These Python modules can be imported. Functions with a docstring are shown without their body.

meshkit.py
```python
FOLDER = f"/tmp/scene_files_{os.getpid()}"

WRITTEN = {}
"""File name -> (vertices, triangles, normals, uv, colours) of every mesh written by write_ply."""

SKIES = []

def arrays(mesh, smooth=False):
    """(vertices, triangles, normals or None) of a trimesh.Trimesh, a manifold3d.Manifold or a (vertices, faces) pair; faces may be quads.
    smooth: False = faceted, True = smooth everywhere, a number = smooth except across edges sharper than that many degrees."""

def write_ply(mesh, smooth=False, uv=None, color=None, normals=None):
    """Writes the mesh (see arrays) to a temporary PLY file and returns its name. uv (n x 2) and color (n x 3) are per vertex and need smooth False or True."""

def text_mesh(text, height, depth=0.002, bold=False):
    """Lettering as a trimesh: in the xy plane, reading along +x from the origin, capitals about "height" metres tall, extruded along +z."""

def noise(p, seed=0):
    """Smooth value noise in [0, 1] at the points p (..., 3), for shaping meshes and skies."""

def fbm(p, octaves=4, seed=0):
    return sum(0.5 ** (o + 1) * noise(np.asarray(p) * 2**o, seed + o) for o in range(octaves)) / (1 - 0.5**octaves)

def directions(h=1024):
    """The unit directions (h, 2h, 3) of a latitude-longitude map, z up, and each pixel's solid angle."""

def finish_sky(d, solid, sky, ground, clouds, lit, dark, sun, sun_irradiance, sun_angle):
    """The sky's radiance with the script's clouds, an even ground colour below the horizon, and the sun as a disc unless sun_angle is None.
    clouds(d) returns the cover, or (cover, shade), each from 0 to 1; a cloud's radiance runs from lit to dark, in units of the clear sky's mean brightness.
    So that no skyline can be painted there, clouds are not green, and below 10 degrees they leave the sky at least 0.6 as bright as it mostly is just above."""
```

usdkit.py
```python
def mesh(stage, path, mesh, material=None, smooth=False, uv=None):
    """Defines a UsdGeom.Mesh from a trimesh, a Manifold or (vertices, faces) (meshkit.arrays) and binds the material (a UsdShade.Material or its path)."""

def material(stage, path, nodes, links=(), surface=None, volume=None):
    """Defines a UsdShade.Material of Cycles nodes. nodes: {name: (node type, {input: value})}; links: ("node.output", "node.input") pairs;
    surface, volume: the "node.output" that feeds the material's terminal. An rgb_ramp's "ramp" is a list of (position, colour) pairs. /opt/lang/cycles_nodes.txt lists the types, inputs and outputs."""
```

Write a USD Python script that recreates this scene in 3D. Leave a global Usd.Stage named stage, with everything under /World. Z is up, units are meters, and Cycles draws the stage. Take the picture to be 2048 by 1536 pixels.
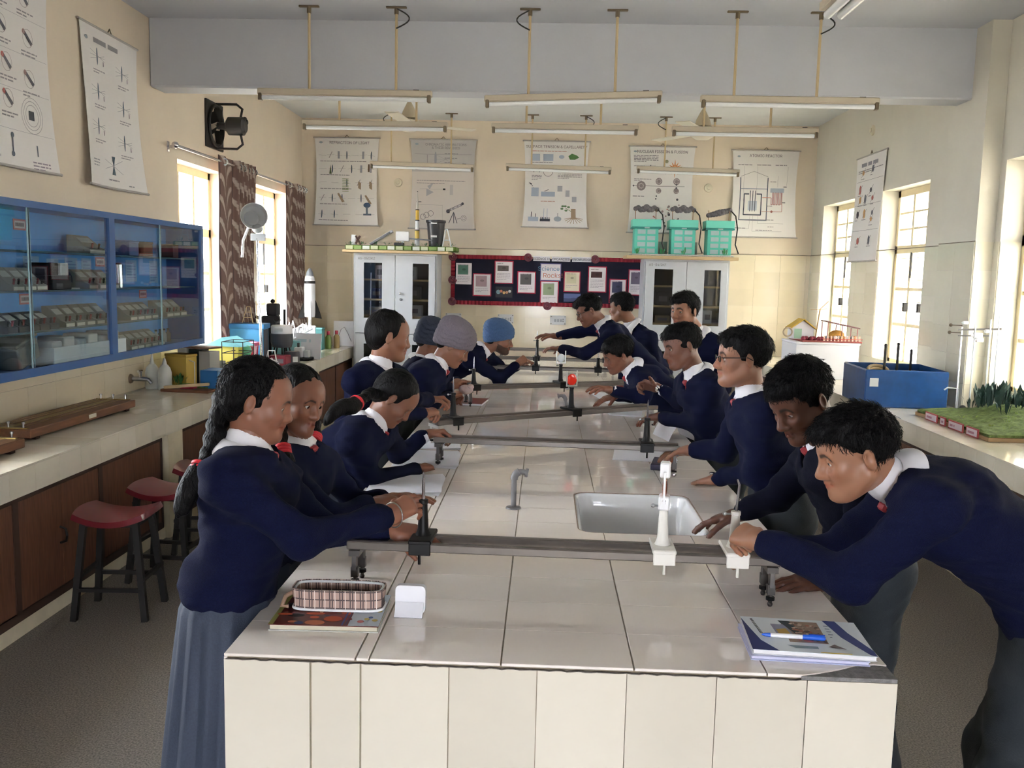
import math, random
import numpy as np, trimesh, manifold3d as m3, shapely
from shapely.geometry import Polygon, box as sbox
from shapely import affinity
import usdkit, meshkit
from pxr import Usd, UsdGeom, UsdLux, UsdShade, Gf, Sdf, Vt

stage = Usd.Stage.CreateInMemory()
UsdGeom.SetStageUpAxis(stage, UsdGeom.Tokens.z); UsdGeom.SetStageMetersPerUnit(stage, 1.0)
UsdGeom.Xform.Define(stage, '/World'); UsdGeom.Scope.Define(stage, '/World/Looks')
rnd = random.Random(7); nrg = np.random.default_rng(7)
PI = math.pi

# ---------------------------------------------------------------- camera, sky, exposure
CAM_H = 1.66
cam = UsdGeom.Camera.Define(stage, '/World/camera')
RX, RY, RZ = (0.99907, -0.02664, -0.03373), (0.03676, 0.11771, 0.99237), (0.02247, 0.99269, -0.11858)   # world axes in camera terms (right, up, forward)
cam.AddTransformOp().Set(Gf.Matrix4d(RX[0], RY[0], RZ[0], 0, RX[1], RY[1], RZ[1], 0, -RX[2], -RY[2], -RZ[2], 0, 0, 0, CAM_H, 1))
cam.CreateHorizontalApertureAttr(36.0); cam.CreateVerticalApertureAttr(27.0)
cam.CreateFocalLengthAttr(36.0 * 1810 / 2048); cam.CreateClippingRangeAttr(Gf.Vec2f(0.05, 200))
cam.CreateExposureAttr(1.1)
sky = UsdLux.DomeLight.Define(stage, '/World/sky_light')
sky.CreateIntensityAttr(5.0); sky.CreateColorAttr(Gf.Vec3f(0.93, 0.97, 1.06))

# ---------------------------------------------------------------- materials
def lin(c):
    c = np.asarray(c, float) / 255
    return tuple(np.where(c <= .04045, c / 12.92, ((c + .055) / 1.055) ** 2.4))
LOOKS = {}
def M(name, col, rough=.5, metal=0., var=0., scale=20., bump=0., bscale=None, coat=0., spec=.5, sss=0., sheen=0., stretch=None):
    """A principled material of one colour, mottled by noise where var > 0, with fine relief where bump > 0."""
    if name in LOOKS: return LOOKS[name]
    c = np.array(lin(col))
    n = {'p': ('principled_bsdf', dict(base_color=tuple(c), roughness=rough, metallic=metal, coat_weight=coat, specular_ior_level=spec, subsurface_weight=sss, subsurface_scale=.01, sheen_weight=sheen, sheen_roughness=.4))}
    l = []
    if var or bump:
        n['tc'] = ('texture_coordinate', {}); n['mp'] = ('mapping', dict(scale=stretch or (1, 1, 1))); l.append(('tc.object', 'mp.vector'))
    if var:
        n['n'] = ('noise_texture', dict(scale=scale, detail=5., roughness=.6)); l.append(('mp.vector', 'n.vector'))
        n['r'] = ('rgb_ramp', {'ramp': [(.3, tuple(np.clip(c * (1 - var), 0, 1))), (.7, tuple(np.clip(c * (1 + var), 0, 1)))]})
        l += [('n.fac', 'r.fac'), ('r.color', 'p.base_color')]
    if bump:
        n['bn'] = ('noise_texture', dict(scale=bscale or scale, detail=4.)); n['b'] = ('bump', dict(strength=bump, distance=.01))
        l += [('mp.vector', 'bn.vector'), ('bn.fac', 'b.height'), ('b.normal', 'p.normal')]
    LOOKS[name] = usdkit.material(stage, '/World/Looks/' + name, n, l, surface='p.BSDF')
    return LOOKS[name]
def Mcd(name, rough=.5, sss=0., spec=.5, coat=0., var=0., scale=60):
    """Colour from the mesh's own Cd primvar (print, skin)."""
    if name in LOOKS: return LOOKS[name]
    n = {'a': ('attribute', {'attribute': 'Cd'}), 'p': ('principled_bsdf', dict(roughness=rough, subsurface_weight=sss, subsurface_scale=.006, subsurface_radius=(1., .35, .2), specular_ior_level=spec, coat_weight=coat))}
    LOOKS[name] = usdkit.material(stage, '/World/Looks/' + name, n, [('a.color', 'p.base_color')], surface='p.BSDF')
    return LOOKS[name]
def Mpane(name, tint=(1, 1, 1), refl=1.0, rough=0.0):
    n = {'t': ('transparent_bsdf', {'color': tint}), 'g': ('glossy_bsdf', {'color': (refl,) * 3, 'roughness': rough}), 'm': ('mix_closure', {}), 'lw': ('layer_weight', {'blend': .5}),
         'pw': ('math', {'math_type': 'power', 'value2': 5.}), 'ma': ('math', {'math_type': 'multiply_add', 'value2': .9, 'value3': .035})}
    LOOKS[name] = usdkit.material(stage, '/World/Looks/' + name, n, [('lw.facing', 'pw.value1'), ('pw.value', 'ma.value1'), ('ma.value', 'm.fac'), ('t.BSDF', 'm.closure1'), ('g.BSDF', 'm.closure2')], surface='m.closure')
    return LOOKS[name]

# ---------------------------------------------------------------- prims
taken = {}
def path_of(name, parent):
    base = parent.GetPath().pathString if parent is not None else '/World'
    k = taken.get((base, name), 0); taken[(base, name)] = k + 1
    return f'{base}/{name}' + (f'_{k:03d}' if k else '')
def keys(p, label=None, cat=None, group=None, kind=None):
    for k, v in (('label', label), ('category', cat), ('group', group), ('kind', kind)):
        if v: p.SetCustomDataByKey(k, v)
    return p
def obj(name, mesh, mat, parent=None, smooth=35, label=None, cat=None, group=None, kind=None, cd=None, loc=None, rotz=0):
    if isinstance(mesh, (list,)): mesh = cat_(mesh)
    if cd is not None: smooth = smooth if isinstance(smooth, bool) else True
    m = usdkit.mesh(stage, path_of(name, parent), mesh, mat, smooth=smooth)
    if loc is not None:
        m.AddTranslateOp().Set(Gf.Vec3d(*map(float, loc)))
        if rotz: m.AddRotateZOp().Set(float(rotz))
    if cd is not None:
        UsdGeom.PrimvarsAPI(m).CreatePrimvar('Cd', Sdf.ValueTypeNames.Color3fArray, 'vertex').Set(Vt.Vec3fArray.FromNumpy(np.asarray(cd, np.float32)))
    return keys(m.GetPrim(), label, cat, group, kind)
def thing(name, label=None, cat=None, loc=(0, 0, 0), rotz=0, group=None, kind=None, rot=None, scale=None):
    x = UsdGeom.Xform.Define(stage, path_of(name, None)); x.AddTranslateOp().Set(Gf.Vec3d(*map(float, loc)))
    if rotz: x.AddRotateZOp().Set(float(rotz))
    if rot: x.AddRotateXYZOp().Set(Gf.Vec3f(*map(float, rot)))
    if scale: x.AddScaleOp().Set(Gf.Vec3f(*map(float, scale)))
    return keys(x.GetPrim(), label, cat, group, kind)
def dup(root, label, loc, rotz=0, group=None, rot=None, scale=None):
    was = root.GetCustomData(); nm = root.GetName()
    while nm[-3:].isdigit(): nm = nm[:-4]
    r = thing(nm, label or was['label'], was['category'], loc, rotz, group or was.get('group'), None, rot, scale)
    r.GetReferences().AddInternalReference(root.GetPath()); r.SetInstanceable(True)
    return r

# ---------------------------------------------------------------- meshes
def cat_(ms):
    ms = [m if isinstance(m, trimesh.Trimesh) else tm(m) for m in ms]
    return trimesh.util.concatenate(ms) if len(ms) > 1 else ms[0]
def tm(m):
    if isinstance(m, trimesh.Trimesh): return m
    if hasattr(m, 'to_mesh'):
        q = m.to_mesh(); return trimesh.Trimesh(q.vert_properties[:, :3], q.tri_verts, process=False)
    return trimesh.Trimesh(np.asarray(m[0], float), np.asarray(m[1], int), process=False)
BXF = np.array([[0, 2, 1], [1, 2, 3], [4, 5, 6], [5, 7, 6], [0, 1, 4], [1, 5, 4], [2, 6, 3], [3, 6, 7], [0, 4, 2], [2, 4, 6], [1, 3, 5], [3, 7, 5]])
def bx(x0, x1, y0, y1, z0, z1):
    return trimesh.Trimesh(np.array([[x, y, z] for z in (z0, z1) for y in (y0, y1) for x in (x0, x1)], float), BXF.copy(), process=False)
def rb(x0, x1, y0, y1, z0, z1, c=.004):
    """A box with chamfered edges."""
    P = []
    for sx in (0, 1):
        for sy in (0, 1):
            for sz in (0, 1):
                p = np.array([(x0, x1)[sx], (y0, y1)[sy], (z0, z1)[sz]]); d = np.array([1 - 2 * sx, 1 - 2 * sy, 1 - 2 * sz]) * c
                for k in range(3):
                    q = p + d; q[k] = p[k]; P.append(q)
    return trimesh.convex.convex_hull(np.array(P))
def frame_of(d):
    d = np.asarray(d, float); d = d / np.linalg.norm(d)
    a = np.cross(d, [0, 0, 1.] if abs(d[2]) < .9 else [1., 0, 0]); a /= np.linalg.norm(a)
    return a, np.cross(d, a), d
def tube(pts, r, n=10, cap=True):
    """A swept round tube along a polyline; r one radius or one per point."""
    p = np.asarray(pts, float); r = np.broadcast_to(np.asarray(r, float), (len(p),))
    t = np.gradient(p, axis=0); t /= np.linalg.norm(t, axis=1, keepdims=True) + 1e-12
    a, _, _ = frame_of(t[0]); V = []
    ang = np.arange(n) * 2 * PI / n
    for i in range(len(p)):
        a = a - t[i] * (a @ t[i]); a /= np.linalg.norm(a); b = np.cross(t[i], a)
        V.append(p[i] + r[i] * (np.cos(ang)[:, None] * a + np.sin(ang)[:, None] * b))
    V = np.vstack(V); F = []
    for i in range(len(p) - 1):
        for j in range(n):
            k = (j + 1) % n; A, B, C, D = i * n + j, i * n + k, (i + 1) * n + k, (i + 1) * n + j
            F += [[A, B, C], [A, C, D]]
    if cap:
        V = np.vstack([V, p[0], p[-1]]); c0, c1 = len(V) - 2, len(V) - 1; e = (len(p) - 1) * n
        for j in range(n):
            k = (j + 1) % n; F += [[c0, k, j], [c1, e + j, e + k]]
    return trimesh.Trimesh(V, np.array(F), process=False)
def cyl(p0, p1, r, n=14): return tube([p0, p1], r, n)
def bar(p0, p1, w, h, up=(0, 0, 1)):
    """A rectangular bar from p0 to p1, w wide sideways, h tall."""
    p0, p1 = np.asarray(p0, float), np.asarray(p1, float); d = p1 - p0; L = np.linalg.norm(d); d /= L
    s = np.cross(d, up)
    s = s / np.linalg.norm(s) if np.linalg.norm(s) > 1e-6 else np.array([1., 0, 0]); u = np.cross(s, d)
    m = bx(0, L, -w / 2, w / 2, -h / 2, h / 2); m.vertices = p0 + m.vertices @ np.stack([d, s, u])
    return m
def lathe(prof, n=24, at=(0, 0, 0)):
    m = trimesh.creation.revolve(np.asarray(prof, float), sections=n); m.apply_translation(at); return m
def ball(c, r, sub=2, s=(1, 1, 1)):
    m = trimesh.creation.icosphere(subdivisions=sub, radius=1.0); m.vertices = m.vertices * (np.asarray(s) * r) + np.asarray(c); return m
def ext(poly, h, z=0):
    poly = poly if hasattr(poly, 'geoms') or isinstance(poly, Polygon) else Polygon(poly)
    gs = [g for g in getattr(poly, 'geoms', [poly]) if g.area > 1e-8]
    m = cat_([trimesh.creation.extrude_polygon(g, h, engine='earcut') for g in gs]); m.apply_translation((0, 0, z)); return m
def xf(m, loc=(0, 0, 0), rz=0, ry=0, rx=0, s=None):
    m = m.copy()
    if s is not None: m.vertices = m.vertices * np.asarray(s)
    for ang, ax in ((rx, (1, 0, 0)), (ry, (0, 1, 0)), (rz, (0, 0, 1))):
        if ang: m.apply_transform(trimesh.transformations.rotation_matrix(math.radians(ang), ax))
    m.apply_translation(loc); return m
def diff(a, *bs):
    def mf(m):
        m = tm(m).copy(); m.merge_vertices(); return m3.Manifold(m3.Mesh(np.asarray(m.vertices, np.float32), np.asarray(m.faces, np.uint32)))
    r = mf(a)
    for b in bs: r = r - mf(b)
    return tm(r)
def sheet(f, nu, nv, th=.002):
    """A thin curved sheet with real thickness: f(u, v) -> points on (0..1)^2 grids."""
    u, v = np.meshgrid(np.linspace(0, 1, nu + 1), np.linspace(0, 1, nv + 1), indexing='ij'); P = np.asarray(f(u, v), float)
    du, dv = np.gradient(P, axis=0), np.gradient(P, axis=1); N = np.cross(du, dv); N /= np.linalg.norm(N, axis=-1, keepdims=True) + 1e-12
    a, b = P + N * th / 2, P - N * th / 2; w = nv + 1
    idx = np.arange((nu + 1) * w).reshape(nu + 1, w); o = idx.size; F = []
    A, B, C, D = idx[:-1, :-1].ravel(), idx[1:, :-1].ravel(), idx[1:, 1:].ravel(), idx[:-1, 1:].ravel()
    F += [np.stack([A, B, C], 1), np.stack([A, C, D], 1), np.stack([A, C, B], 1) + o, np.stack([A, D, C], 1) + o]
    rim = np.concatenate([idx[:, 0], idx[-1, 1:], idx[-2::-1, -1], idx[0, -2:0:-1]]); nx = np.roll(rim, -1)
    F += [np.stack([rim, rim + o, nx], 1), np.stack([nx, rim + o, nx + o], 1)]
    return trimesh.Trimesh(np.vstack([a.reshape(-1, 3), b.reshape(-1, 3)]), np.vstack(F), process=False)
def text(s, h, bold=False, center=True):
    m = meshkit.text_mesh(s, h, .0006, bold)
    if center: m.apply_translation((-m.bounds[:, 0].mean(), 0, 0))
    return m
class Ink:
    """Flat print: coloured flat shapes in one mesh with a colour per vertex, laid out in (u right, v up) metres."""
    def __init__(s): s.m, s.c, s.k = [], [], 0
    def add(s, m, col):
        m = tm(m).copy(); s.k += 1
        m.vertices[:, 2] = m.vertices[:, 2] * .3 + s.k * 1.5e-5; s.m.append(m); s.c.append(np.tile(lin(col), (len(m.vertices), 1)))
    def rect(s, x0, y0, x1, y1, col): s.add(bx(x0, x1, y0, y1, 0, .0005), col)
    def poly(s, pts, col): s.add(ext(pts if hasattr(pts, 'area') else Polygon(pts), .0005), col)
    def line(s, pts, w, col): s.add(ext(shapely.LineString(pts).buffer(w / 2, quad_segs=2, cap_style='flat'), .0005), col)
    def disc(s, x, y, r, col, ry=None): s.add(ext(affinity.scale(shapely.Point(x, y).buffer(r, quad_segs=5), 1, (ry or r) / r), .0005), col)
    def ring(s, x, y, r, w, col): s.add(ext(shapely.Point(x, y).buffer(r, quad_segs=6).difference(shapely.Point(x, y).buffer(r - w, quad_segs=6)), .0005), col)
    def text(s, t, x, y, h, col, bold=False, center=True):
        m = text(t, h, bold, center); m.apply_translation((x, y, 0)); s.add(m, col)
    def lines(s, x0, y, x1, n, dy, w, col, rg=rnd):
        """Runs of lettering too small to read: dashes of word length."""
        for k in range(n):
            x = x0; e = x1 if k < n - 1 else x0 + (x1 - x0) * rg.uniform(.4, .9)
            while x < e - .004:
                q = min(x + rg.uniform(2, 5) * w * 1.4, e); s.rect(x, y - k * dy, q, y - k * dy + w, col); x = q + w * .9
    def build(s, f=None):
        if f is not None:                                             # big shapes are cut finer, so that they follow the curved sheet
            for i, m in enumerate(s.m):
                if m.extents.max() > .07:
                    v, q = trimesh.remesh.subdivide_to_size(m.vertices, m.faces, .05); s.m[i] = trimesh.Trimesh(v, q, process=False); s.c[i] = np.tile(s.c[i][0], (len(v), 1))
        m = cat_(s.m); cd = np.vstack(s.c)
        if f is not None: m.vertices = f(m.vertices)
        return m, cd
# ---------------------------------------------------------------- the room
XL, XR, YB, YF, ZC, TZ = -2.93, 3.12, 10.9, -2.6, 3.46, .785
paint = M('cream_paint', (225, 210, 189), .62, var=.03, scale=3, bump=.05, bscale=90)
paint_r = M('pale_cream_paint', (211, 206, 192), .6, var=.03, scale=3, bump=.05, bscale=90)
white = M('white_distemper', (216, 219, 221), .75, var=.03, scale=2.5, bump=.05, bscale=70)
tile_mats = [M(f'ivory_wall_tile_{k}', c, .16, var=.02, scale=6) for k, c in (('warm', (228, 214, 186)), ('plain', (232, 219, 192)), ('pale', (225, 212, 183)))]
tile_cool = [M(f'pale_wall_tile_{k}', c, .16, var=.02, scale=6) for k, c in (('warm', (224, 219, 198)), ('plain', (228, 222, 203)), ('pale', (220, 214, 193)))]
grout = M('grey_grout', (150, 138, 118), .9, var=.15, scale=40)
wood_frame = M('dark_wood_frame', (62, 42, 32), .55, var=.2, scale=14)
frame_paint = M('cream_enamel', (232, 216, 176), .4, var=.04, scale=8)
glass = Mpane('window_glass', (.97, .98, .98), .9)
W = .25                                                          # wall thickness
LW = [(7.2, 8.3), (9.15, 10.3), (2.3, 3.6)]           # windows of the left wall: Y from, to
RW = [(9.45, 10.5), (7.65, 8.7), (5.36, 6.42), (3.3, 4.36)]
WZ0, WZ1 = .90, 2.52
def side_wall(x0, x1, wins):
    segs, y = [], YF - W
    for a, b in sorted(wins):
        segs.append(bx(x0, x1, y, a, 0, ZC)); segs += [bx(x0, x1, a, b, 0, WZ0), bx(x0, x1, a, b, WZ1, ZC)]; y = b
    return cat_(segs + [bx(x0, x1, y, YB + W, 0, ZC)])
S = 'structure'
floor_m = M('speckled_floor', (118, 112, 104), .7, var=.7, scale=150, bump=.12, bscale=120)
obj('floor', bx(XL - W, XR + W, YF - W, YB + W, -.1, 0), floor_m, kind=S)
obj('ceiling', bx(XL - W, XR + W, 6.98, YB + W, ZC, ZC + .2), white, kind=S)
grey_white = M('greyed_distemper', (196, 198, 205), .75, var=.03, scale=2.5, bump=.05, bscale=70)  # white distemper greyed for beam and near bay: dimmer light put into the colour
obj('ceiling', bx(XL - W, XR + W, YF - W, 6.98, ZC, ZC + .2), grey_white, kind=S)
wl = obj('wall_left', side_wall(XL - W, XL, LW), paint, kind=S)
wr = obj('wall_right', side_wall(XR, XR + W, RW), paint_r, kind=S)
wb = obj('wall_back', bx(XL, XR, YB, YB + W, 0, ZC), paint, kind=S)
obj('wall_front', cat_([bx(XL, XR, YF - W, YF, 2.1, ZC), bx(XL, -.6, YF - W, YF, 0, 2.1), bx(.8, XR, YF - W, YF, 0, 2.1)]), paint, kind=S)
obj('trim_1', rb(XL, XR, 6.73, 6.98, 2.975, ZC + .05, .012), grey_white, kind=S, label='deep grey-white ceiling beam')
pil = obj('trim_2', bx(2.99, XR + .05, 6.5, 7.08, 0, ZC), paint_r, kind=S, label='cream wall pillar under the beam end')
def tile_run(parent, mats, along, a0, a1, z0, z1, put, tw=.3, th=.2, stop=()):
    """Tiles laid edge to edge on a wall; put(a, z, da, dz) gives the box; stop: rectangles (a0, a1, z0, z1) left free."""
    nz = int(round((z1 - z0) / th)); cuts = sorted({a0, a1, *[s for q in stop for s in q[:2] if a0 < s < a1]})
    for i in range(nz):
        za, zb = z0 + i * th, min(z0 + (i + 1) * th, z1)
        zm = (za + zb) / 2
        for c0, c1 in zip(cuts[:-1], cuts[1:]):
            cm = (c0 + c1) / 2
            if any(q[0] < cm < q[1] and q[2] < zm < q[3] for q in stop): continue
            n = max(1, int(math.ceil((c1 - c0) / tw - 1e-6)))
            for k in range(n):
                aa, ab = c0 + k * tw, min(c0 + (k + 1) * tw, c1)
                if ab - aa < .012: continue
                obj('tile', put(aa + .0008, ab - .0008, za + .0008, zb - .0008, rnd.uniform(.0055, .0065)), mats[rnd.randrange(3)], parent, smooth=False)
DZ = 1.97
ZT = DZ - .2 * 6                                                  # .77: tiles are laid one by one where the photo shows them
tile_run(wb, tile_mats, 'x', XL, XR, ZT, DZ, lambda a, b, z, y, t: bx(a, b, YB - t, YB + .001, z, y))
tile_run(wr, tile_cool, 'y', 4.5, 10.9, ZT, DZ, lambda a, b, z, y, t: bx(XR - t, XR + .001, a, b, z, y), stop=[(a, b, WZ0, 3) for a, b in RW] + [(6.5, 7.08, 0, 3)])
tile_run(wl, tile_mats, 'y', 3.8, 7.2, ZT, 1.17, lambda a, b, z, y, t: bx(XL - .001, XL + t, a, b, z, y))
tile_run(wl, tile_mats, 'y', 7.2, 10.9, ZT, DZ, lambda a, b, z, y, t: bx(XL - .001, XL + t, a, b, z, y), stop=[(a, b, WZ0, 3) for a, b in LW])
tile_run(pil, tile_cool, 'y', 6.5, 7.08, ZT, DZ, lambda a, b, z, y, t: bx(2.99 - t, 2.991, a, b, z, y))
tile_run(pil, tile_cool, 'x', 2.99, XR, ZT, DZ, lambda a, b, z, y, t: bx(a, b, 6.5 - t, 6.501, z, y))
for (a, b) in RW[:3]:                                            # tiled far jambs of the right windows
    tile_run(wr, tile_cool, 'x', XR, XR + .14, WZ0 + .07, DZ, lambda p, q, z, y, t, b=b: bx(p, q, b - t, b + .001, z, y), tw=.14)
for (a, b) in LW[:2]:
    tile_run(wl, tile_mats, 'x', XL - .14, XL, WZ0 + .07, DZ, lambda p, q, z, y, t, b=b: bx(p, q, b - t, b + .001, z, y), tw=.14)
# dado's top edge, a thin dark joint
dark_joint = M('dark_joint', (120, 110, 92), .8)
obj('trim_3', cat_([bx(XL, XR, YB - .007, YB, DZ, DZ + .006), bx(XR - .007, XR, 7.08, YB, DZ, DZ + .006), bx(2.983, 2.99, 6.5, 7.08, DZ, DZ + .006), bx(XL, XL + .007, 8.3, 9.15, DZ, DZ + .006), bx(XL, XL + .007, 10.3, YB, DZ, DZ + .006)]), dark_joint, kind=S)

black_iron = M('black_iron', (32, 30, 28), .5, metal=.3)
def window(n, x, side, a, b, rows_up, cols):
    """A steel window in the opening a..b, its plane x, side +1 on the right wall; a transom band above, casements below."""
    w = thing(f'window_{n}', None, None, (x, (a + b) / 2, 0), 0, kind=S)
    h = (b - a) / 2; z0, z1, zt = WZ0 + .02, WZ1, 1.98; t = .022
    B = lambda p, q, z, y, d=t: bx(-d, d, p, q, z, y)
    obj('window_frame', cat_([B(-h, -h + .05, z0, z1), B(h - .05, h, z0, z1), B(-h, h, z1 - .06, z1), B(-h, h, z0, z0 + .05), B(-h, h, zt - .035, zt + .035)]), frame_paint, w)
    ys = np.linspace(-h + .05, h - .05, cols + 1)
    for k in range(1, cols): obj('mullion', B(ys[k] - .02, ys[k] + .02, z0 + .05, z1 - .06, .018), frame_paint, w, smooth=False)
    zu = np.linspace(zt + .035, z1 - .06, rows_up + 1); zl = np.linspace(z0 + .05, zt - .035, 4)
    for k in range(1, rows_up): obj('glazing_bar', B(-h + .05, h - .05, zu[k] - .008, zu[k] + .008, .009), frame_paint, w, smooth=False)
    for k in range(1, 3): obj('glazing_bar', B(-h + .05, h - .05, zl[k] - .014, zl[k] + .014, .012), frame_paint, w, smooth=False)
    for k in range(cols):
        for zs in (zu, zl):
            for i in range(len(zs) - 1): obj('pane', bx(-.002, .002, ys[k] + .018, ys[k + 1] - .018, zs[i] + .008, zs[i + 1] - .008), glass, w, smooth=False)
    for k in range(5): obj('security_bar', bx(.03, .038, -h, h, z0 + .18 + k * .2, z0 + .188 + k * .2) if side > 0 else bx(-.038, -.03, -h, h, z0 + .18 + k * .2, z0 + .188 + k * .2), frame_paint, w, smooth=False)
    for k in range(1, cols):
        obj('latch', rb(-.05 * (side > 0) - .005, .05 * (side < 0) + .005, ys[k] - .018, ys[k] + .018, 1.42, 1.5, .003), black_iron, w)
        obj('stay_bolt', bx(-.02 * side - .006, -.02 * side + .006, ys[k] - .03, ys[k] - .018, 1.72, 1.95), black_iron, w, smooth=False)
    obj('sill', rb(-.14 * (side > 0) - .04, .14 * (side < 0) + .04, -h, h, WZ0 - .01, WZ0 + .03, .006), tile_cool[1] if side > 0 else tile_mats[1], w)
for k, (a, b) in enumerate(LW): window(k + 1, XL - .17, -1, a, b, 1, 3)
for k, (a, b) in enumerate(RW): window(k + 5, XR + .17, 1, a, b, 3, 3)
dr = thing('door_1', None, None, (0, YF, 0), 0, kind=S)
obj('door_frame', cat_([bx(-.6, -.54, -W, .01, 0, 2.1), bx(.74, .8, -W, .01, 0, 2.1), bx(-.54, .74, -W, .01, 2.04, 2.1)]), wood_frame, dr, smooth=False)
obj('door_leaf', rb(-.64, -.6, .01, 1.3, .01, 2.03, .004), wood_frame, dr)
# unseen sunshade slabs added outside over the windows to cut skylight
for k, (x, ws) in enumerate(((XL - W, LW), (XR + W, RW))):
    for a, b in ws: obj(f'trim_{20 + k}', bx(min(x, x - .55 + 1.1 * k), max(x, x - .55 + 1.1 * k), a - .15, b + .15, 2.56, 2.64), white, kind=S, smooth=False, label='unseen concrete slab added over the window to cut skylight')
# the neighbouring block and its ground outside
obj('neighbour_building', bx(XR + 3.4, XR + 9, -8, 24, -.5, 6.5), M('outdoor_plaster', (222, 216, 204), .85), kind=S, label='cream block across the yard', smooth=False)
# ground outside
obj('ground', cat_([bx(-30, XL - W, -30, 40, -.6, -.5), bx(XR + W, 30, -30, 40, -.6, -.5), bx(XL - W, XR + W, -30, YF - W, -.6, -.5)]), M('outdoor_ground', (190, 182, 165), .9), kind=S)

# ---------------------------------------------------------------- the lab table
TX0, TX1, TY0, TY1 = -.715, .812, 1.965, 9.75
top_tile = [M(f'cream_table_tile_{k}', c, .06, var=.02, scale=5, coat=.35) for k, c in (('a', (238, 229, 221)), ('b', (241, 232, 224)), ('c', (234, 225, 216)))]  # top colour lightened to make up for weak light from above
front_tile = [M(f'ivory_front_tile_{k}', c, .2, var=.02, scale=5) for k, c in (('a', (212, 204, 188)), ('b', (216, 208, 192)), ('c', (208, 200, 184)))]  # front colour darkened against the top to offset strong light from the door
lt = thing('laboratory_table', 'long white tiled laboratory table with inset sink running down the room', 'laboratory table', (0, TY0, 0))
SINK = sbox(.142, 3.06, .596, 3.645).buffer(-.05).buffer(.05, quad_segs=6)
SINK2 = sbox(.16, 5.5, .6, 6.02).buffer(-.05).buffer(.05, quad_segs=6)
core = diff(bx(TX0 + .006, TX1 - .008, .006, TY1 - TY0 - .006, 0, TZ - .006), xf(ext(SINK, .3, TZ - .25), (0, -TY0, 0)))
obj('core', core, grout, lt, smooth=False)
patch = Polygon([(.585, 1.958), (.63, 1.972), (.69, 1.998), (.74, 2.026), (.785, 2.035), (.815, 2.03), (.82, 1.94), (.585, 1.94)])
cols = [(-.715, -.413), (-.409, -.3815), (-.3775, -.0795), (-.0765, .2225), (.2255, .5215), (.5245, .812)]
ny = int((TY1 - TY0) / .2) + 1
for j in range(ny):
    y0, y1 = TY0 + j * .2 + .0005, min(TY0 + (j + 1) * .2, TY1) - .0005
    for c, (a, b) in enumerate(cols):
        p = sbox(a, y0, b, y1)
        if j < 1: p = p.difference(patch.buffer(.002))
        if p.intersects(SINK): p = p.difference(SINK.buffer(.006))
        if p.area < 1e-5: continue
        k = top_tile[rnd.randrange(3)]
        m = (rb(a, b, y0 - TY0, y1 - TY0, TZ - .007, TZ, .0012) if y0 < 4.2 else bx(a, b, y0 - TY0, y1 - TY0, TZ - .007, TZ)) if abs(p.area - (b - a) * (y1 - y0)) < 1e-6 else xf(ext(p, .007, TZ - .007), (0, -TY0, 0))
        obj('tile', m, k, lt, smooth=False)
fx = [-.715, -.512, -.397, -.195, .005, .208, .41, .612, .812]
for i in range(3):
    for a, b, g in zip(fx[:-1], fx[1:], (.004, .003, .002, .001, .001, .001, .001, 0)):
        obj('tile', bx(a + .001, b - g, -.002 - rnd.uniform(0, .0012), .007, max(TZ - .012 - .3 * (i + 1), .01), TZ - .0125 - .3 * i), front_tile[rnd.randrange(3)], lt, smooth=False)
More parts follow.
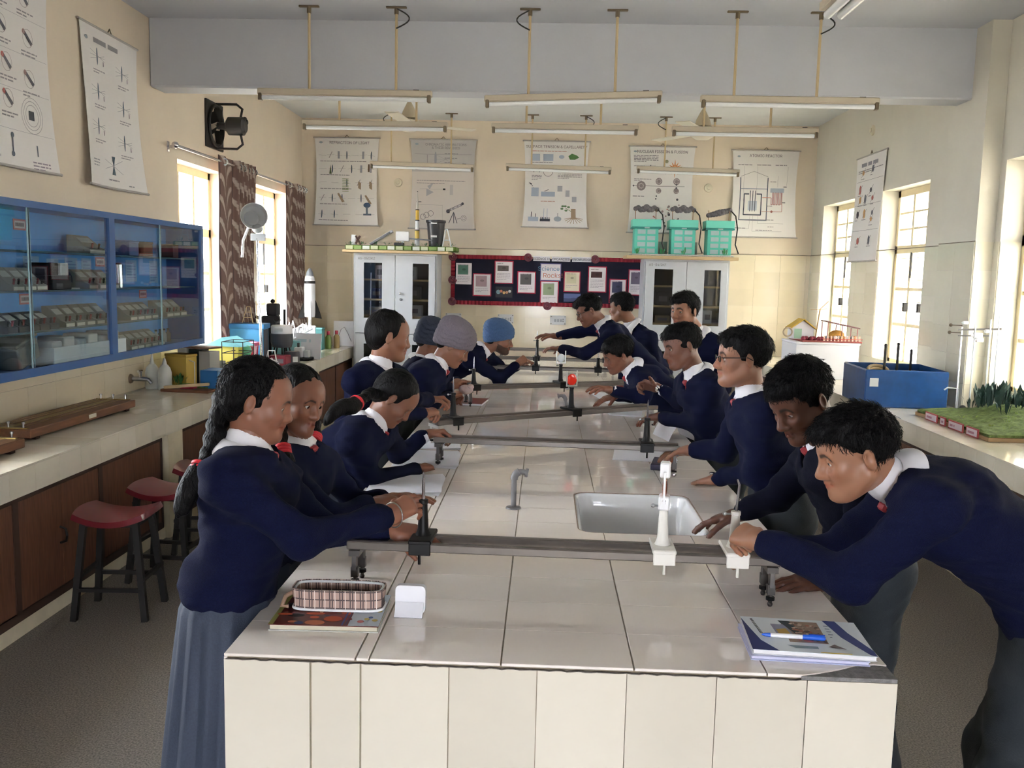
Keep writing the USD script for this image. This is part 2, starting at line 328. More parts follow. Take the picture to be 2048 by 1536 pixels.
for sx in (0, 1):
    for j in range(14):
        for i in range(3):
            x = TX0 if sx == 0 else TX1 - .007
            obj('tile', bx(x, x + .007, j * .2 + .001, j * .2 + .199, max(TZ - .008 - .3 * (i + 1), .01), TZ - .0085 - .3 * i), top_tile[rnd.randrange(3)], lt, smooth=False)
obj('cement_patch', xf(ext(patch.intersection(sbox(.5, 1.962, .811, 2.1)), .009, TZ - .011), (0, -TY0, 0)), M('grey_cement', (120, 118, 116), .9, var=.3, scale=60, bump=.4, bscale=120), lt, label='rough grey cement filling the broken tile corner')
grime = M('worn_grout_edge', (104, 98, 92), .95, var=.35, scale=50)
ge = [(-.71 + k * .0135, 1.9645 + .002 * math.sin(k * 1.7) + .0016 * math.sin(k * 4.1)) for k in range(98)]
obj('edge_joint', xf(ext(Polygon([(x, y - .0035) for x, y in ge] + [(x, y + .0035) for x, y in ge[::-1]]), .0015, TZ - .0125), (0, -TY0, 0)), grime, lt, smooth=False)
ceramic = M('white_ceramic', (228, 228, 228), .12, coat=.3)
def basin(poly):
    def ringz(p, z): 
        q = np.array(p.exterior.coords)[:-1]; return np.c_[q, np.full(len(q), z)]
    base = poly.simplify(0); n = 72
    def samp(p): return np.array([p.exterior.interpolate(t, normalized=True).coords[0] for t in np.arange(n) / n])
    rings = [(poly.buffer(.004), TZ - .004), (poly.buffer(-.004), TZ - .003), (poly.buffer(-.012), TZ - .012), (poly.buffer(-.022), TZ - .06), (poly.buffer(-.03), TZ - .16), (poly.buffer(-.05), TZ - .19), (poly.buffer(-.12), TZ - .2)]
    V = [np.c_[samp(p), np.full(n, z)] for p, z in rings]; c = V[-1].mean(0); F = []
    for i in range(len(V) - 1):
        for j in range(n):
            k = (j + 1) % n; F += [[i * n + j, i * n + k, (i + 1) * n + k], [i * n + j, (i + 1) * n + k, (i + 1) * n + j]]
    e = (len(V) - 1) * n; V = np.vstack(V + [c[None]])
    F += [[e + j, e + (j + 1) % n, len(V) - 1] for j in range(n)]
    inner = trimesh.Trimesh(V, np.array(F), process=False); inner.apply_translation((0, -TY0, 0)); return inner
sk = obj('sink_basin', basin(SINK), ceramic, lt, smooth=50, label='white ceramic sink basin let into the tiles')
obj('drain', lathe([(0, 0), (.03, 0), (.034, .003), (.03, .005), (.012, .003), (0, .003)], 20, (.37, 3.35 - TY0, TZ - .201)), M('steel', (190, 190, 192), .25, metal=1.), sk)
obj('sink_rim_joint', xf(ext(SINK.buffer(.011).difference(SINK.buffer(.001)), .002, TZ - .0025), (0, -TY0, 0)), M('brown_sealant', (150, 132, 116), .8, var=.25, scale=40), lt, smooth=False)
def swan(loc, face, h, label, lean=0):
    pl = M('grey_plastic_pipe', (112, 110, 110), .45)
    t = thing('water_tap', label, 'tap', loc)
    P = [(0, 0, 0), (lean * .5, 0, h * .55), (lean, 0, h - .03)]; a = np.linspace(0, 100, 9)
    P += [(lean + face * (.026 - .026 * math.cos(math.radians(q))), 0, h - .03 + .03 * math.sin(math.radians(q))) for q in a[1:]]
    x, _, z = P[-1]; P += [(x + face * .012, 0, z - .002), (x + face * .022, 0, z - .004)]
    obj('pipe', tube(P, .0105, 14), pl, t); obj('elbow', tube(P[2:9], .0145, 14), pl, t)
    obj('nozzle', tube(P[-2:], .0165, 14), pl, t); obj('flange', lathe([(0, 0), (.03, 0), (.028, .005), (.014, .008), (0, .008)], 20), pl, t)
swan((-.098, 3.354, TZ), 1, .142, 'grey plastic bent tap standing on the table left of the sink')
swan((.163, 5.78, TZ), -1, .118, 'grey plastic bent tap standing beside the upright with the red lens', -.012)
# ---------------------------------------------------------------- ceiling lights, fans
steel = M('steel', (190, 190, 192), .25, metal=1.); chrome = M('chrome', (215, 215, 218), .12, metal=1.)
cream_metal = M('cream_batten', (196, 184, 164), .45, var=.04, scale=6); tan_pipe = M('tan_conduit', (202, 180, 140), .5)
tube_white = M('unlit_tube', (236, 238, 240), .15, spec=.6); dark = M('dark_plastic', (38, 36, 36), .45); brown_metal = M('brown_bracket', (112, 98, 78), .5)
def tube_light(label, x0, x1, y, z, rods, tilt=0, hook=0, group=None, turn=0):
    L = x1 - x0; t = thing('tube_light', label, 'tube light', ((x0 + x1) / 2, y, z), turn, group, rot=None)
    h = L / 2; s = tilt / L
    def sk_(m): m = tm(m); m.vertices[:, 2] += m.vertices[:, 0] * s; return m
    obj('batten', sk_(rb(-h, h, -.022, .022, .018, .062, .006)), cream_metal, t)
    obj('tube', sk_(cyl((-h + .035, -.012, .0), (h - .035, -.012, .0), .0155, 14)), tube_white, t)
    for q in (-1, 1): obj('tube_holder', sk_(rb(q * (h - .02) - .012, q * (h - .02) + .012, -.03, .012, -.02, .03, .004)), brown_metal, t)
    obj('choke_clip', sk_(rb(h - .13, h - .09, -.006, .006, .062, .068, .001)), dark, t)
    for k, rx in enumerate(rods):
        rx -= (x0 + x1) / 2; r = obj('hanging_rod', cyl((rx, 0, .06 + rx * s), (rx, 0, ZC - z - .01), .0095, 10), tan_pipe, t)
        obj('ceiling_hook', cat_([rb(rx - .07, rx + .07, -.012, .012, ZC - z - .012, ZC - z, .003), cyl((rx, 0, ZC - z - .05), (rx, 0, ZC - z - .01), .015, 10)]), brown_metal, r)
        if k == hook:
            q = np.linspace(0, 1, 10); obj('supply_wire', tube(np.c_[rx + .09 * np.sin(q * PI) * (1 if hook else -1), 0 * q - .01, ZC - z - .015 - .13 * q], .005, 6), dark, r)
ord3 = ['left', 'middle', 'right']
for k, (a, b, r, tl) in enumerate([(-2.02, -.81, (-1.66, -1.06), 0), (-.45, .76, (-.15, .44), .05), (1.02, 2.22, (1.245, 1.80), 0)]):
    tube_light(f'unlit tube light on two rods before the ceiling beam, the {ord3[k]} one', a, b, 6.38, 2.845, r, tl, 1 if k != 1 else 0)
for k, (a, b, r) in enumerate([(-2.05, -.84, (-1.74, -1.1)), (-.48, .73, (-.19, .42)), (1.0, 2.19, (1.26, 1.8))]):
    tube_light(f'unlit tube light just behind the beam in the second row, the {ord3[k]} one', a, b, 7.65, 2.845, r, 0, k % 2)
for k, (a, b, r) in enumerate([(-2.02, -.84, (-1.78, -1.1)), (-.48, .71, (-.19, .41)), (.99, 2.14, (1.3, 1.84))]):
    tube_light(f'unlit tube light crossing the charts of the back wall, the {ord3[k]} one', a, b, 10.42, 2.845, r, -.02, k % 2)
t = thing('tube_light', 'short end of a twin white tube fitting at the top edge', 'tube light', (1.28, 3.75, 2.87), 0)
obj('batten', rb(-.066, .066, -.6, .6, .02, .06, .005), cream_metal, t)
for q in (-1, 1): obj('tube', cyl((q * .03, -.58, 0), (q * .03, .58, 0), .02, 14), tube_white, t)
for q in (-1, 1): obj('hanging_rod', cyl((0, q * .4, .05), (0, q * .4, ZC - 2.875), .009), tan_pipe, t)
fanw = M('ivory_fan', (222, 214, 196), .4); 
def fan(label, x, y, z, a0):
    t = thing('ceiling_fan', label, 'ceiling fan', (x, y, z))
    obj('motor', lathe([(0, -.06), (.06, -.058), (.105, -.03), (.11, .0), (.09, .03), (.03, .045), (0, .045)], 28), fanw, t)
    obj('canopy', lathe([(.012, .05), (.075, .055), (.06, .11), (.03, .17), (.014, .2), (.012, .2)], 24), M('beige_fan_bell', (178, 164, 138), .5), t)
    obj('downrod', cyl((0, 0, .04), (0, 0, ZC - z), .012, 12), fanw, t)
    for k in range(3):
        a = a0 + k * 120; b = thing_part('blade', t, xf(cat_([diff(rb(.2, .62, -.06, .06, -.004, .004, .002), bx(0, .001, 0, .001, 0, .001))]), rz=a, rx=0), fanw)
        obj('blade_arm', xf(bar((.08, 0, 0), (.24, 0, 0), .035, .006), rz=a), fanw, b)
def thing_part(name, t, m, mat, **k): return obj(name, m, mat, t, **k)
fan('white ceiling fan hanging near the left of the back ceiling bay', -1.25, 8.25, 2.98, 25)
fan('white ceiling fan hanging near the right of the back ceiling bay', 1.36, 8.3, 2.96, 5)

# ---------------------------------------------------------------- wall charts
chart_paper = M('chart_cloth', (230, 226, 223), .55, var=.02, scale=4); print_m = Mcd('printed_ink', .6)
GR, DK, LB, RD, GN, BR, OR = (128, 124, 128), (70, 68, 76), (168, 178, 196), (176, 92, 84), (82, 124, 70), (158, 136, 112), (206, 132, 74)
def chart(label, org, ux, w, h, draw, curl=.035, grey=0, flare=.02):
    """A cloth chart hung by its top rod at org (top left corner), ux its direction to the right; it billows off the wall towards the foot."""
    ux = np.asarray(ux, float); n = np.cross(ux, (0, 0, 1)); t = thing('wall_chart', label, 'wall chart', org)
    def f(u, v, off=0.):
        s = np.sin(v * PI); bul = .012 + curl * (v ** 2) * (.35 + .65 * np.abs(2 * u - 1) ** 2) + .006 * np.sin(u * 5 + v * 3) * v
        xx = (u - .5) * w * (1 + flare * (2 * v - 1) ** 4 - flare * 2.2 * s) + w / 2
        return xx[..., None] * ux + (-(v * h))[..., None] * np.array([0, 0, 1.]) + (bul + off)[..., None] * n
    obj('sheet', sheet(f, 14, 22, .0015), chart_paper if not grey else M('aged_chart_cloth', (206, 197, 190), .55), t, smooth=60)
    k = Ink(); draw(k, w, h)
    def g(P):
        u, v = P[:, 0] / w, P[:, 1] / h
        return f(u, 1 - v, P[:, 2] + .0013)
    m, cd = k.build(g); obj('print', m, print_m, t, smooth=False, cd=cd)
    for v, nm in ((0, 'top_rod'), (1, 'bottom_rod')):
        P = f(np.linspace(0, 1, 9), np.full(9, v)); P[0] -= ux * .015; P[-1] += ux * .015
        obj(nm, tube(P, .008, 8), M('chart_rod', (176, 170, 164), .5), t)
    obj('hanger', tube([ux * (w / 2 - .03) + n * .012, ux * w / 2 + n * .012 + np.array([0, 0, .035]), ux * (w / 2 + .03) + n * .012], .004, 6), brown_metal, t)
def lens(k, x, y, s, col=(84, 98, 112)): k.poly([(x + s * .16 * math.cos(a), y + s * math.sin(a)) for a in np.linspace(0, 2 * PI, 12, endpoint=False)], col)
def head_(k, w, h, title, th=.03, two=None, col=(140, 134, 136)):
    k.disc(.07, h - .055, .022, (150, 160, 170), .012); k.text(title, w / 2 + .03, h - .07, th, col, True)
    if two: k.text(two, w / 2 + .03, h - .07 - th * 1.45, th, col, True)
def d_ref_light(k, w, h):
    head_(k, w, h, 'REFRACTION OF LIGHT', .03)
    for r, (y, n) in enumerate([(.82, 7), (.66, 6), (.5, 5), (.32, 6), (.13, 5)]):
        for i in range(n):
            x = .08 + i * (w - .16) / (n - 1); q = rnd.random()
            if q < .35: lens(k, x, y, .05)
            elif q < .6: k.line([(x - .02, y - .035), (x + .02, y + .04)], .006, GR)
            elif q < .8: k.rect(x - .012, y - .04, x + .012, y + .045, (150, 150, 160))
            k.line([(x - .045, y), (x + .045, y + rnd.uniform(-.01, .01))], .002, GR)
        k.lines(.05, y - .075, w - .06, 1, .02, .007, GR)
    k.poly([(.16, .60), (.19, .60), (.175, .71)], (84, 96, 60))
    for i in range(9): k.line([(.32, .4 + i * .018), (.40, .4 + i * .018)], .006, (120, 142, 84))
    for x, y in ((.26, .31), (.6, .29)): k.poly([(x, y + .06), (x + .02, y + .07), (x + .09, y - .03), (x + .06, y - .04)], BR)
    for x in (.52, .66): k.poly([(x, .52), (x + .035, .5), (x + .035, .42), (x, .44)], BR)
    k.disc(.63, .24, .045, (70, 92, 120), .03); k.rect(.615, .13, .64, .22, (96, 110, 124)); k.rect(.58, .12, .68, .14, (92, 104, 120))
    k.poly([(.64, .63), (.66, .63), (.66, .72), (.64, .72)], (96, 74, 52))
def d_aberr(k, w, h):
    k.rect(.0, h * .64, w, h, (186, 182, 180)); head_(k, w, h, 'CHROMATIC ABERRATIONS', .026, '& THEIR REMEDIES')
    k.line([(.04, h - .17), (w - .04, h - .17)], .003, GR); k.line([(.04, h * .66), (w - .04, h * .66)], .003, GR)
    lens(k, .29, h * .78, .09, (150, 150, 158)); k.line([(.19, h * .74), (.19, h * .83)], .005, GR)
    for q in (-.05, 0, .05): k.line([(.3, h * .78 + q), (.52, h * .78 - q)], .002, GR)
    k.lines(.4, h * .84, .56, 3, .05, .008, GR); k.poly([(.19, .5), (.27, .54), (.22, .46)], (168, 166, 172)); k.poly([(.18, .38), (.18, .47), (.27, .43)], (164, 162, 168))
    k.rect(.385, .455, .415, .475, (40, 38, 40)); k.line([(.1, .465), (.38, .465)], .002, GR); k.lines(.06, .56, .66, 2, .03, .006, GR); k.rect(.47, .4, .51, .52, (182, 176, 176)); k.lines(.06, .31, .2, 1, .02, .007, DK)
    for x, y in ((.15, .14), (.19, .16), (.24, .18)): k.ring(x, y, .034, .004, DK)
    k.line([(.46, .22), (.62, .29)], .028, (120, 112, 116)); k.line([(.47, .222), (.61, .286)], .018, (188, 180, 182)); k.disc(.63, .3, .016, DK); k.disc(.45, .21, .022, DK)
    for x in (.46, .52, .56): k.line([(.52, .2), (x, .07)], .008, DK)
    k.ring(.64, .13, .034, .003, DK); k.ring(.64, .13, .02, .003, DK); k.line([(.56, .12), (.6, .13)], .004, DK)
    k.line([(.06, .28), (.38, .28)], .002, GR); k.line([(.38, .02), (.38, .28)], .002, GR)
def d_surface(k, w, h):
    k.text('SURFACE TENSION & CAPILLARITY', w / 2, h - .08, .03, (140, 130, 128), True); k.lines(.09, h - .12, w - .1, 1, .02, .008, (190, 140, 130))
    for x, a, b in ((.08, .17, .08), (.22, .35, .1)): k.rect(x, .77, x + (b + .02), .77 + .08, LB)
    k.disc(.44, .82, .032, LB, .022); k.poly([(.52, .83), (.56, .86), (.62, .84), (.65, .815), (.6, .79), (.54, .79)], GN); k.lines(.08, .75, w - .1, 1, .02, .007, GR); k.lines(.2, .71, .5, 1, .02, .009, GR)
    for x in (.1, .17): k.rect(x, .64, x + .01, .69, DK)
    k.ring(.28, .65, .06, .006, GR); k.lines(.08, .6, .2, 4, .016, .006, GR); k.lines(.4, .62, w - .06, 4, .016, .006, GR)
    k.poly([(.05, .52), (.08, .51), (.085, .49), (.06, .5)], DK)
    for q in range(6): k.disc(.09 + q * .012, .48 - q * .022, .006, DK)
    for x, y, a, b in ((.08, .36, .09, .1), (.2, .36, .17, .055), (.4, .42, .06, .065), (.5, .36, .05, .075), (.58, .3, .055, .06)): k.rect(x, y, x + a, y + b, LB if x < .3 else (170, 170, 178))
    k.line([(.24, .42), (.29, .44)], .006, DK); k.lines(.2, .3, .44, 1, .02, .008, (190, 150, 140))
    k.rect(.06, .07, .18, .12, LB); k.rect(.09, .12, .098, .18, DK); k.rect(.14, .12, .15, .16, GR)
    k.rect(.2, .07, .32, .1, (44, 44, 62))
    for q in range(6): k.rect(.205 + q * .02, .1, .212 + q * .02, .12, (44, 44, 62))
    for q in (.24, .28): k.rect(q, .1, q + .006, .22, LB)
    k.disc(.41, .1, .045, (156, 164, 176), .03); k.line([(.41, .13), (.41, .17)], .005, DK)
    k.rect(.57, .1, .625, .22, BR)
    for a in range(9): k.line([(.6, .12), (.6 + .11 * math.cos(PI + a * PI / 8), .10 - .055 * abs(math.sin(a * PI / 8)))], .006, BR)
    k.line([(.57, .19), (.5, .23)], .005, (96, 110, 60))
    for x, y in ((.46, .22), (.5, .25), (.51, .2), (.54, .24), (.47, .25)): k.disc(x, y, .018, (92, 124, 84), .011)
def d_fission(k, w, h):
    k.text('NUCLEAR FISSION & FUSION', w / 2, h - .075, .03, (128, 122, 124), True); k.disc(.06, h - .06, .02, (150, 160, 170), .01)
    k.lines(.04, h - .11, .33, 5, .017, .008, GR); k.lines(.04, h - .23, .3, 1, .02, .006, GR); k.line([(.05, h - .22), (.3, h - .22)], .002, GR); k.line([(.05, h - .3), (.3, h - .3)], .002, GR); k.disc(.24, h - .22, .006, DK); k.disc(.18, h - .3, .006, DK)
    st = [((.035 if i % 2 else .085) * math.cos(i * PI / 12) + .53, (.035 if i % 2 else (.085 if i % 3 else .11)) * math.sin(i * PI / 12) + h - .25) for i in range(24)]
    k.poly(st, OR); k.disc(.53, h - .25, .028, (226, 178, 128)); k.disc(.6, h - .25, .03, (178, 160, 128), .022); k.disc(.43, h - .17, .02, (150, 150, 120)); k.disc(.42, h - .3, .016, (160, 160, 160))
    y = .545
    k.line([(.04, y), (.66, y)], .004, DK); k.disc(.035, y, .01, DK)
    for x, s in ((.13, .055), (.345, .04), (.56, .04)):
        for (dx, dy, r) in ((0, .0 if s > .05 else .055, s), (0, 0 if s > .05 else -.055, s * .8)):
            k.disc(x, y + dy, r, (134, 122, 122))
            for q in range(9): k.disc(x + r * .62 * math.cos(q * .7), y + dy + r * .62 * math.sin(q * .7), r * .17, (190, 178, 176))
    for q in (.018, -.018): k.disc(.56, y + q, .01, DK)
    k.lines(.03, .42, .32, 1, .02, .009, GR); k.lines(.04, h - .38, .25, 2, .016, .006, GR)
    for i in range(34):
        x, yy = rnd.uniform(.26, .6), rnd.uniform(.06, .43); k.disc(x, yy, rnd.choice([.009, .009, .014]), rnd.choice([DK, (182, 120, 112), (150, 128, 128)]))
def d_reactor(k, w, h):
    k.text('ATOMIC REACTOR', w / 2, h - .075, .03, (140, 134, 136), True); k.disc(.07, h - .07, .018, (150, 160, 170), .01)
    for x in (.06, .28, .5): k.lines(x, h - .17, x + .2, 1, .02, .008, GR)
    for P in ([(.13, h - .18), (.13, .42)], [(.29, h - .18), (.29, .5)], [(.65, h - .18), (.65, .6)], [(.54, h - .29), (.54, .58)]): k.line(P, .002, GR)
    k.line([(.09, .69), (.09, .2)], .012, (92, 98, 112)); k.line([(.42, .69), (.42, .2)], .012, (92, 98, 112)); k.line([(.084, .2), (.426, .2)], .012, (92, 98, 112))
    k.line([(.09, .7), (.25, .76), (.42, .7)], .004, GR); k.line([(.09, .56), (.42, .56)], .008, (120, 132, 152))
    k.line([(.14, .5), (.14, .26), (.35, .26), (.35, .5)], .013, (70, 74, 88)); k.line([(.135, .5), (.2, .5)], .013, (70, 74, 88)); k.line([(.29, .5), (.355, .5)], .013, (70, 74, 88))
    for x in (.215, .245, .275): k.line([(x, .3), (x, .54)], .009, (84, 86, 98))
    k.rect(.19, .31, .3, .42, (186, 192, 204))
    for x in (.215, .245, .275): k.line([(x, .3), (x, .54)], .009, (84, 86, 98))
    k.line([(.36, .46), (.47, .46)], .006, (196, 128, 108)); z = [(.47, .46), (.47, .38)]
    for i in range(4): z += [(.485 + i * .03, .38), (.485 + i * .03, .52), (.5 + i * .03, .52), (.5 + i * .03, .38)]
    k.line(z, .008, (160, 110, 112)); k.line([(.6, .52), (.6, .3), (.36, .3)], .006, (170, 116, 104)); k.disc(.48, .3, .014, (150, 90, 80)); k.rect(.455, .52, .62, .57, (168, 176, 192))
    for x, y in ((.61, .58), (.6, .4)): k.rect(x, y, x + .04, y + .012, GR)
    for P in ([(.22, .25), (.22, .1), (.07, .1)], [(.26, .25), (.26, .07), (.6, .07)], [(.32, .25), (.32, .16), (.62, .16)]): k.line(P, .002, GR)
    for x, y, e in ((.05, .1, .2), (.3, .08, .62), (.42, .2, .6), (.42, .36, .58), (.44, .12, .6), (.45, .64, .54)): k.lines(x, y, e, 1, .02, .007, GR)
def d_lens(k, w, h):
    k.lines(.16, h - .1, .66, 1, .02, .03, (150, 148, 150)); k.disc(.07, h - .09, .02, (160, 170, 180), .012)
    for x, y in ((.2, .82), (.55, .78), (.19, .6), (.56, .55), (.17, .38), (.55, .32)):
        lens(k, x, y, .055, (76, 96, 112))
        for q in (-.03, 0, .03): k.line([(x - .09, y + q), (x + .1, y - q * .6)], .0022, (150, 150, 156))
        k.line([(x + .08, y - .05), (x + .08, y - .02)], .008, DK); k.lines(x - .06, y - .09, x + .1, 2, .016, .007, (160, 156, 160))
    k.poly([(.35, .21), (.4, .21), (.38, .15), (.4, .09), (.35, .09), (.37, .15)], (84, 102, 112))
    for q in (-.03, .03): k.line([(.25, .15 + q), (.37, .15), (.5, .15 + q * 1.5)], .0025, (150, 150, 156))
    k.lines(.06, .16, .16, 3, .018, .008, (160, 160, 164)); k.lines(.3, .05, .48, 1, .02, .009, (150, 146, 150)); k.lines(.56, .03, .7, 1, .02, .008, (150, 150, 154))
def d_magnet(k, w, h):
    for i, (x, y) in enumerate([(.1, .9), (.3, .93), (.55, .93), (.1, .72), (.32, .74), (.58, .72), (.12, .53), (.36, .55), (.58, .5), (.14, .34), (.36, .36)]):
        c = [(84, 84, 92), RD, (150, 120, 116)][i % 3]; k.poly([(x - .05, y + .03), (x - .03, y + .04), (x + .05, y - .02), (x + .03, y - .035)], (96, 94, 102))
        k.disc(x - .04, y + .03, .015, c); k.ring(x, y, .05, .003, (170, 160, 160)); k.lines(x - .07, y - .08, x + .09, 2, .018, .008, (150, 146, 150))
    k.line([(.55, .3), (.6, .3)], .05, (70, 76, 84))
    for r in (.06, .08, .1): k.ring(.58, .3, r, .003, (160, 156, 160))
    k.line([(.38, .16), (.38, .08)], .012, (84, 88, 98)); k.disc(.38, .17, .015, (96, 104, 116)); k.disc(.38, .07, .015, (96, 104, 116)); k.line([(.6, .14), (.6, .08)], .012, (110, 116, 124)); k.lines(.05, .04, .5, 1, .02, .012, (140, 136, 140)); k.lines(.55, .04, .7, 3, .018, .008, (150, 140, 150))
    for y in (.2, .42, .62, .82): k.line([(.02, y), (w - .02, y)], .002, (176, 172, 176))
def d_force(k, w, h):
    k.lines(.14, h - .1, w - .12, 1, .02, .035, (140, 138, 146)); k.lines(.06, h - .14, w - .06, 2, .018, .008, GR)
    for y in (.78, .55, .3): k.line([(.03, y), (w - .03, y)], .003, GR)
    for i, (x, y) in enumerate([(.2, .86), (.46, .88), (.14, .7), (.44, .68), (.16, .6), (.3, .6), (.5, .6), (.12, .46), (.3, .46), (.52, .46), (.18, .2), (.48, .2), (.5, .4)]):
        c = [(200, 150, 90), (110, 110, 120), RD, DK][i % 4]; k.disc(x, y, .03, c, .022 + .012 * (i % 3)); k.line([(x - .05, y - .04), (x + .06, y + .045)], .006, [GR, DK][i % 2]); k.lines(x - .06, y - .06, x + .07, 1, .02, .007, GR)
back = [('white wall chart titled REFRACTION OF LIGHT, at the left end of the back wall', -2.765, 3.235, .755, 1.02, d_ref_light, 0),
        ('greyer wall chart of chromatic aberrations with a telescope drawing', -1.625, 3.235, .765, 1.04, d_aberr, 1),
        ('wall chart titled SURFACE TENSION & CAPILLARITY with a green leaf and tree stump', -.285, 3.24, .755, 1.0, d_surface, 0),
        ('wall chart titled NUCLEAR FISSION & FUSION with a red-orange burst', .955, 3.2, .75, 1.0, d_fission, 0),
        ('wall chart titled ATOMIC REACTOR with a piped reactor diagram', 2.15, 3.175, .76, 1.0, d_reactor, 0)]
for lb, x, z, w, h, d, g in back: chart(lb, (x, YB - .002, z), (1, 0, 0), w, h, d, .05, g)
chart('wall chart of lens ray diagrams hung above the blue display case', (XL + .002, 5.71, 3.18), (0, 1, 0), .78, 1.0, d_lens, .05)
chart('wall chart of magnets and red figures, cut by the picture edge', (XL + .002, 4.55, 3.2), (0, 1, 0), .78, 1.01, d_magnet, .04)
chart('narrow-looking wall chart hung between the two right-hand windows', (XR - .002, 9.42, 2.9), (0, -1, 0), .78, 1.02, d_force, .03)

# ---------------------------------------------------------------- small fixings on the walls
rose = M('ivory_bakelite', (222, 212, 188), .4)
for lb, p, ax in (('small round ceiling-rose box between the two leftmost charts', (-1.778, YB, 2.73), 0), ('small round box between the nuclear and reactor charts', (1.884, YB, 2.735), 0), ('small round box high on the right wall above the chart', (XR, 9.07, 3.13), 1), ('small round box high on the left wall beside the black fan', (XL, 8.84, 3.07), 2)):
    o = thing('wall_rose', lb, 'wall box', p); n = [(0, -1, 0), (-1, 0, 0), (1, 0, 0)][ax]
    a, b, d = frame_of(n); R = np.stack([a, b, d])
    for nm, pr in (('base', [(0, 0), (.05, 0), (.047, .014), (.03, .02), (0, .02)]), ('cover', [(0, .02), (.022, .02), (.02, .03), (0, .032)])):
        m = lathe(pr, 20); m.vertices = m.vertices @ R; obj(nm, m, rose if ax < 2 else dark, o)
for k, x in enumerate((-1.19, -.56, .07)):
    o = thing('switch_board', f'white switch plate low on the back wall, {["left", "middle", "right"][k]} of three', 'switch board', (x, YB - .006, 1.145))
    obj('plate', rb(0, .19, -.014, 0, -.055, .055, .004), M('switch_white', (206, 206, 206), .35), o)
    for q in range(3): obj('switch', rb(.05 + q * .035, .072 + q * .035, -.02, -.014, -.02, .014, .002), M('switch_grey', (170, 172, 176), .4), o)
    obj('socket', cat_([cyl((.155, -.0145, .0 + dz), (.155, -.0155, 0 + dz), .006, 8) for dz in (-.012, .012)]), dark, o)
    for sx in (.012, .178):
        for sz in (-.043, .043): obj('screw', ball((sx, -.014, sz), .006, 1), brown_metal, o)

# black wall fan, curtain rods, curtains
t = thing('exhaust_fan', 'black wall-mounted fan with bulky motor high on the left wall', 'wall fan', (XL, 8.0, 2.9))
obj('mounting_plate', diff(rb(0, .02, -.2, .2, -.2, .2, .004), cyl((-.1, 0, 0), (.1, 0, 0), .165, 28)), black_iron, t)
obj('fan_ring', tube([(.03, .17 * math.cos(a), .17 * math.sin(a)) for a in np.linspace(0, 2 * PI, 29)], .014, 8), black_iron, t)
for k in range(5): obj('fan_blade', xf(bar((0, .04, 0), (0, .155, 0), .07, .004, (.6, 0, 1)), (.03, 0, 0), rx=k * 72), black_iron, t)
obj('motor', cat_([tube([(.12, 0, 0), (.14, 0, 0), (.27, 0, 0), (.29, 0, 0)], [.05, .078, .078, .05], 18), cyl((.04, 0, 0), (.12, 0, 0), .03)]), M('fan_motor', (52, 50, 50), .5, metal=.2), t)
for q in (-1, 1): obj('bracket', tube([(.02, .03, q * .19), (.2, .03, q * .19), (.25, .03, q * .15), (.24, .01, q * .07)], .011, 8), black_iron, t)
for y0, y1, lb in ((6.95, 8.72, 'chrome curtain rod over the nearer left window'), (8.82, 10.68, 'chrome curtain rod over the far left window')):
    t = thing('curtain_rod', lb, 'curtain rod', (-2.84, y0, 2.59))
    obj('rod', cyl((0, 0, 0), (0, y1 - y0, 0), .0125, 12), chrome, t)
    for e in (0, y1 - y0): obj('finial', lathe([(0, -.05), (.02, -.045), (.026, -.02), (.016, 0), (.022, .012), (.014, .02), (0, .02)], 16) if 0 else ball((0, e, 0), .027, 2), chrome, t)
    for e in (.08, y1 - y0 - .08): obj('bracket', cat_([bar((-.09, e, 0), (0, e, 0), .012, .02), rb(-.092, -.084, e - .02, e + .02, -.04, .04, .002)]), chrome, t)
cur_m = Mcd('patterned_curtain', .75, spec=.3)
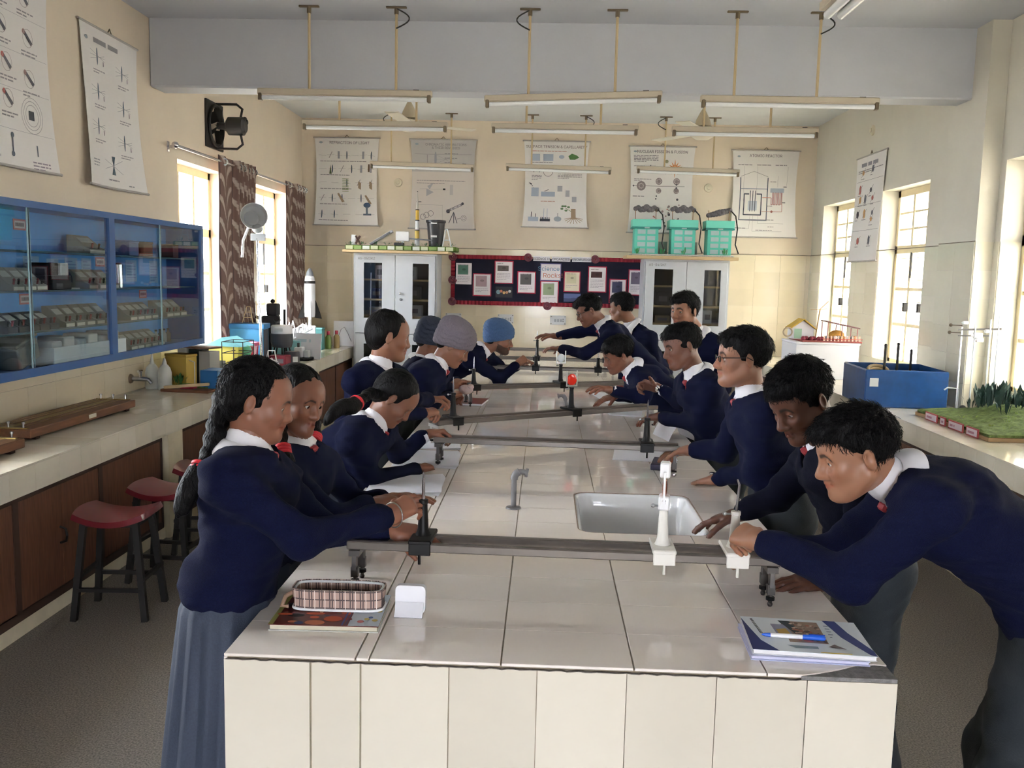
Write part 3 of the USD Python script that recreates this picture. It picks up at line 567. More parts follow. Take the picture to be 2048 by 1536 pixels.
def curtain(label, y0, y1, z0, z1, folds, seed):
    t = thing('curtain', label, 'curtain', (-2.84, y0, 0)); w = y1 - y0; r = random.Random(seed)
    amp = .055; flat = .42                                        # a broad flat part, then tight gathers
    def f(u, v):
        ph = np.where(u < flat, u / flat * 1.0, 1 + (u - flat) / (1 - flat) * folds) * 2 * PI
        a = amp * np.where(u < flat, .35, 1.) * (.8 + .2 * np.cos(v * 3 + seed))
        y = u * w * (1 - .05 * np.sin(v * PI)) + .012 * np.sin(v * 9 + u * 20)
        return np.stack([.0 + a * np.sin(ph), y, z1 - v * (z1 - z0)], -1)
    nu, nv = 110, 150
    m = sheet(f, nu, nv, .003); n = (nu + 1) * (nv + 1)
    u, v = np.meshgrid(np.linspace(0, 1, nu + 1), np.linspace(0, 1, nv + 1), indexing='ij')
    # cloth length along the folds, so that the print is even on the cloth
    cl = np.where(u < flat, u / flat * .36, .36 + (u - flat) / (1 - flat) * (w * 1.7)); vv = v * (z1 - z0)
    px = (cl / .32) % 1; py = vv / .19; side = np.where(px < .5, 1, -1); q = np.abs(px - .5) * 2
    arc = (py + (1 - (1 - q) ** 2) * 1.1 + .5 * (side > 0)) % 1
    leaf = (np.abs(arc - .5) < .17 * np.sqrt(np.clip(q * (1.05 - q) * 3.2, 0, 1))) & (q > .08) & (q < .95)
    base, lf = np.array(lin((112, 88, 80))), np.array(lin((176, 160, 150)))
    dk = np.array(lin((82, 62, 60)))
    c = np.where(leaf[..., None], lf, np.where((px < .06)[..., None], dk, base)).reshape(-1, 3)
    obj('cloth', m, cur_m, t, smooth=True, cd=np.vstack([c, c]))
    k = max(3, folds + 1)
    for i in range(k):
        uu = [0.1, *np.linspace(flat + .08, .96, k - 1)][i]
        obj('eyelet_ring', trimesh.creation.torus(.026, .007, major_sections=20, minor_sections=8).apply_transform(trimesh.transformations.rotation_matrix(PI / 2, (1, .5, 0))).apply_translation((.02, uu * w, 2.59)), chrome, t)
curtain('brown leaf-patterned curtain bunched between the two left windows', 7.86, 8.82, .93, 2.64, 5, 1)
curtain('brown leaf-patterned curtain beside the far left corner', 9.9, 10.66, .93, 2.63, 4, 2)

# ---------------------------------------------------------------- notice board
nb = thing('notice_board', 'dark navy notice board with red ruffled border on the back wall', 'notice board', (0, YB - .0075, 0))
felt = M('navy_felt', (22, 22, 44), .95, var=.2, scale=60); redp = M('red_crepe', (150, 30, 52), .75, var=.15, scale=30)
obj('felt', bx(-1.1, 1.14, -.022, 0, 1.335, 1.87), felt, nb)
def ruffle(p0, p1):
    p0, p1 = np.array(p0), np.array(p1); L = np.linalg.norm(p1 - p0); n = int(L / .012)
    d = (p1 - p0) / L; s = np.cross(d, (0, 1, 0)); q = np.linspace(0, 1, n); w = .024
    return sheet(lambda u, v: (p0 + (u * L)[..., None] * d + ((v - .5) * 2 * w)[..., None] * s + (-.03 - .008 * np.sin(u * L * 140))[..., None] * np.array([0, 1., 0])), n, 2, .0015)
obj('red_border', cat_([ruffle((-1.1, 0, 1.875), (-.18, 0, 1.875)), ruffle((.58, 0, 1.875), (1.14, 0, 1.875)), ruffle((-1.1, 0, 1.33), (1.14, 0, 1.33)), ruffle((-1.105, 0, 1.34), (-1.105, 0, 1.87))]), redp, nb, label='ruffled red paper border')
for x, z in ((-1.11, 1.875), (-1.11, 1.6), (-1.11, 1.345), (-.21, 1.885), (.585, 1.88), (.03, 1.315)):
    a = np.linspace(0, 6 * PI, 60); obj('rosette', cat_([tube(np.c_[x + (.008 + .0022 * a) * np.cos(a), -.04 + .008 * np.sin(a * 3), z + (.008 + .0022 * a) * np.sin(a)], .007, 6)]), M('dusty_pink_paper', (134, 74, 88), .8), nb)
for x0, x1, s in ((-.15, .05, 'SCIENCE IS'), (.07, .29, 'ORGANISED'), (.31, .54, 'KNOWLEDGE')):
    k = Ink(); k.text(s, 0, -.012, .026, (110, 110, 120), True); m, cd = k.build(); m = xf(m, ((x0 + x1) / 2, -.0455, 1.868), rx=90)
    st = obj('paper_strip', bx(x0, x1, -.045, -.04, 1.842, 1.898), M('strip_white', (226, 222, 228), .6), nb); obj('lettering', m, print_m, st, smooth=False, cd=cd)
notes = [(-1.03, 1.57, .23, .285, 'at the upper left with a green picture', (86, 128, 112), .55), (-.67, 1.42, .23, .29, 'second from the left with a pinkish drawing', (178, 150, 158), .4), (-.2 + -.04, 1.6, .24, .285, 'below the left ruffle end with a thin dark picture', (110, 96, 92), .3),
         (.1 - .3 + .16 - .2 + .0, 0, 0, 0, '', None, 0)]
def note(x, z, w, h, where, pic, ph, red=1, cream=0, px=.12):
    t = thing('pinned_sheet', f'white sheet pinned to the notice board, {where}', 'pinned sheet', (x, YB - .0285, z))
    if red: obj('red_mount', bx(-.012, w + .012, -.003, 0, -.012, h + .012), M('red_card', (176, 28, 66), .7), t)
    obj('sheet', bx(0, w, -.006, -.003, 0, h), M('note_cream', (228, 218, 196), .6) if cream else M('note_white', (232, 226, 230), .6), t)
    k = Ink(); r = random.Random(int(x * 100) + 500)
    if pic: k.rect(w * px, h * (1 - ph) - .02, w * px + w * .66, h * .93 if ph > .45 else h * .82, pic); k.disc(w * .5, h * .7, w * .12, tuple(int(c * .8) for c in pic), w * .07)
    k.lines(w * .1, h * .9, w * .8, 1, .02, .008, (170, 160, 170), r); k.lines(w * .1, h * (1 - ph) - .05, w * .88, int((h * (1 - ph) - .06) / .018), .018, .005, (168, 160, 170), r)
    m, cd = k.build(); obj('print', xf(m, (0, -.0062, 0), rx=90), print_m, t, smooth=False, cd=cd)
PX = lambda px: (px - 1093) / 1810 * 10.9 + .0                   # board drawing frame to metres
def bpx(a, b, c, d): return PX(880 + a * .2148), 1.66 - (490 + d * .215 - 553) / 1810 * 10.9 - .1 + .064, (b - a) * .2148 / 1810 * 10.9, (d - c) * .215 / 1810 * 10.9
for (a, b, c, d), wh, pic, ph, red, cr in [((165, 310, 158, 352), 'upper left with a green picture', (86, 128, 112), .46, 0, 0), ((332, 485, 258, 448), 'lower left with a pinkish drawing', (178, 150, 158), .5, 1, 0), ((530, 686, 138, 330), 'top row third, with a thin dark picture', (104, 92, 90), .36, 1, 0),
        ((742, 895, 230, 415), 'left of the lettered card, grey picture', (96, 92, 94), .52, 1, 0), ((955, 1108, 312, 505), 'under the lettered card, green landscape', (150, 164, 132), .55, 1, 0), ((1170, 1305, 220, 392), 'cream, with a small line drawing', (214, 208, 176), .5, 1, 1),
        ((1392, 1545, 170, 390), 'top right with a dark photograph', (74, 40, 40), .36, 1, 0), ((1590, 1730, 280, 485), 'right with a night photograph', (72, 76, 108), .5, 1, 0), ((1762, 1890, 190, 410), 'rightmost, partly behind the cupboard', (110, 100, 120), .5, 1, 0)]:
    x, z, w, h = bpx(a, b, c, d); note(x, z, w, h, wh, pic, ph, red, cr)
x, z, w, h = bpx(950, 1128, 150, 296)
t = thing('pinned_card', 'white card hand-lettered Science Rocks at the middle of the board', 'card', (x, YB - .0285, z))
obj('border', bx(-.01, w + .01, -.003, 0, -.01, h + .01), M('card_lilac', (96, 92, 140), .7), t); obj('sheet', bx(0, w, -.006, -.003, 0, h), M('note_white', (232, 226, 230), .6), t)
k = Ink(); k.text('Science', w * .4, h * .58, .05, (96, 140, 170)); k.text('Rocks!', w * .62, h * .15, .055, (196, 120, 100)); m, cd = k.build(); obj('lettering', xf(m, (0, -.0062, 0), rx=90), print_m, t, smooth=False, cd=cd)
for q, (a, b, c, d), col, lb in (('a', (1165, 1320, 415, 490), (96, 110, 160), 'blue landscape print low on the notice board'), ('b', (535, 690, 365, 465), (34, 34, 44), 'dark print of coloured planets low on the notice board'), ('c', (1440, 1500, 430, 485), (190, 190, 196), 'small pale print half behind the reaching boy')):
    x, z, w, h = bpx(a, b, c, d); t = thing('pinned_print', lb, 'print', (x, YB - .0285, z)); obj('sheet', bx(0, w, -.003, 0, 0, h), M('print_' + q, col, .5), t)
    k = Ink()
    if q == 'b':
        for i, cc in enumerate([(120, 150, 160), (200, 120, 90), (210, 170, 110), (190, 140, 110), (200, 200, 200)]): k.disc(w * (.16 + i * .17), h * (.5 + .08 * math.sin(i * 2)), h * (.2 if i == 0 else .13), cc)
    else: k.poly([(0, 0), (w, 0), (w, h * .35), (w * .6, h * .5), (w * .3, h * .4), (0, h * .45)], tuple(int(c * .75) for c in col))
    m, cd = k.build(); obj('print', xf(m, (0, -.0032, 0), rx=90), print_m, t, smooth=False, cd=cd)

# ---------------------------------------------------------------- steel cupboards
alm = M('grey_enamel_steel', (196, 200, 206), .4, var=.03, scale=5); ply = M('plain_plywood', (206, 180, 138), .6, var=.12, scale=9, stretch=(1, 8, 8)); pane_m = Mpane('cupboard_glass', (.8, .82, .84), .8)
shelf_tan = M('shelf_tan', (190, 164, 122), .6); inside_grey = M('cupboard_inside', (96, 94, 94), .8)
def cupboard(label, x0, code, boxes):
    w, d, h = .97, .42, 1.885; t = thing('steel_cupboard', label, 'cupboard', (x0, 10.46, 0))
    obj('body', cat_([bx(0, .02, 0, d, .02, h), bx(w - .02, w, 0, d, .02, h), bx(0, w, d - .01, d, .02, h), bx(.02, w - .02, .0, d, .02, .06), bx(.02, w - .02, 0, d, h - .02, h), bx(.02, w - .02, 0, d, .93, .96)]), alm, t, smooth=False)
    obj('back_lining', bx(.02, w - .02, d - .02, d - .01, .06, h - .02), inside_grey, t, smooth=False)
    for q in (0, 1):
        a, b = (.022, w / 2 - .002) if q == 0 else (w / 2 + .002, w - .022); pa, pb = (a + .1, b - .15) if q == 0 else (a + .2, b - .075)
        dr = obj('door', diff(rb(a, b, -.02, 0, .965, h - .02, .003), bx(pa, pb, -.1, .1, 1.14, h - .11)), alm, t, smooth=False)
        obj('pane', bx(pa, pb, -.012, -.008, 1.14, h - .11), pane_m, dr, smooth=False)
        lo = obj('door', diff(rb(a, b, -.02, 0, .05, .955, .003), bx(pa, pb, -.1, .1, .2, .84)), alm, t, smooth=False)
        obj('pane', bx(pa, pb, -.012, -.008, .2, .84), pane_m, lo, smooth=False)
        if q:
            obj('knob', cat_([ball((a + .06, -.04, 1.43), .016, 2), cyl((a + .06, -.04, 1.43), (a + .06, -.018, 1.43), .008)]), chrome, dr)
            obj('lock', lathe([(0, 0), (.016, 0), (.014, .008), (0, .01)], 16).apply_transform(trimesh.transformations.rotation_matrix(PI / 2, (1, 0, 0))).apply_translation((a + .065, -.02, 1.36)), steel, dr)
        else:
            kk = Ink(); kk.text(code, .13, 0, .026, (96, 92, 92)); m, cd = kk.build(); obj('lettering', xf(m, (a - .0, -.0206, h - .075), rx=90), print_m, dr, smooth=False, cd=cd)
    for z in (.3, .55, 1.14, 1.34, 1.57): obj('shelf', bx(.02, w - .02, .04, d - .02, z, z + .02), shelf_tan, t, smooth=False)
    return t
cupboard('grey steel glazed cupboard left of the notice board, marked AS-05/2KZ', -2.215, 'AS-05/2KZ', 0)
cupboard('grey steel glazed cupboard right of the notice board, marked AS-04/2KF', 1.12, 'AS-04/2KF', 0)
pack = {'p': (206, 190, 200), 'w': (222, 222, 224), 'b': (60, 66, 110), 't': (150, 132, 112), 'g': (86, 84, 88), 'o': (176, 104, 88)}
for lb, x, z, dx, dy, dz, c in [('pale box with printed squares on the top shelf of the left cupboard, left pane', -1.99, 1.59, .1, .1, .16, 'p'), ('white crumpled pack on the top shelf behind the right pane of the left cupboard', -1.67, 1.59, .16, .12, .15, 'w'), ('dark carton on the middle shelf behind the right pane of the left cupboard', -1.66, 1.36, .2, .14, .15, 'g'),
        ('white printed box stack on the lower shelf of the left cupboard', -1.66, 1.16, .22, .14, .13, 'w'), ('blue-topped carton on the middle shelf of the left cupboard, left pane', -2.05, 1.36, .15, .14, .12, 'b'), ('tan carton on the lower shelf of the left cupboard, left pane', -2.06, 1.16, .17, .14, .1, 't'),
        ('dark carton behind the left pane of the right cupboard', 1.29, 1.36, .16, .14, .15, 'g'), ('tan instrument box low in the right cupboard, left pane', 1.28, 1.16, .18, .14, .08, 't'), ('pale carton behind the right pane of the right cupboard', 1.84, 1.16, .1, .12, .15, 'w')]:
    o = thing('carton', lb, 'box', (x, 10.6, z)); obj('box_body', rb(0, dx, 0, dy, 0, dz, .004), M('carton_' + c, pack[c], .6), o); obj('label_patch', bx(dx * .2, dx * .8, -.0015, 0, dz * .3, dz * .7), M('carton_label', (120, 116, 124), .6), o, smooth=False)
obj('white_rod', cyl((-2.03, 10.53, 1.165), (-2.02, 10.5, 1.66), .006, 8), M('white_plastic', (236, 236, 238), .35), label='thin white rod leaning behind the left pane of the left cupboard', cat='rod')
# ---------------------------------------------------------------- side counters with cupboards
wood = M('red_brown_wood', (104, 66, 46), .55, var=.3, scale=14, bump=.1, stretch=(6, 6, .6)); wood_d = M('dark_wood_frame', (62, 42, 32), .55, var=.2, scale=14)
slab_tile = [M(f'counter_tile_{k}', c, .13, var=.03, scale=6) for k, c in (('a', (222, 214, 194)), ('b', (214, 206, 186)), ('c', (226, 218, 200)))]
plaster = M('cream_plaster', (214, 202, 172), .75, var=.08, scale=8)
def counter(label, xw, xe, y0, y1, units, ytile):
    """A tiled masonry worktop along a side wall (xw its wall edge, xe its free edge)."""
    s = 1 if xe > xw else -1; t = thing('side_worktop', label, 'worktop', (0, 0, 0))
    obj('core', cat_([bx(min(xw, xe - s * .006), max(xw, xe - s * .006), y0, y1, TZ - .125, TZ - .008)]), grout, t, smooth=False)
    n = int((y1 - y0) / .2)
    for j in range(n):
        a, b = y0 + j * .2 + .0007, y0 + (j + 1) * .2 - .0007
        if b < ytile: continue
        for x0, x1 in ((xe, xe - s * .3), (xe - s * .3, xe - s * .6), (xe - s * .6, xw)):
            p, q = sorted((x0, x1)); obj('tile', bx(p + .0008, q - .0008, a, b, TZ - .008, TZ), slab_tile[rnd.randrange(3)], t, smooth=False)
        p, q = sorted((xe, xe - s * .006)); obj('tile', bx(p, q, a, b, TZ - .13, TZ - .0085), slab_tile[rnd.randrange(3)], t, smooth=False)
    if y0 < ytile: obj('plain_top', bx(min(xw, xe), max(xw, xe), y0, ytile - .2, TZ - .13, TZ), slab_tile[0], t, smooth=False)
    obj(f'trim_{4 + (s < 0)}', cat_([bx(min(xw, xe - s * .05), max(xw, xe - s * .05), y0, y1, 0, .07)] + [bx(min(xw, xe - s * .02), max(xw, xe - s * .02), a, b, .0, TZ - .131) for a, b in units['piers']]), plaster, kind=S, smooth=False, label='cream plinth and piers under the worktop')
    return t
def base_cupboard(label, xe, s, a, b, ndoor, handles=True):
    t = thing('base_cupboard', label, 'cupboard', (xe - s * .05, a, 0)); L = b - a; f = lambda x0, x1, y0, y1, z0, z1: bx(min(-s * x0, -s * x1), max(-s * x0, -s * x1), y0, y1, z0, z1)
    n = ndoor // 2; w = L / n
    obj('carcass', f(.03, .45, .0, L, .07, .655), wood_d, t, smooth=False)
    obj('frame', cat_([f(0, .03, 0, L, .615, .655), f(0, .03, 0, L, .07, .11)] + [f(0, .03, k * w - .02 * (k > 0) , k * w + .02 * (k < n) + .0, .11, .615) for k in range(n + 1)]), wood_d, t, smooth=False)
    for k in range(n):
        for q in (0, 1):
            p0 = k * w + .022 + q * (w / 2 - .022) + .001; p1 = p0 + w / 2 - .024
            d = obj('door', f(.004, .026, p0, p1, .113, .612), wood, t, smooth=False)
            if handles and q == 0:
                y = p1 - .03; obj('handle', tube([(s * (.001), y, .33), (s * .03, y, .34), (s * .04, y - .01, .37), (s * .03, y, .40), (s * .001, y, .41)], .006, 8), black_iron, d)
    return t
counter('long tiled worktop along the left wall', XL + .007, -2.26, 1.5, 10.86, dict(piers=[(5.38, 5.6), (9.0, 9.1)]), 3.5)
counter('long tiled worktop along the right wall under the windows', XR - .007, 2.352, 1.5, 10.86, dict(piers=[(6.6, 6.8), (4.0, 4.2)]), 4.3)
base_cupboard('red-brown wooden cupboard under the nearer half of the left worktop', -2.26, 1, 3.05, 5.36, 6)
base_cupboard('wooden cupboard under the left worktop beyond the cream pier', -2.26, 1, 5.62, 8.98, 8)
base_cupboard('wooden cupboard under the far end of the left worktop', -2.26, 1, 9.12, 10.82, 4, False)
base_cupboard('wooden cupboard under the right worktop, near', 2.352, -1, 4.25, 6.55, 6, False)
base_cupboard('wooden cupboard under the right worktop, far', 2.352, -1, 6.85, 10.8, 8, False)

# stools
stool_red = M('maroon_stool_seat', (100, 24, 34), .35, var=.1, scale=10, coat=.2)
def stool(label, x, y, rz):
    t = thing('lab_stool', label, 'stool', (x, y, 0), rz); h = .475
    def f(u, v):
        a, b = (u - .5), (v - .5); r = np.maximum(np.abs(a), np.abs(b)) * 2
        return np.stack([a * .36 * (1 - .10 * b * b * 4), b * .30 * (1 - .1 * a * a * 4), h + .035 * (4 * a * a) - .008 * (4 * b * b) * 1.0], -1)
    obj('seat', sheet(f, 16, 12, .028), stool_red, t, smooth=40)
    L = [(-.12, -.10), (.12, -.10), (.12, .10), (-.12, .10)]
    for lx, ly in L: obj('leg', bar((lx, ly, h - .005), (lx * 1.38, ly * 1.35, .0), .028, .028, (0, 1, 0)), black_iron, t)
    for i in range(4):
        a, b = L[i], L[(i + 1) % 4]; z = .15 + .05 * (i % 2); k = 1.3; obj('stretcher', bar((a[0] * k, a[1] * k, z), (b[0] * k, b[1] * k, z), .018, .018), black_iron, t)
    obj('seat_frame', cat_([bar((*L[i], h - .015), (*L[(i + 1) % 4], h - .015), .02, .025) for i in range(4)]), black_iron, t)
    return t
st = stool('maroon saddle-seat stool on black legs, nearest on the left', -2.02, 4.17, 4)
dup(st, 'maroon stool second from the near end beside the left cupboards', (-1.99, 4.68, 0), -4)
dup(st, 'maroon stool third in the row, half behind the nearest girl', (-1.97, 5.2, 0), 6)
dup(st, 'maroon stool farthest of the left row, behind the nearest girl', (-1.95, 5.75, 0), 0)

# ---------------------------------------------------------------- blue display case and its instruments
blue_fr = M('navy_blue_enamel', (58, 96, 150), .35, var=.06, scale=8); blue_in = M('bright_blue_lining', (96, 168, 236), .6, var=.05, scale=5)
CY0, CY1, CZ0, CZ1, CXF = 3.72, 6.93, 1.085, 1.985, -2.63
case = thing('display_case', 'long blue wall case with sliding glass fronts and shelves of meters', 'display case', (XL, CY0, 0)); L = CY1 - CY0; D = CXF - XL
obj('carcass', cat_([bx(0.008, D - .031, 0, .025, CZ0, CZ1), bx(.008, D - .031, L - .025, L, CZ0, CZ1), bx(.008, D - .031, .025, L - .025, CZ0, CZ0 + .03), bx(.008, D - .031, .025, L - .025, CZ1 - .03, CZ1)]), blue_fr, case, smooth=False)
obj('back_panel', bx(.008, .02, .025, L - .025, CZ0 + .03, CZ1 - .03), blue_in, case, smooth=False)
ZS = [CZ0 + .03, 1.31, 1.525, 1.735]
for z in ZS[1:]: obj('shelf', bx(.02, D - .06, .025, L - .025, z - .008, z), M('shelf_glass_green', (70, 110, 120), .3), case, smooth=False)
cm = 5.46 - CY0; MG = Mpane('case_glass', (.86, .9, .92), 1.)
obj('front_frame', cat_([bx(D - .03, D, 0, L, CZ0, CZ0 + .045), bx(D - .03, D, 0, L, CZ1 - .035, CZ1), bx(D - .03, D, 0, .04, CZ0 + .045, CZ1 - .035), bx(D - .03, D, L - .045, L, CZ0 + .045, CZ1 - .035), bx(D - .03, D, cm - .035, cm + .035, CZ0 + .045, CZ1 - .035)]), blue_fr, case, smooth=False)
for a, b in ((.04, cm - .035), (cm + .035, L - .045)):
    m_ = (a + b) / 2
    for k, (p, q) in enumerate(((a, m_ + .02), (m_ - .02, b))): 
        g = obj('sliding_glass', bx(D - .026 + .012 * k, D - .022 + .012 * k, p, q, CZ0 + .045, CZ1 - .035), MG, case, smooth=False)
        obj('polished_edge', bx(D - .027 + .012 * k, D - .021 + .012 * k, (q if k == 0 else p) - .003, (q if k == 0 else p) + .003, CZ0 + .045, CZ1 - .035), M('glass_edge', (168, 205, 214), .15), g, smooth=False)  # pale strip paints in the bright highlight along the glass edge
ZIN = lambda r: ZS[r]
grey_case = [M(f'meter_grey_{k}', c, .5, var=.06, scale=12) for k, c in (('a', (138, 138, 126)), ('b', (120, 122, 114)), ('c', (152, 148, 134)), ('d', (70, 72, 74)))]
strip_w = M('meter_label_cream', (226, 222, 204), .5)
def meter(label, y, row, col, w=.1, h=.1, strip=1, group=None):
    """A desk meter: wedge case, dial on the slope, terminals and a pale strip at its foot."""
    t = thing('desk_meter', label, 'meter', (XL + .07, y, ZIN(row)), 0, group); d = .14
    P = Polygon([(0, 0), (d, 0), (d, .028), (d - .03, .04), (.025, h), (0, h)]); m = ext(P, w); m.vertices = np.c_[m.vertices[:, 0], m.vertices[:, 2] * -1 + w, m.vertices[:, 1]]; m.invert()
    obj('meter_case', m, grey_case[col], t, smooth=False)
    sl = np.array([d - .055, 0, h - .04]); sl = sl / np.linalg.norm(sl); n = np.array([h - .04, 0, d - .055]); n /= np.linalg.norm(n); c = np.array([.025, w / 2, h]) + np.array([d - .055, 0, -(h - .04)]) * .42
    M4 = np.eye(4); M4[:3, :3] = np.stack([[0, 1, 0], -np.array([d - .055, 0, -(h - .04)]) / np.hypot(d - .055, h - .04), n], 1); M4[:3, 3] = c + n * .001
    dial = rb(-w * .36, w * .36, -.022, .022, -.001, .002, .001); dial.apply_transform(M4); obj('dial', dial, M('dial_pale', (206, 208, 200), .25), t)
    if strip: obj('label_strip', bx(d - .001, d + .0015, .006, w - .006, .004, .022), strip_w, t, smooth=False)
    for k in (.3, .7): obj('terminal', cat_([cyl((d - .016, w * k, .034), (d - .012, w * k, .056), .0055, 8), ball((d - .012, w * k, .058), .0075, 1)]), M('terminal_red', (140, 40, 40), .4) if (k < .5) == (col % 2 == 0) else black_iron, t)
    return t
ords = ['first', 'second', 'third', 'fourth', 'fifth', 'sixth', 'seventh', 'eighth']
row_n = ['bottom shelf', 'third shelf down', 'second shelf down', 'top shelf']
proto = {}
def meters(ys, row, side, col, w, h, word, strip=1):
    for k, y in enumerate(ys):
        lb = f'{word} meter, {ords[k]} in its row, {row_n[row]} of the case\'s {side} part'
        key = (col, w, h, strip)
        if key not in proto: proto[key] = meter(lb, y, row, col, w, h, strip, 'meters in the blue case')
        else: dup(proto[key], lb, (XL + .07, y, ZIN(row)), 0, 'meters in the blue case')
meters([4.56, 4.67, 4.78], 2, 'left', 0, .105, .12, 'grey sloping')
meters([5.34, 5.47, 5.61], 2, 'left', 2, .11, .115, 'beige sloping')
meters([4.5, 4.6, 4.7, 4.8, 4.9], 1, 'left', 3, .09, .095, 'dark', 0)
meters([5.06, 5.18, 5.3, 5.42, 5.54], 1, 'left', 1, .1, .12, 'greenish grey')
meters([5.87, 5.98, 6.09, 6.2], 1, 'right', 1, .1, .11, 'grey'); meters([6.45, 6.57, 6.7], 1, 'right', 2, .11, .115, 'beige')
meters([5.87, 5.97, 6.08, 6.19, 6.3], 0, 'right', 0, .095, .11, 'grey')
meters([5.36], 3, 'left', 2, .2, .11, 'single wide brownish')
def simple(nm, lb, cat, loc, parts, rz=0, group=None):
    t = thing(nm, lb, cat, loc, rz, group)
    for pn, m, mt in parts: obj(pn, m, mt, t, smooth=45)
    return t
simple('instrument_box', 'black and white boxed instrument standing on dark meters in the case', 'instrument', (XL + .06, 4.92, ZIN(2)), [('lower_case', rb(0, .16, 0, .2, 0, .08, .004), black_iron), ('upper_case', rb(.01, .14, .01, .1, .081, .15, .004), black_iron), ('white_end', rb(.01, .15, .102, .19, .081, .15, .004), M('pale_card', (206, 208, 206), .6))])
simple('horseshoe_magnet', 'dark ring-shaped magnet leaning on the upper middle shelf of the case', 'magnet', (XL + .13, 5.24, ZIN(2)), [('ring', tube([(.0, .045 * math.cos(a), .052 + .045 * math.sin(a)) for a in np.linspace(-.3, 1.5 * PI, 22)], .009, 8), M('magnet_dark', (40, 44, 60), .4)), ('foot', rb(-.03, .05, -.05, .05, 0, .008, .002), strip_w)])
for y, lb in ((5.9, 'blue-grey flat box on the top shelf of the case'), (6.12, 'brown wooden box on the top shelf of the case')):
    simple('small_box', lb, 'box', (XL + .06, y, ZIN(3)), [('box_body', rb(0, .14, 0, .14, 0, .085, .004), M('box_brown', (124, 88, 62), .6, var=.1) if 'wood' in lb else M('box_slate', (92, 116, 160), .6)), ('lid', rb(-.003, .143, -.003, .143, .085, .1, .003), M('box_lid_brown', (108, 76, 56), .6) if 'wood' in lb else M('box_lid_slate', (112, 132, 170), .6))])
simple('small_box', 'small dark red tin on the top shelf at the far end of the case', 'tin', (XL + .06, 6.7, ZIN(3)), [('box_body', rb(0, .1, 0, .1, 0, .09, .004), M('tin_maroon', (96, 60, 56), .5)), ('lid', rb(-.002, .102, -.002, .102, .09, .1, .003), M('tin_lid', (120, 84, 72), .5))])
for k in range(2): simple('metal_cylinder', f'shiny upright metal cylinder, {["nearer", "farther"][k]} of two behind the right glass', 'cylinder', (XL + .1, 5.86 + k * .09, ZIN(2)), [('tube', lathe([(0, 0), (.026, 0), (.026, .15), (.022, .152), (0, .152)], 18), chrome), ('cap', lathe([(0, .152), (.018, .152), (.018, .16), (0, .162)], 16), black_iron)])
for k in range(4): simple('glass_bottle', f'small bottle, {ords[k]} of four at the far end of the bottom case shelf', 'bottle', (XL + .12, 6.46 + k * .07, ZIN(0)), [('bottle_body', lathe([(0, 0), (.02, 0), (.02, .06), (.009, .075), (.009, .088), (0, .088)], 14), M('bottle_amber' if k % 2 else 'bottle_clear', (110, 96, 84) if k % 2 else (190, 196, 196), .15)), ('stopper', lathe([(0, .088), (.01, .088), (.01, .1), (0, .101)], 12), dark)], group='bottles in the blue case')
simple('cardboard_tray', 'long whitish tray of pale packets on the bottom shelf of the case', 'tray', (XL + .06, 4.8, ZIN(0)), [('tray', diff(rb(0, .22, 0, .85, 0, .1, .004), bx(.01, .21, .01, .84, .01, .2)), M('pale_tray', (196, 208, 212), .5)), *[('packet', rb(.03, .19, .03 + k * .135, .14 + k * .135, .011, .13 + .02 * (k % 2), .006), M('packet_' + 'ab'[k % 2], ((176, 186, 190), (206, 210, 206))[k % 2], .5)) for k in range(6)]])
simple('grey_case', 'grey leaning instrument case low in the case\'s near end', 'instrument', (XL + .06, 4.52, ZIN(0)), [('case_body', xf(rb(0, .2, 0, .2, 0, .12, .01), rx=18), grey_case[1]), ('case_lid', xf(rb(-.004, .204, -.004, .204, .12, .14, .006), rx=18), grey_case[0])])
for y, z, w, h in ((4.98, 1.6, .16, .11), (5.22, 1.58, .13, .12), (5.42, 1.57, .15, .14), (5.62, 1.58, .12, .13), (5.92, 1.6, .15, .11), (6.22, 1.56, .17, .15), (6.6, 1.55, .14, .16)):
    simple('taped_note', f'pale blue-white sheet taped to the case back, {ords[[4.98, 5.22, 5.42, 5.62, 5.92, 6.22, 6.6].index(y)]} of seven from the near end', 'note', (XL + .021, y, z), [('sheet', bx(0, .001, 0, w, 0, h), M('note_pale_blue', (150, 186, 222), .6)), ('written_lines', cat_([bx(.001, .0012, .015, w * (.9 if k % 3 else .6), h - .025 - k * .02, h - .02 - k * .02) for k in range(int(h / .02) - 1)]), M('note_ink', (110, 140, 190), .7))], group='notes taped inside the blue case')
for y, z, lb in ((4.9, 1.85, 'pink-edged label card high in the left section of the case'), (4.93, 1.44, 'pink-edged label card lower in the left section of the case'), (6.42, 1.44, 'pink label card in the right section of the case'), (5.8, 1.66, 'pink label card beside the middle post of the case')):
    simple('label_card', lb, 'label', (XL + .021, y, z), [('border', bx(0, .002, 0, .12, 0, .06), M('label_pink', (206, 130, 130), .6)), ('card', bx(.002, .003, .01, .11, .01, .05), M('label_cream', (222, 208, 206), .6)), ('lettering', cat_([bx(.003, .0033, .018 + k * .012, .027 + k * .012, .02, .04) for k in range(7)]), M('label_ink', (130, 110, 116), .7))])

white_plastic_ = M('white_plastic', (236, 236, 238), .35)
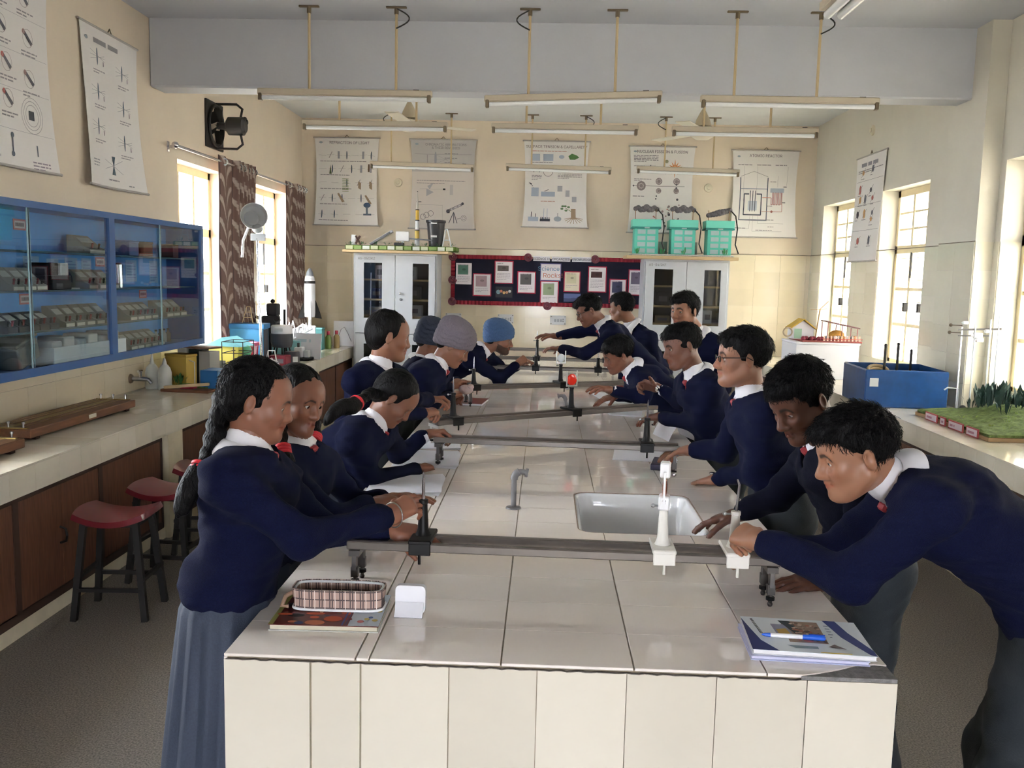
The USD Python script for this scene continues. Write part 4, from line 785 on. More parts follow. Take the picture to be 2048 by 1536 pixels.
# ---------------------------------------------------------------- on the left worktop
brd = M('teak_board', (112, 74, 50), .5, var=.25, scale=12, stretch=(4, .5, 4)); brass = M('brass', (186, 160, 104), .3, metal=1.)
def potentiometer(label, x0, y0, rz, L, w):
    t = thing('wire_bridge_board', label, 'potentiometer', (x0, y0, TZ), rz); obj('board', rb(0, w, 0, L, .015, .06, .004), brd, t)
    for k in (0, 1): obj('foot', rb(.01, w - .01, .06 + k * (L - .16), .1 + k * (L - .16), 0, .015, .003), wood_d, t)
    obj('metre_scale', rb(w * .4, w * .55, .04, L - .04, .0605, .064, .001), M('scale_yellow', (150, 132, 92), .6), t)
    for k in range(3): obj('wire', cyl((w * (.2 + .12 * k) if k < 2 else w * .75, .05, .066), (w * (.2 + .12 * k) if k < 2 else w * .75, L - .05, .066), .0012, 6), brass, t)
    for k in (0, 1):
        obj('end_strip', rb(w * .1, w * .9, .015 + k * (L - .05), .035 + k * (L - .05), .06, .066, .001), brass, t)
        for q in (.2, .5, .8): obj('terminal', cat_([cyl((w * q, .025 + k * (L - .05), .066), (w * q, .025 + k * (L - .05), .095), .0045, 8), lathe([(0, .0), (.008, 0), (.008, .009), (0, .01)], 12, (w * q, .025 + k * (L - .05), .085))]), steel, t)
    obj('maker_label', bx(w, w + .0012, L * .5, L * .5 + .08, .028, .05), strip_w, t, smooth=False)
    return t
potentiometer('dark wooden wire-bridge board with brass strips along the left worktop', -2.80, 4.36, -1, 1.12, .26)
potentiometer('end of a second wooden board at the left picture edge', -2.72, 3.1, -2, 1.05, .24)
t = thing('wall_tap', 'steel wall tap above the left worktop under the blue case', 'tap', (XL + .006, 6.28, .875))
obj('flange', xf(lathe([(0, 0), (.034, 0), (.03, .012), (.014, .016), (0, .016)], 20), ry=90), brown_metal, t); obj('body', tube([(.01, 0, 0), (.09, 0, 0), (.13, 0, -.004), (.15, 0, -.03)], [.014, .017, .013, .011], 12), steel, t)
obj('valve', cat_([cyl((.07, 0, .01), (.07, 0, .05), .012), tube([(.07, -.03, .055), (.07, .03, .055)], .009, 8)]), chrome, t)
for k, (x, y) in enumerate(((-2.84, 6.45), (-2.74, 6.43))):
    simple('wash_bottle', f'white plastic wash bottle on the left worktop, {["nearer the wall", "nearer the room"][k]}', 'bottle', (x, y, TZ), [('bottle_body', lathe([(0, 0), (.046, 0), (.05, .01), (.05, .12), (.04, .155), (.022, .18), (0, .18)], 24), M('cloudy_plastic', (206, 206, 196), .4)), ('nozzle', tube([(0, 0, .18), (0, 0, .215), (.0, 0, .26 if k == 0 else .23)], [.018, .01, .004], 12), M('cloudy_plastic', (206, 206, 196), .4))])
simple('carton', 'mustard yellow carton behind the wash bottles', 'box', (-2.86, 6.72, TZ), [('box_body', rb(0, .2, 0, .12, 0, .215, .004), M('mustard_card', (196, 164, 78), .65)), ('lid', rb(-.003, .203, -.003, .123, .215, .235, .003), M('mustard_dark', (176, 146, 66), .65))], -20)
leaf_m = M('model_leaf_green', (64, 112, 52), .6, var=.35, scale=60); moss = M('model_moss', (104, 132, 58), .9, var=.4, scale=50, bump=.5, bscale=90)
def tuft(t, n, r, h, seed, mat=leaf_m, c=(0, 0, 0), name='leaf'):
    q = random.Random(seed)
    for i in range(n):
        a, s, hh = q.uniform(0, 2 * PI), q.uniform(.15, 1) * r, q.uniform(.5, 1) * h; p = np.array([c[0] + s * math.cos(a) * .5, c[1] + s * math.sin(a) * .5, c[2]]); e = p + [s * math.cos(a) * .6, s * math.sin(a) * .6, hh]; m_ = (p + e) / 2 + [0, 0, hh * .25]; w = .22 * h * q.uniform(.5, 1)
        sd = np.array([-math.sin(a), math.cos(a), 0]) * w / 2
        V = np.array([p, m_ - sd, m_ + sd, e, m_ - sd * .2 + [0, 0, .003], p + [0, 0, -.003]]); F = [[0, 1, 2], [1, 3, 2], [1, 4, 3], [4, 2, 3], [0, 4, 1], [0, 2, 4]]
        obj(name, trimesh.Trimesh(V, F, process=False), mat, t, smooth=False)
t = simple('cardboard_model', 'grey cardboard tower-block model with dark doorway on the left worktop', 'cardboard model', (-2.82, 6.86, TZ), [('left_block', rb(0, .09, 0, .12, 0, .27, .002), M('grey_card', (186, 184, 174), .7)), ('dark_core', rb(.09, .2, .02, .12, 0, .26, .002), M('dark_green_card', (40, 54, 48), .7)), ('right_block', rb(.2, .3, 0, .12, 0, .25, .002), M('grey_card2', (168, 166, 158), .7)), ('roof', rb(-.01, .31, -.01, .13, .27, .285, .002), M('brown_card', (120, 90, 70), .7))], -18)
for i in range(3):
    for j in range(2): obj('window_mark', bx(.02 + j * .035, .04 + j * .035, -.001, .001, .1 + i * .05, .13 + i * .05), M('card_dark', (84, 84, 80), .7), t, smooth=False)
t = simple('garden_model', 'low model garden with small plants in front of the cardboard tower', 'model', (-2.72, 6.3, TZ), [('base_board', rb(0, .36, 0, .3, 0, .02, .003), M('model_base_brown', (124, 84, 60), .7)), ('red_bed', rb(.12, .22, .05, .12, .02, .035, .003), M('model_red', (160, 40, 60), .7)), ('timber', bar((.02, .02, .03), (.34, .06, .06), .02, .02), ply), ('moss_bed', rb(.02, .3, .12, .28, .02, .03, .004), moss)], -6)
tuft(t, 26, .07, .09, 3, c=(.05, .18, .03)); obj('lamp_post', tube([(.16, .2, .03), (.16, .2, .2), (.12, .2, .21)], .004, 6), M('grey_card', (186, 184, 174), .7), t)
simple('blue_box', 'small deep-blue box with a pale side standing by the model garden', 'box', (-2.47, 6.4, TZ), [('box_body', rb(0, .13, 0, .2, 0, .15, .004), M('deep_blue_card', (34, 104, 160), .6)), ('pale_side', rb(.13, .2, .0, .2, 0, .15, .004), M('pale_blue_card', (120, 160, 190), .6))], -4)
t = simple('wire_frame_model', 'wire climbing-frame model with green plants on the left worktop', 'model', (-2.6, 7.1, TZ), [('base_board', rb(0, .3, 0, .34, 0, .015, .003), moss), ('wire_frame', cat_([cyl((x, y, .015), (x, y, .3), .0035, 6) for x in (.03, .2) for y in (.03, .3)] + [cyl((.03, y, z), (.2, y, z), .0035, 6) for y in (.03, .3) for z in (.12, .21, .3)] + [cyl((x, .03, z), (x, .3, z), .0035, 6) for x in (.03, .2) for z in (.12, .21, .3)]), dark)])
tuft(t, 40, .14, .16, 5, c=(.2, .16, .015), mat=M('bright_leaf', (128, 168, 84), .6, var=.3, scale=50))
simple('house_model', 'yellow model house with a pale blue roof on the left worktop', 'model house', (-2.8, 7.45, TZ), [('house_walls', rb(0, .28, 0, .2, 0, .24, .003), M('lemon_card', (222, 206, 96), .65)), ('gable_roof', xf(ext(Polygon([(-.03, 0), (.31, 0), (.14, .075)]), .24), (0, .22, .24), rx=90), M('aqua_card', (126, 196, 206), .6)), ('door_card', bx(.1, .16, -.002, .0, 0, .12), M('card_dark', (84, 84, 80), .7))], -12)
simple('green_ball', 'pale green plastic globe on a short stand near the pink bucket', 'globe', (-2.5, 7.5, TZ), [('globe', ball((0, 0, .2), .05, 3), M('mint_plastic', (112, 190, 150), .4)), ('stand', lathe([(0, 0), (.05, 0), (.012, .02), (.01, .15), (0, .15)], 16), M('mint_dark', (80, 150, 120), .5))])
t = simple('striped_bucket', 'pink and white striped tub on the left worktop', 'tub', (-2.62, 7.85, TZ), [('tub', lathe([(0, 0), (.085, 0), (.11, .22), (.118, .225), (.118, .24), (.104, .24), (.08, .01), (0, .01)], 28), M('pale_pink', (226, 190, 204), .5)), ('rim', lathe([(.108, .215), (.122, .218), (.122, .245), (.108, .245)], 28), M('hot_pink', (206, 84, 126), .45))])
for k in range(9): obj('pink_stripe', xf(bar((.094, 0, .03), (.112, 0, .21), .022, .004, (1, 0, 0)), rz=k * 40), M('deep_pink', (196, 40, 74), .5), t)
simple('photo_frame', 'white A-frame wire stand beside the pink tub', 'stand', (-2.44, 8.0, TZ), [('front_legs', cat_([cyl((-.06, 0, 0), (-.03, .02, .16), .005, 6), cyl((.06, 0, 0), (.03, .02, .16), .005, 6), cyl((-.03, .02, .16), (.03, .02, .16), .005, 6)]), M('white_plastic', (236, 236, 238), .35)), ('rear_legs', cat_([cyl((-.04, .08, 0), (-.03, .02, .16), .005, 6), cyl((.04, .08, 0), (.03, .02, .16), .005, 6)]), white_plastic_)])
t = simple('blue_box', 'larger sky-blue lidded box against the curtain on the left worktop', 'box', (-2.84, 8.08, TZ), [('box_body', rb(0, .3, 0, .22, 0, .37, .004), M('sky_blue_card', (84, 168, 220), .6)), ('lid', rb(-.012, .312, -.012, .232, .345, .39, .004), M('sky_blue_dark', (60, 134, 190), .6)), ('dark_side', bx(.3, .303, .02, .2, .02, .34), M('side_print', (62, 66, 74), .6))], 4)
simple('model_ladder', 'small bamboo ladder model on the sky-blue box', 'model', (-2.70, 8.16, 1.178), [('legs', cat_([cyl((q * .05, 0, 0), (q * .015, .03, .15), .004, 6) for q in (-1, 1)] + [cyl((.09, 0, .0), (.07, .03, .2), .004, 6)]), ply), ('rungs', cat_([cyl((-.035, .01, .05), (.035, .01, .05), .003, 6), cyl((-.02, .02, .1), (.02, .02, .1), .003, 6), cyl((-.015, .03, .15), (.015, .03, .15), .003, 6)]), ply)])
t = thing('spot_lamp', 'chrome-poled lamp with round silver reflector in front of the curtains', 'lamp', (-2.40, 7.62, TZ))
obj('base', lathe([(0, 0), (.09, 0), (.085, .02), (.02, .03), (0, .03)], 24), black_iron, t); obj('pole', cyl((0, 0, .03), (-.03, 0, 1.14), .0125, 14), chrome, t)
obj('reflector', xf(lathe([(0, -.05), (.05, -.045), (.1, .0), (.112, .055), (.106, .055), (.095, .004), (.045, -.035), (0, -.04)], 30), (-.05, -.03, 1.31), rx=78, rz=22), M('silver_reflector', (222, 224, 226), .42, metal=.6), t)
obj('front_glass', xf(lathe([(0, 0), (.06, 0), (.06, .01), (0, .01)], 24), (-.055, -.075, 1.30), rx=78, rz=22), M('frosted_disc', (150, 152, 154), .4), t)
obj('clear_bracket', cat_([rb(-.085, .04, -.012, .012, 1.12, 1.18, .004), ball((-.02, -.03, 1.22), .045, 2, (1, .7, .9))]), M('pale_acrylic', (186, 190, 194), .2), t); obj('cable', tube([(-.1, 0, 1.24), (-.15, 0, 1.12), (-.16, .0, .98)], .012, 8), M('silver_reflector', (222, 224, 226), .42, metal=.6), t)
t = thing('projector_model', 'black slide-projector-like apparatus on a stand against the bright window', 'apparatus', (-2.66, 8.7, TZ))
obj('stand', cat_([cyl((0, 0, 0), (0, 0, .34), .014), lathe([(0, 0), (.1, 0), (.09, .02), (0, .03)], 20)]), black_iron, t); obj('body', cat_([rb(-.06, .08, -.08, .08, .34, .44, .01), rb(-.02, .09, -.05, .05, .44, .56, .012)]), M('black_apparatus', (36, 36, 38), .5), t)
obj('lens_barrel', tube([(.08, -.02, .4), (.1, -.1, .41), (.11, -.15, .42)], [.03, .032, .026], 14), black_iron, t); obj('column', cyl((.13, .05, .0), (.13, .05, .5), .012), black_iron, t); obj('top_knob', ball((.03, 0, .58), .022, 2), black_iron, t); obj('side_arm', bar((-.06, 0, .39), (-.12, -.05, .43), .02, .03), black_iron, t)
t = thing('charcoal_stove_model', 'grey drum on splayed black legs with a white top', 'model', (-2.5, 8.55, TZ)); 
for k in range(5): obj('leg', cyl((.07 * math.cos(k * 1.257), .07 * math.sin(k * 1.257), .15), (.11 * math.cos(k * 1.257), .11 * math.sin(k * 1.257), 0), .007, 6), black_iron, t)
obj('drum', lathe([(0, .14), (.09, .15), (.105, .2), (.105, .28), (.0, .28)], 26), M('drum_grey', (74, 76, 80), .4), t); obj('white_top', lathe([(0, .281), (.1, .281), (.1, .35), (.09, .36), (0, .36)], 26), M('white_plastic', (236, 236, 238), .35), t); obj('plate', xf(rb(-.04, .04, -.002, .002, -.015, .015), (.0, -.104, .32)), M('pale_card', (206, 208, 206), .6), t)
simple('red_tray', 'dark red block on the worktop in front of the drum on legs', 'box', (-2.52, 8.2, TZ), [('box_body', rb(0, .16, 0, .14, 0, .1, .006), M('dark_red', (120, 24, 44), .5)), ('label_patch', bx(.02, .14, -.0015, 0, .03, .07), M('carton_label', (120, 116, 124), .6))], -5)
simple('dark_tin', 'dark tin with a white label on the left worktop', 'tin', (-2.36, 8.4, TZ), [('tin_body', lathe([(0, 0), (.07, 0), (.07, .12), (.065, .125), (0, .125)], 26), M('tin_dark', (58, 56, 62), .4)), ('tin_label', xf(bx(-.025, .025, -.002, .002, .03, .08), (.045, -.056, 0), rz=40), M('pale_card', (206, 208, 206), .6))])
simple('plastic_bag', 'crumpled clear-white plastic bag on the left worktop edge', 'bag', (-2.42, 7.95, TZ), [('bag', lathe([(0, 0), (.06, .0), (.075, .03), (.06, .07), (.02, .085), (0, .09)], 14), M('bag_white', (206, 206, 214), .35, bump=.6, bscale=40)), ('knot', ball((0, 0, .09), .014, 1), M('bag_white', (206, 206, 214), .35))])
simple('green_leaf_cup', 'small green crumpled cup at the edge of the left worktop', 'cup', (-2.36, 7.7, TZ), [('cup', lathe([(0, 0), (.04, 0), (.06, .05), (.055, .05), (.036, .006), (0, .006)], 12), M('leaf_cup', (110, 164, 92), .6)), ('rim', lathe([(.054, .046), (.063, .048), (.063, .054), (.054, .054)], 12), M('leaf_cup_dark', (84, 134, 70), .6))])
t = simple('bridge_model', 'white open-truss bridge model on a turquoise board', 'model', (-2.74, 8.95, TZ), [('base_board', rb(0, .3, 0, .7, 0, .18, .004), M('turquoise_card', (150, 206, 210), .6)), ('deck', bar((.15, -.05, .2), (.15, .72, .26), .2, .012), M('white_card', (232, 232, 236), .6))])
for q in (.06, .24):
    for k in range(5): obj('truss_bar', cat_([cyl((q, k * .14, .2 + k * .012), (q, k * .14 + .07, .3 + k * .012), .006, 6), cyl((q, k * .14 + .07, .3 + k * .012), (q, k * .14 + .14, .21 + k * .012), .006, 6)]), M('white_card', (232, 232, 236), .6), t)
t = simple('printed_board', 'white panel with faint lettering propped on the left worktop', 'panel', (-2.52, 9.0, TZ), [('panel', xf(rb(0, .3, -.006, .006, 0, .26, .002), rx=-8), M('white_card', (232, 232, 236), .6)), ('strut', bar((.15, .1, 0), (.15, .03, .2), .03, .006), M('white_card', (232, 232, 236), .6))], -12)
k = Ink(); k.lines(.04, .17, .24, 1, .02, .03, (190, 206, 214)); k.lines(.12, .06, .2, 1, .02, .03, (196, 206, 212)); m, cd = k.build(); obj('lettering', xf(m, (0, -.008, 0), rx=82), print_m, t, smooth=False, cd=cd)
simple('white_dish_model', 'white satellite-dish-shaped model with a curved arm', 'model', (-2.62, 9.75, TZ), [('stand', rb(-.07, .07, -.07, .07, 0, .2, .006), M('white_card', (232, 232, 236), .6)), ('curved_arm', tube([(-.12, 0, .1), (-.07, 0, .25), (0, 0, .3), (.07, 0, .27)], .012, 8), M('white_card', (232, 232, 236), .6)), ('panel', rb(-.0, .14, -.01, .01, .2, .29, .004), M('white_card', (232, 232, 236), .6))])
simple('white_dispenser', 'low white machine on a black tray near the edge of the left worktop', 'apparatus', (-2.4, 8.85, TZ), [('tray', rb(-.09, .11, -.09, .09, 0, .03, .008), black_iron), ('white_block', rb(-.05, .03, -.06, .04, .03, .13, .006), M('white_card', (232, 232, 236), .6)), ('small_block', rb(.04, .09, -.04, .03, .03, .1, .005), M('pale_card', (206, 208, 206), .6)), ('black_knob', cyl((-.02, -.01, .13), (-.02, -.01, .17), .012), black_iron)])
simple('turquoise_stand', 'small turquoise table model behind the white machine', 'model', (-2.42, 9.3, TZ), [('table_top', rb(-.09, .09, -.06, .06, .11, .13, .003), M('turquoise_card', (150, 206, 210), .6)), ('legs', cat_([bx(x, x + .02, y, y + .02, 0, .11) for x in (-.08, .06) for y in (-.05, .03)]), M('teal_card', (70, 130, 130), .6))])
simple('teal_box', 'tall teal box at the far end of the left worktop', 'box', (-2.55, 10.1, TZ), [('box_body', rb(-.07, .07, -.06, .06, 0, .23, .004), M('teal_card', (70, 130, 130), .6)), ('lid', rb(-.073, .073, -.063, .063, .23, .25, .003), M('teal_light', (110, 170, 168), .6))])
for k, (x, y, c) in enumerate(((-2.46, 10.25, (196, 60, 90)), (-2.4, 10.4, (196, 150, 80)))): simple('spray_bottle', ['red-topped green bottle by the teal box', 'ochre bottle with a red cap by the white card'][k], 'bottle', (x, y, TZ), [('bottle_body', lathe([(0, 0), (.035, 0), (.035, .13), (.015, .16), (0, .16)], 18), M(f'bottle_{k}', ((120, 150, 70), (186, 160, 110))[k], .4)), ('cap', lathe([(0, .16), (.018, .16), (.018, .2), (0, .202)], 14), M('cap_red', (196, 50, 80), .4))])
simple('white_card_panel', 'white card panel with a thin wire drawing at the far end of the left worktop', 'panel', (-2.5, 10.66, TZ), [('panel', xf(rb(0, .25, -.005, .005, 0, .3, .002), rx=-6), M('white_card', (232, 232, 236), .6)), ('wire', tube([(.06, -.02, .1), (.1, -.03, .2), (.14, -.03, .23), (.18, -.03, .16), (.22, -.02, .06)], .003, 6), M('carton_label', (120, 116, 124), .6)), ('black_stub', cyl((.06, -.05, 0), (.06, -.05, .07), .018), black_iron)])
t = thing('space_shuttle_model', 'white and black space rocket model on a thin stand by the far curtain', 'rocket model', (-2.62, 10.05, TZ))
obj('stand', cyl((0, 0, 0), (0, 0, .37), .018, 12), white_plastic_, t); obj('fuselage', lathe([(0, .36), (.055, .37), (.06, .42), (.06, .72), (.052, .8), (.03, .87), (.012, .9), (0, .905)], 26), M('white_card', (232, 232, 236), .6), t)
obj('nose_cone', lathe([(.0535, .79), (.032, .872), (.013, .905), (0, .912), (0, .79)], 24), M('nose_grey', (120, 124, 132), .5), t); obj('black_band', lathe([(.0605, .74), (.0615, .745), (.0615, .765), (.059, .77)], 24), black_iron, t)
for q in range(4): obj('fin', xf(ext(Polygon([(.05, .36), (.13, .35), (.11, .42), (.06, .56)]), .01), (0, .005, 0), rx=90, rz=q * 90 + 20), M('white_card', (232, 232, 236), .6) if q % 2 else black_iron, t)

# ---------------------------------------------------------------- models on the steel cupboards
t = simple('battlefield_model', 'green model landscape with bucket and rocket launcher on the left cupboard', 'model', (-2.28, 10.3, 1.886), [('plywood_base', rb(-.02, 1.18, -.05, .42, 0, .03, .003), ply), ('grass_base', rb(0, 1.26, 0, .4, .03, .085, .01), moss)])
pl = M('model_white', (224, 226, 230), .5)
for k in range(13): obj('edge_strip', rb(.01 + k * .095, .09 + k * .095, -.004, 0, .036, .078, .002), [M('edge_pale', (206, 214, 176), .7), M('edge_green', (150, 178, 110), .7), M('edge_white', (222, 228, 216), .7)][k % 3], t)
obj('white_post', cat_([rb(.05, .1, .1, .14, .085, .2, .003), bar((.1, .12, .09), (.06, .12, .2), .02, .02)]), pl, t); obj('brown_cross', cat_([bar((.1, .1, .19), (.16, .1, .09), .02, .02), bar((.1, .1, .1), (.15, .1, .19), .02, .02)]), M('model_brown', (92, 66, 56), .7), t)
obj('ramp', bar((.27, .12, .1), (.52, .12, .25), .09, .025), pl, t); obj('ramp_rail', bar((.27, .07, .095), (.5, .07, .235), .014, .02), M('model_grey', (110, 110, 116), .6), t)
obj('white_block', rb(.56, .71, .1, .17, .14, .25, .004), pl, t); obj('block_leg', bx(.625, .65, .12, .14, .085, .14), pl, t); obj('vehicle', rb(.55, .66, .04, .1, .086, .12, .006), M('model_dark', (60, 60, 62), .5), t)
obj('pump_rod', bar((.72, .1, .17), (.98, .1, .155), .014, .016), M('model_grey', (110, 110, 116), .6), t)
for k, (a, b, c) in enumerate(((.086, .17, (206, 208, 210)), (.17, .27, (218, 186, 90)), (.27, .38, (224, 226, 230)), (.38, .5, (222, 184, 76)), (.5, .7, (200, 196, 190)))): obj('rocket_stage', lathe([(0, a), (.028 - .003 * k, a), (.028 - .003 * k, b) if k < 4 else (.005, b), (0, b)], 18, (.8, .14, 0)), M(f'rocket_stage_{k}', c, .5), t); obj('rocket_band', lathe([(.0, b - .008), (.031 - .003 * k, b - .008), (.031 - .003 * k, b + .004), (0, b + .004)], 18, (.8, .14, 0)) if k < 4 else ball((.8, .14, .7), .006, 1), M('model_dark', (60, 60, 62), .5), t)
obj('plant_pot', lathe([(0, .086), (.078, .086), (.105, .355), (.115, .36), (.115, .385), (.1, .385), (.07, .1), (0, .1)], 28, (1.01, .18, 0)), M('black_bucket', (32, 32, 36), .4), t)
for z in (.2, .35): obj('pot_label', xf(bx(-.035, .035, -.002, .002, z - .01, z + .012), (1.0, .18 - (.094 if z < .3 else .104), 0)), pl, t)
obj('a_frame', cat_([cyl((1.1, .08, .086), (1.135, .08, .28), .007, 8), cyl((1.2, .08, .086), (1.155, .08, .28), .007, 8), cyl((1.115, .08, .16), (1.185, .08, .16), .006, 8), cyl((1.135, .08, .28), (1.155, .08, .28), .007, 8)]), pl, t)
for k in range(9): tuft(t, 9, .06, .05, 40 + k, M('model_tree_green', (52, 110, 66), .7, var=.3, scale=50), (.04 + k * .145, .05 + .02 * (k % 3), .085))
t = simple('house_row_model', 'model base board with white gravel edge on the right cupboard', 'model', (.9, 10.3, 1.886), [('plywood_base', rb(0, 1.25, -.03, .42, 0, .035, .003), ply), ('gravel_bed', rb(.06, 1.2, 0, .4, .035, .055, .006), M('white_gravel', (206, 206, 200), .9, var=.2, scale=90, bump=.6, bscale=120))])
for k, x in enumerate((.12, .4, .64, 1.1)): tuft(t, 12, .05, .09, 60 + k, M('model_palm', (56, 150, 84), .6), (x, .02, .05))
obj('low_wall', cat_([bx(.38, .48, .2, .21, .055, .2), bx(.72, .82, .2, .21, .055, .2)]), M('model_greygreen', (126, 132, 122), .7), t)
aqua, aqua_d, aqua_p = M('aqua_house', (96, 206, 186), .5), M('aqua_dark', (44, 136, 128), .5), M('pale_window', (176, 200, 200), .4)
cloud_m = M('grey_cotton', (112, 108, 112), .95, var=.3, scale=40, bump=.6, bscale=60)
def green_house(label, x, tilt):
    t = thing('green_house_model', label, 'model house', (x, 10.38, 1.942)); w = .31
    obj('walls', rb(.02, w - .02, 0, .2, 0, .29, .003), aqua, t); obj('roof_box', rb(-.005, w + .005, -.02, .22, .30, .385, .004), M('aqua_light', (120, 222, 202), .5), t); obj('eave_band', rb(-.008, w + .008, -.024, .224, .28, .30, .003), aqua_d, t)
    for i in range(4):
        for j in range(2): obj('window_pane', rb(.055 + j * .11, .145 + j * .11, -.004, .004, .012 + i * .07, .06 + i * .07, .001), aqua_p, t)
    obj('eave_mark', bx(w * .42, w * .6, -.026, -.024, .283, .296), aqua_p, t, smooth=False)
    for q in (.03, w - .05): obj('stick', cyl((q, .05, .38), (q, .05, .5), .004, 6), M('bamboo_stick', (150, 112, 74), .6), t)
    F = []
    for k in range(9): F.append(ball((.03 + k * .03, .06 + .015 * math.sin(k), .505 + (.03 * (k - 4) / 4 if tilt else .012 * math.sin(k * 2))), .04 - .012 * abs(k - 4) / 4, 2, (1, .9, .95)))
    c = cat_(F)
    if tilt: c = xf(c, (0, 0, -.03))
    obj('smoke_cloud', c, cloud_m, t); obj('hose', tube([(w - .03, .06, .5), (w + .02, .03, .44), (w + .04, .0, .3), (w + .02, -.02, .12), (w + .06, -.02, .02)], .0075, 8), black_iron, t)
    return t
for k, x in enumerate((.97, 1.385, 1.79)): green_house(f'aqua-green model house with a grey cloud above, {ord3[k]} of the three on the right cupboard', x, k == 2)

# ---------------------------------------------------------------- on the right worktop
dbl = M('blue_enamel_tank', (16, 68, 124), .35, var=.2, scale=9, coat=.2)
t = thing('ripple_tank', 'large open royal-blue tank on the right worktop holding black rods', 'tank', (2.30, 6.5, TZ), -4)
obj('tank_body', diff(rb(0, .57, 0, .62, 0, .27, .008), bx(.012, .558, .012, .608, .015, .4)), dbl, t); obj('paper_label', bx(.03, .09, -.0015, 0, .15, .21), M('pale_card', (206, 208, 206), .6), t); obj('inner_floor', bx(.012, .558, .012, .608, .015, .018), M('tank_inside', (20, 44, 84), .5), t)
for lb, p in (('black rod standing in the blue tank, left one', (2.47, 6.62)), ('black rod standing in the blue tank, middle one', (2.63, 6.8)), ('short black rod at the back of the blue tank', (2.8, 6.98))): simple('support_rod', lb, 'rod', (*p, TZ + .018), [('rod', cyl((0, 0, 0), (0, 0, .42 if 'short' not in lb else .36), .009, 10), black_iron), ('tip', ball((0, 0, .42 if 'short' not in lb else .36), .011, 1), black_iron)])
simple('coiled_tube', 'ochre coiled tubing in the near corner of the blue tank', 'tubing', (2.42, 6.60, TZ + .018), [('coil', cat_([tube([(.07 * math.cos(a), .05 * math.sin(a), .2 + .02 * k + .03 * math.sin(a)) for a in np.linspace(0, 2 * PI, 22)], .012, 8) for k in range(3)]), M('ochre_tube', (150, 128, 92), .5)), ('tube_end', tube([(.07, 0, .2), (.07, 0, .1), (.05, .02, 0)], .012, 8), M('ochre_tube', (150, 128, 92), .5)), ('support', cyl((0, 0, 0), (0, 0, .2), .01), dark)])
wc = M('white_card', (232, 232, 236), .6)
simple('white_box', 'tall plain white box carrying the farm model on the right worktop', 'box', (2.3, 8.32, TZ), [('box_body', rb(0, .57, 0, .5, 0, .315, .005), wc), ('lid', rb(-.005, .575, -.005, .505, .315, .335, .004), wc)])
t = simple('farm_model', 'farm model of white house, open maroon-roofed shed and fence on the white box', 'model', (2.3, 8.32, 1.12), [('base_board', rb(.06, .6, .02, .48, 0, .015, .003), M('model_red_soil', (150, 78, 72), .8)), ('house_walls', xf(ext(Polygon([(0, 0), (.2, 0), (.2, .1), (.1, .17), (0, .1)]), .16), (.02, .4, .015), rx=90), wc), ('gable_roof', cat_([bar((-.0, .31, .113), (.12, .31, .2), .19, .008), bar((.12, .31, .2), (.24, .31, .11), .19, .008)]), M('ochre_roof', (206, 168, 60), .6)), ('green_gable', bx(.04, .11, .237, .239, .02, .11), M('mint_card', (170, 206, 180), .6)), ('shed_roof', bar((.3, .2, .19), (.6, .2, .13), .2, .01), M('maroon_roof', (112, 72, 76), .6)), ('wheel', xf(trimesh.creation.torus(.04, .007), (-.03, .2, .08), rx=90), M('wheel_tan', (186, 168, 140), .6))])
for x in (.31, .44, .58):
    for y in (.11, .29): obj('shed_post', cyl((x, y, .01), (x, y, .18 - (x - .31) * .2), .004, 6), M('post_maroon', (150, 90, 90), .6), t)
for k in range(11): obj('fence_picket', bx(.25 + k * .032, .262 + k * .032, .024, .03, .012, .062), M('picket_peach', (226, 190, 170), .6), t, smooth=False)
obj('fence_rail', bx(.24, .6, .023, .03, .03, .036), M('picket_red', (200, 84, 70), .6), t, smooth=False)
for k in range(8): obj('animal', ball((.3 + k * .038, .09 + .03 * (k % 2), .045), .016, 2, (1.3, .7, 1)), [M('animal_grey', (120, 124, 130), .6), M('animal_ochre', (196, 140, 80), .6), M('animal_white', (220, 220, 220), .6)][k % 3], t)
for k in range(6): obj('red_shrub', ball((.08 + k * .035, .07 + .03 * (k % 2), .03), .022, 2), M('shrub_maroon', (130, 40, 60), .7, var=.3, scale=80), t)
obj('hay_heap', ball((.42, .2, .06), .06, 3, (1.2, .8, .8)), M('hay', (206, 150, 70), .8, var=.2, scale=60), t)
obj('windmill', cat_([cyl((.24, .25, .015), (.27, .25, .3), .006, 8), bar((.18, .24, .29), (.33, .24, .3), .012, .004), bar((.27, .24, .3), (.34, .24, .37), .012, .004)]), M('mill_tan', (190, 150, 96), .6), t)
for k, (x, y, h) in enumerate(((2.44, 9.15, .2), (2.55, 9.2, .23), (2.5, 9.0, .16))): simple('glass_jar', f'clear {["short", "tall", "squat"][k]} glass jar beside the white box on the right worktop', 'jar', (x, y, TZ), [('jar_body', lathe([(0, 0), (.05, 0), (.05, h), (.046, h), (.046, .01), (0, .01)], 22), Mpane('jar_glass', (.8, .84, .88), 1.) if 'jar_glass' not in LOOKS else LOOKS['jar_glass']), ('jar_lid', lathe([(0, h), (.052, h), (.052, h + .03), (0, h + .03)], 22), steel)])
t = simple('garden_terrain_model', 'long model hillside with green scrub and red-lettered name plates on the right worktop', 'model', (2.53, 5.15, TZ), [('base_board', rb(0, .6, 0, 1.02, 0, .025, .003), M('terrain_base', (150, 120, 84), .7))])
def hill(u, v):
    z = .03 + .09 * np.exp(-(((u - .62) / .3) ** 2 + ((v - .5) / .32) ** 2)) + .05 * meshkit.fbm(np.stack([u * 6, v * 9, 0 * u], -1), 3, 4) * (u * (1 - u) * v * (1 - v) * 16) ** .3
    return np.stack([u * .58 + .01, v * 1.0 + .01, z], -1)
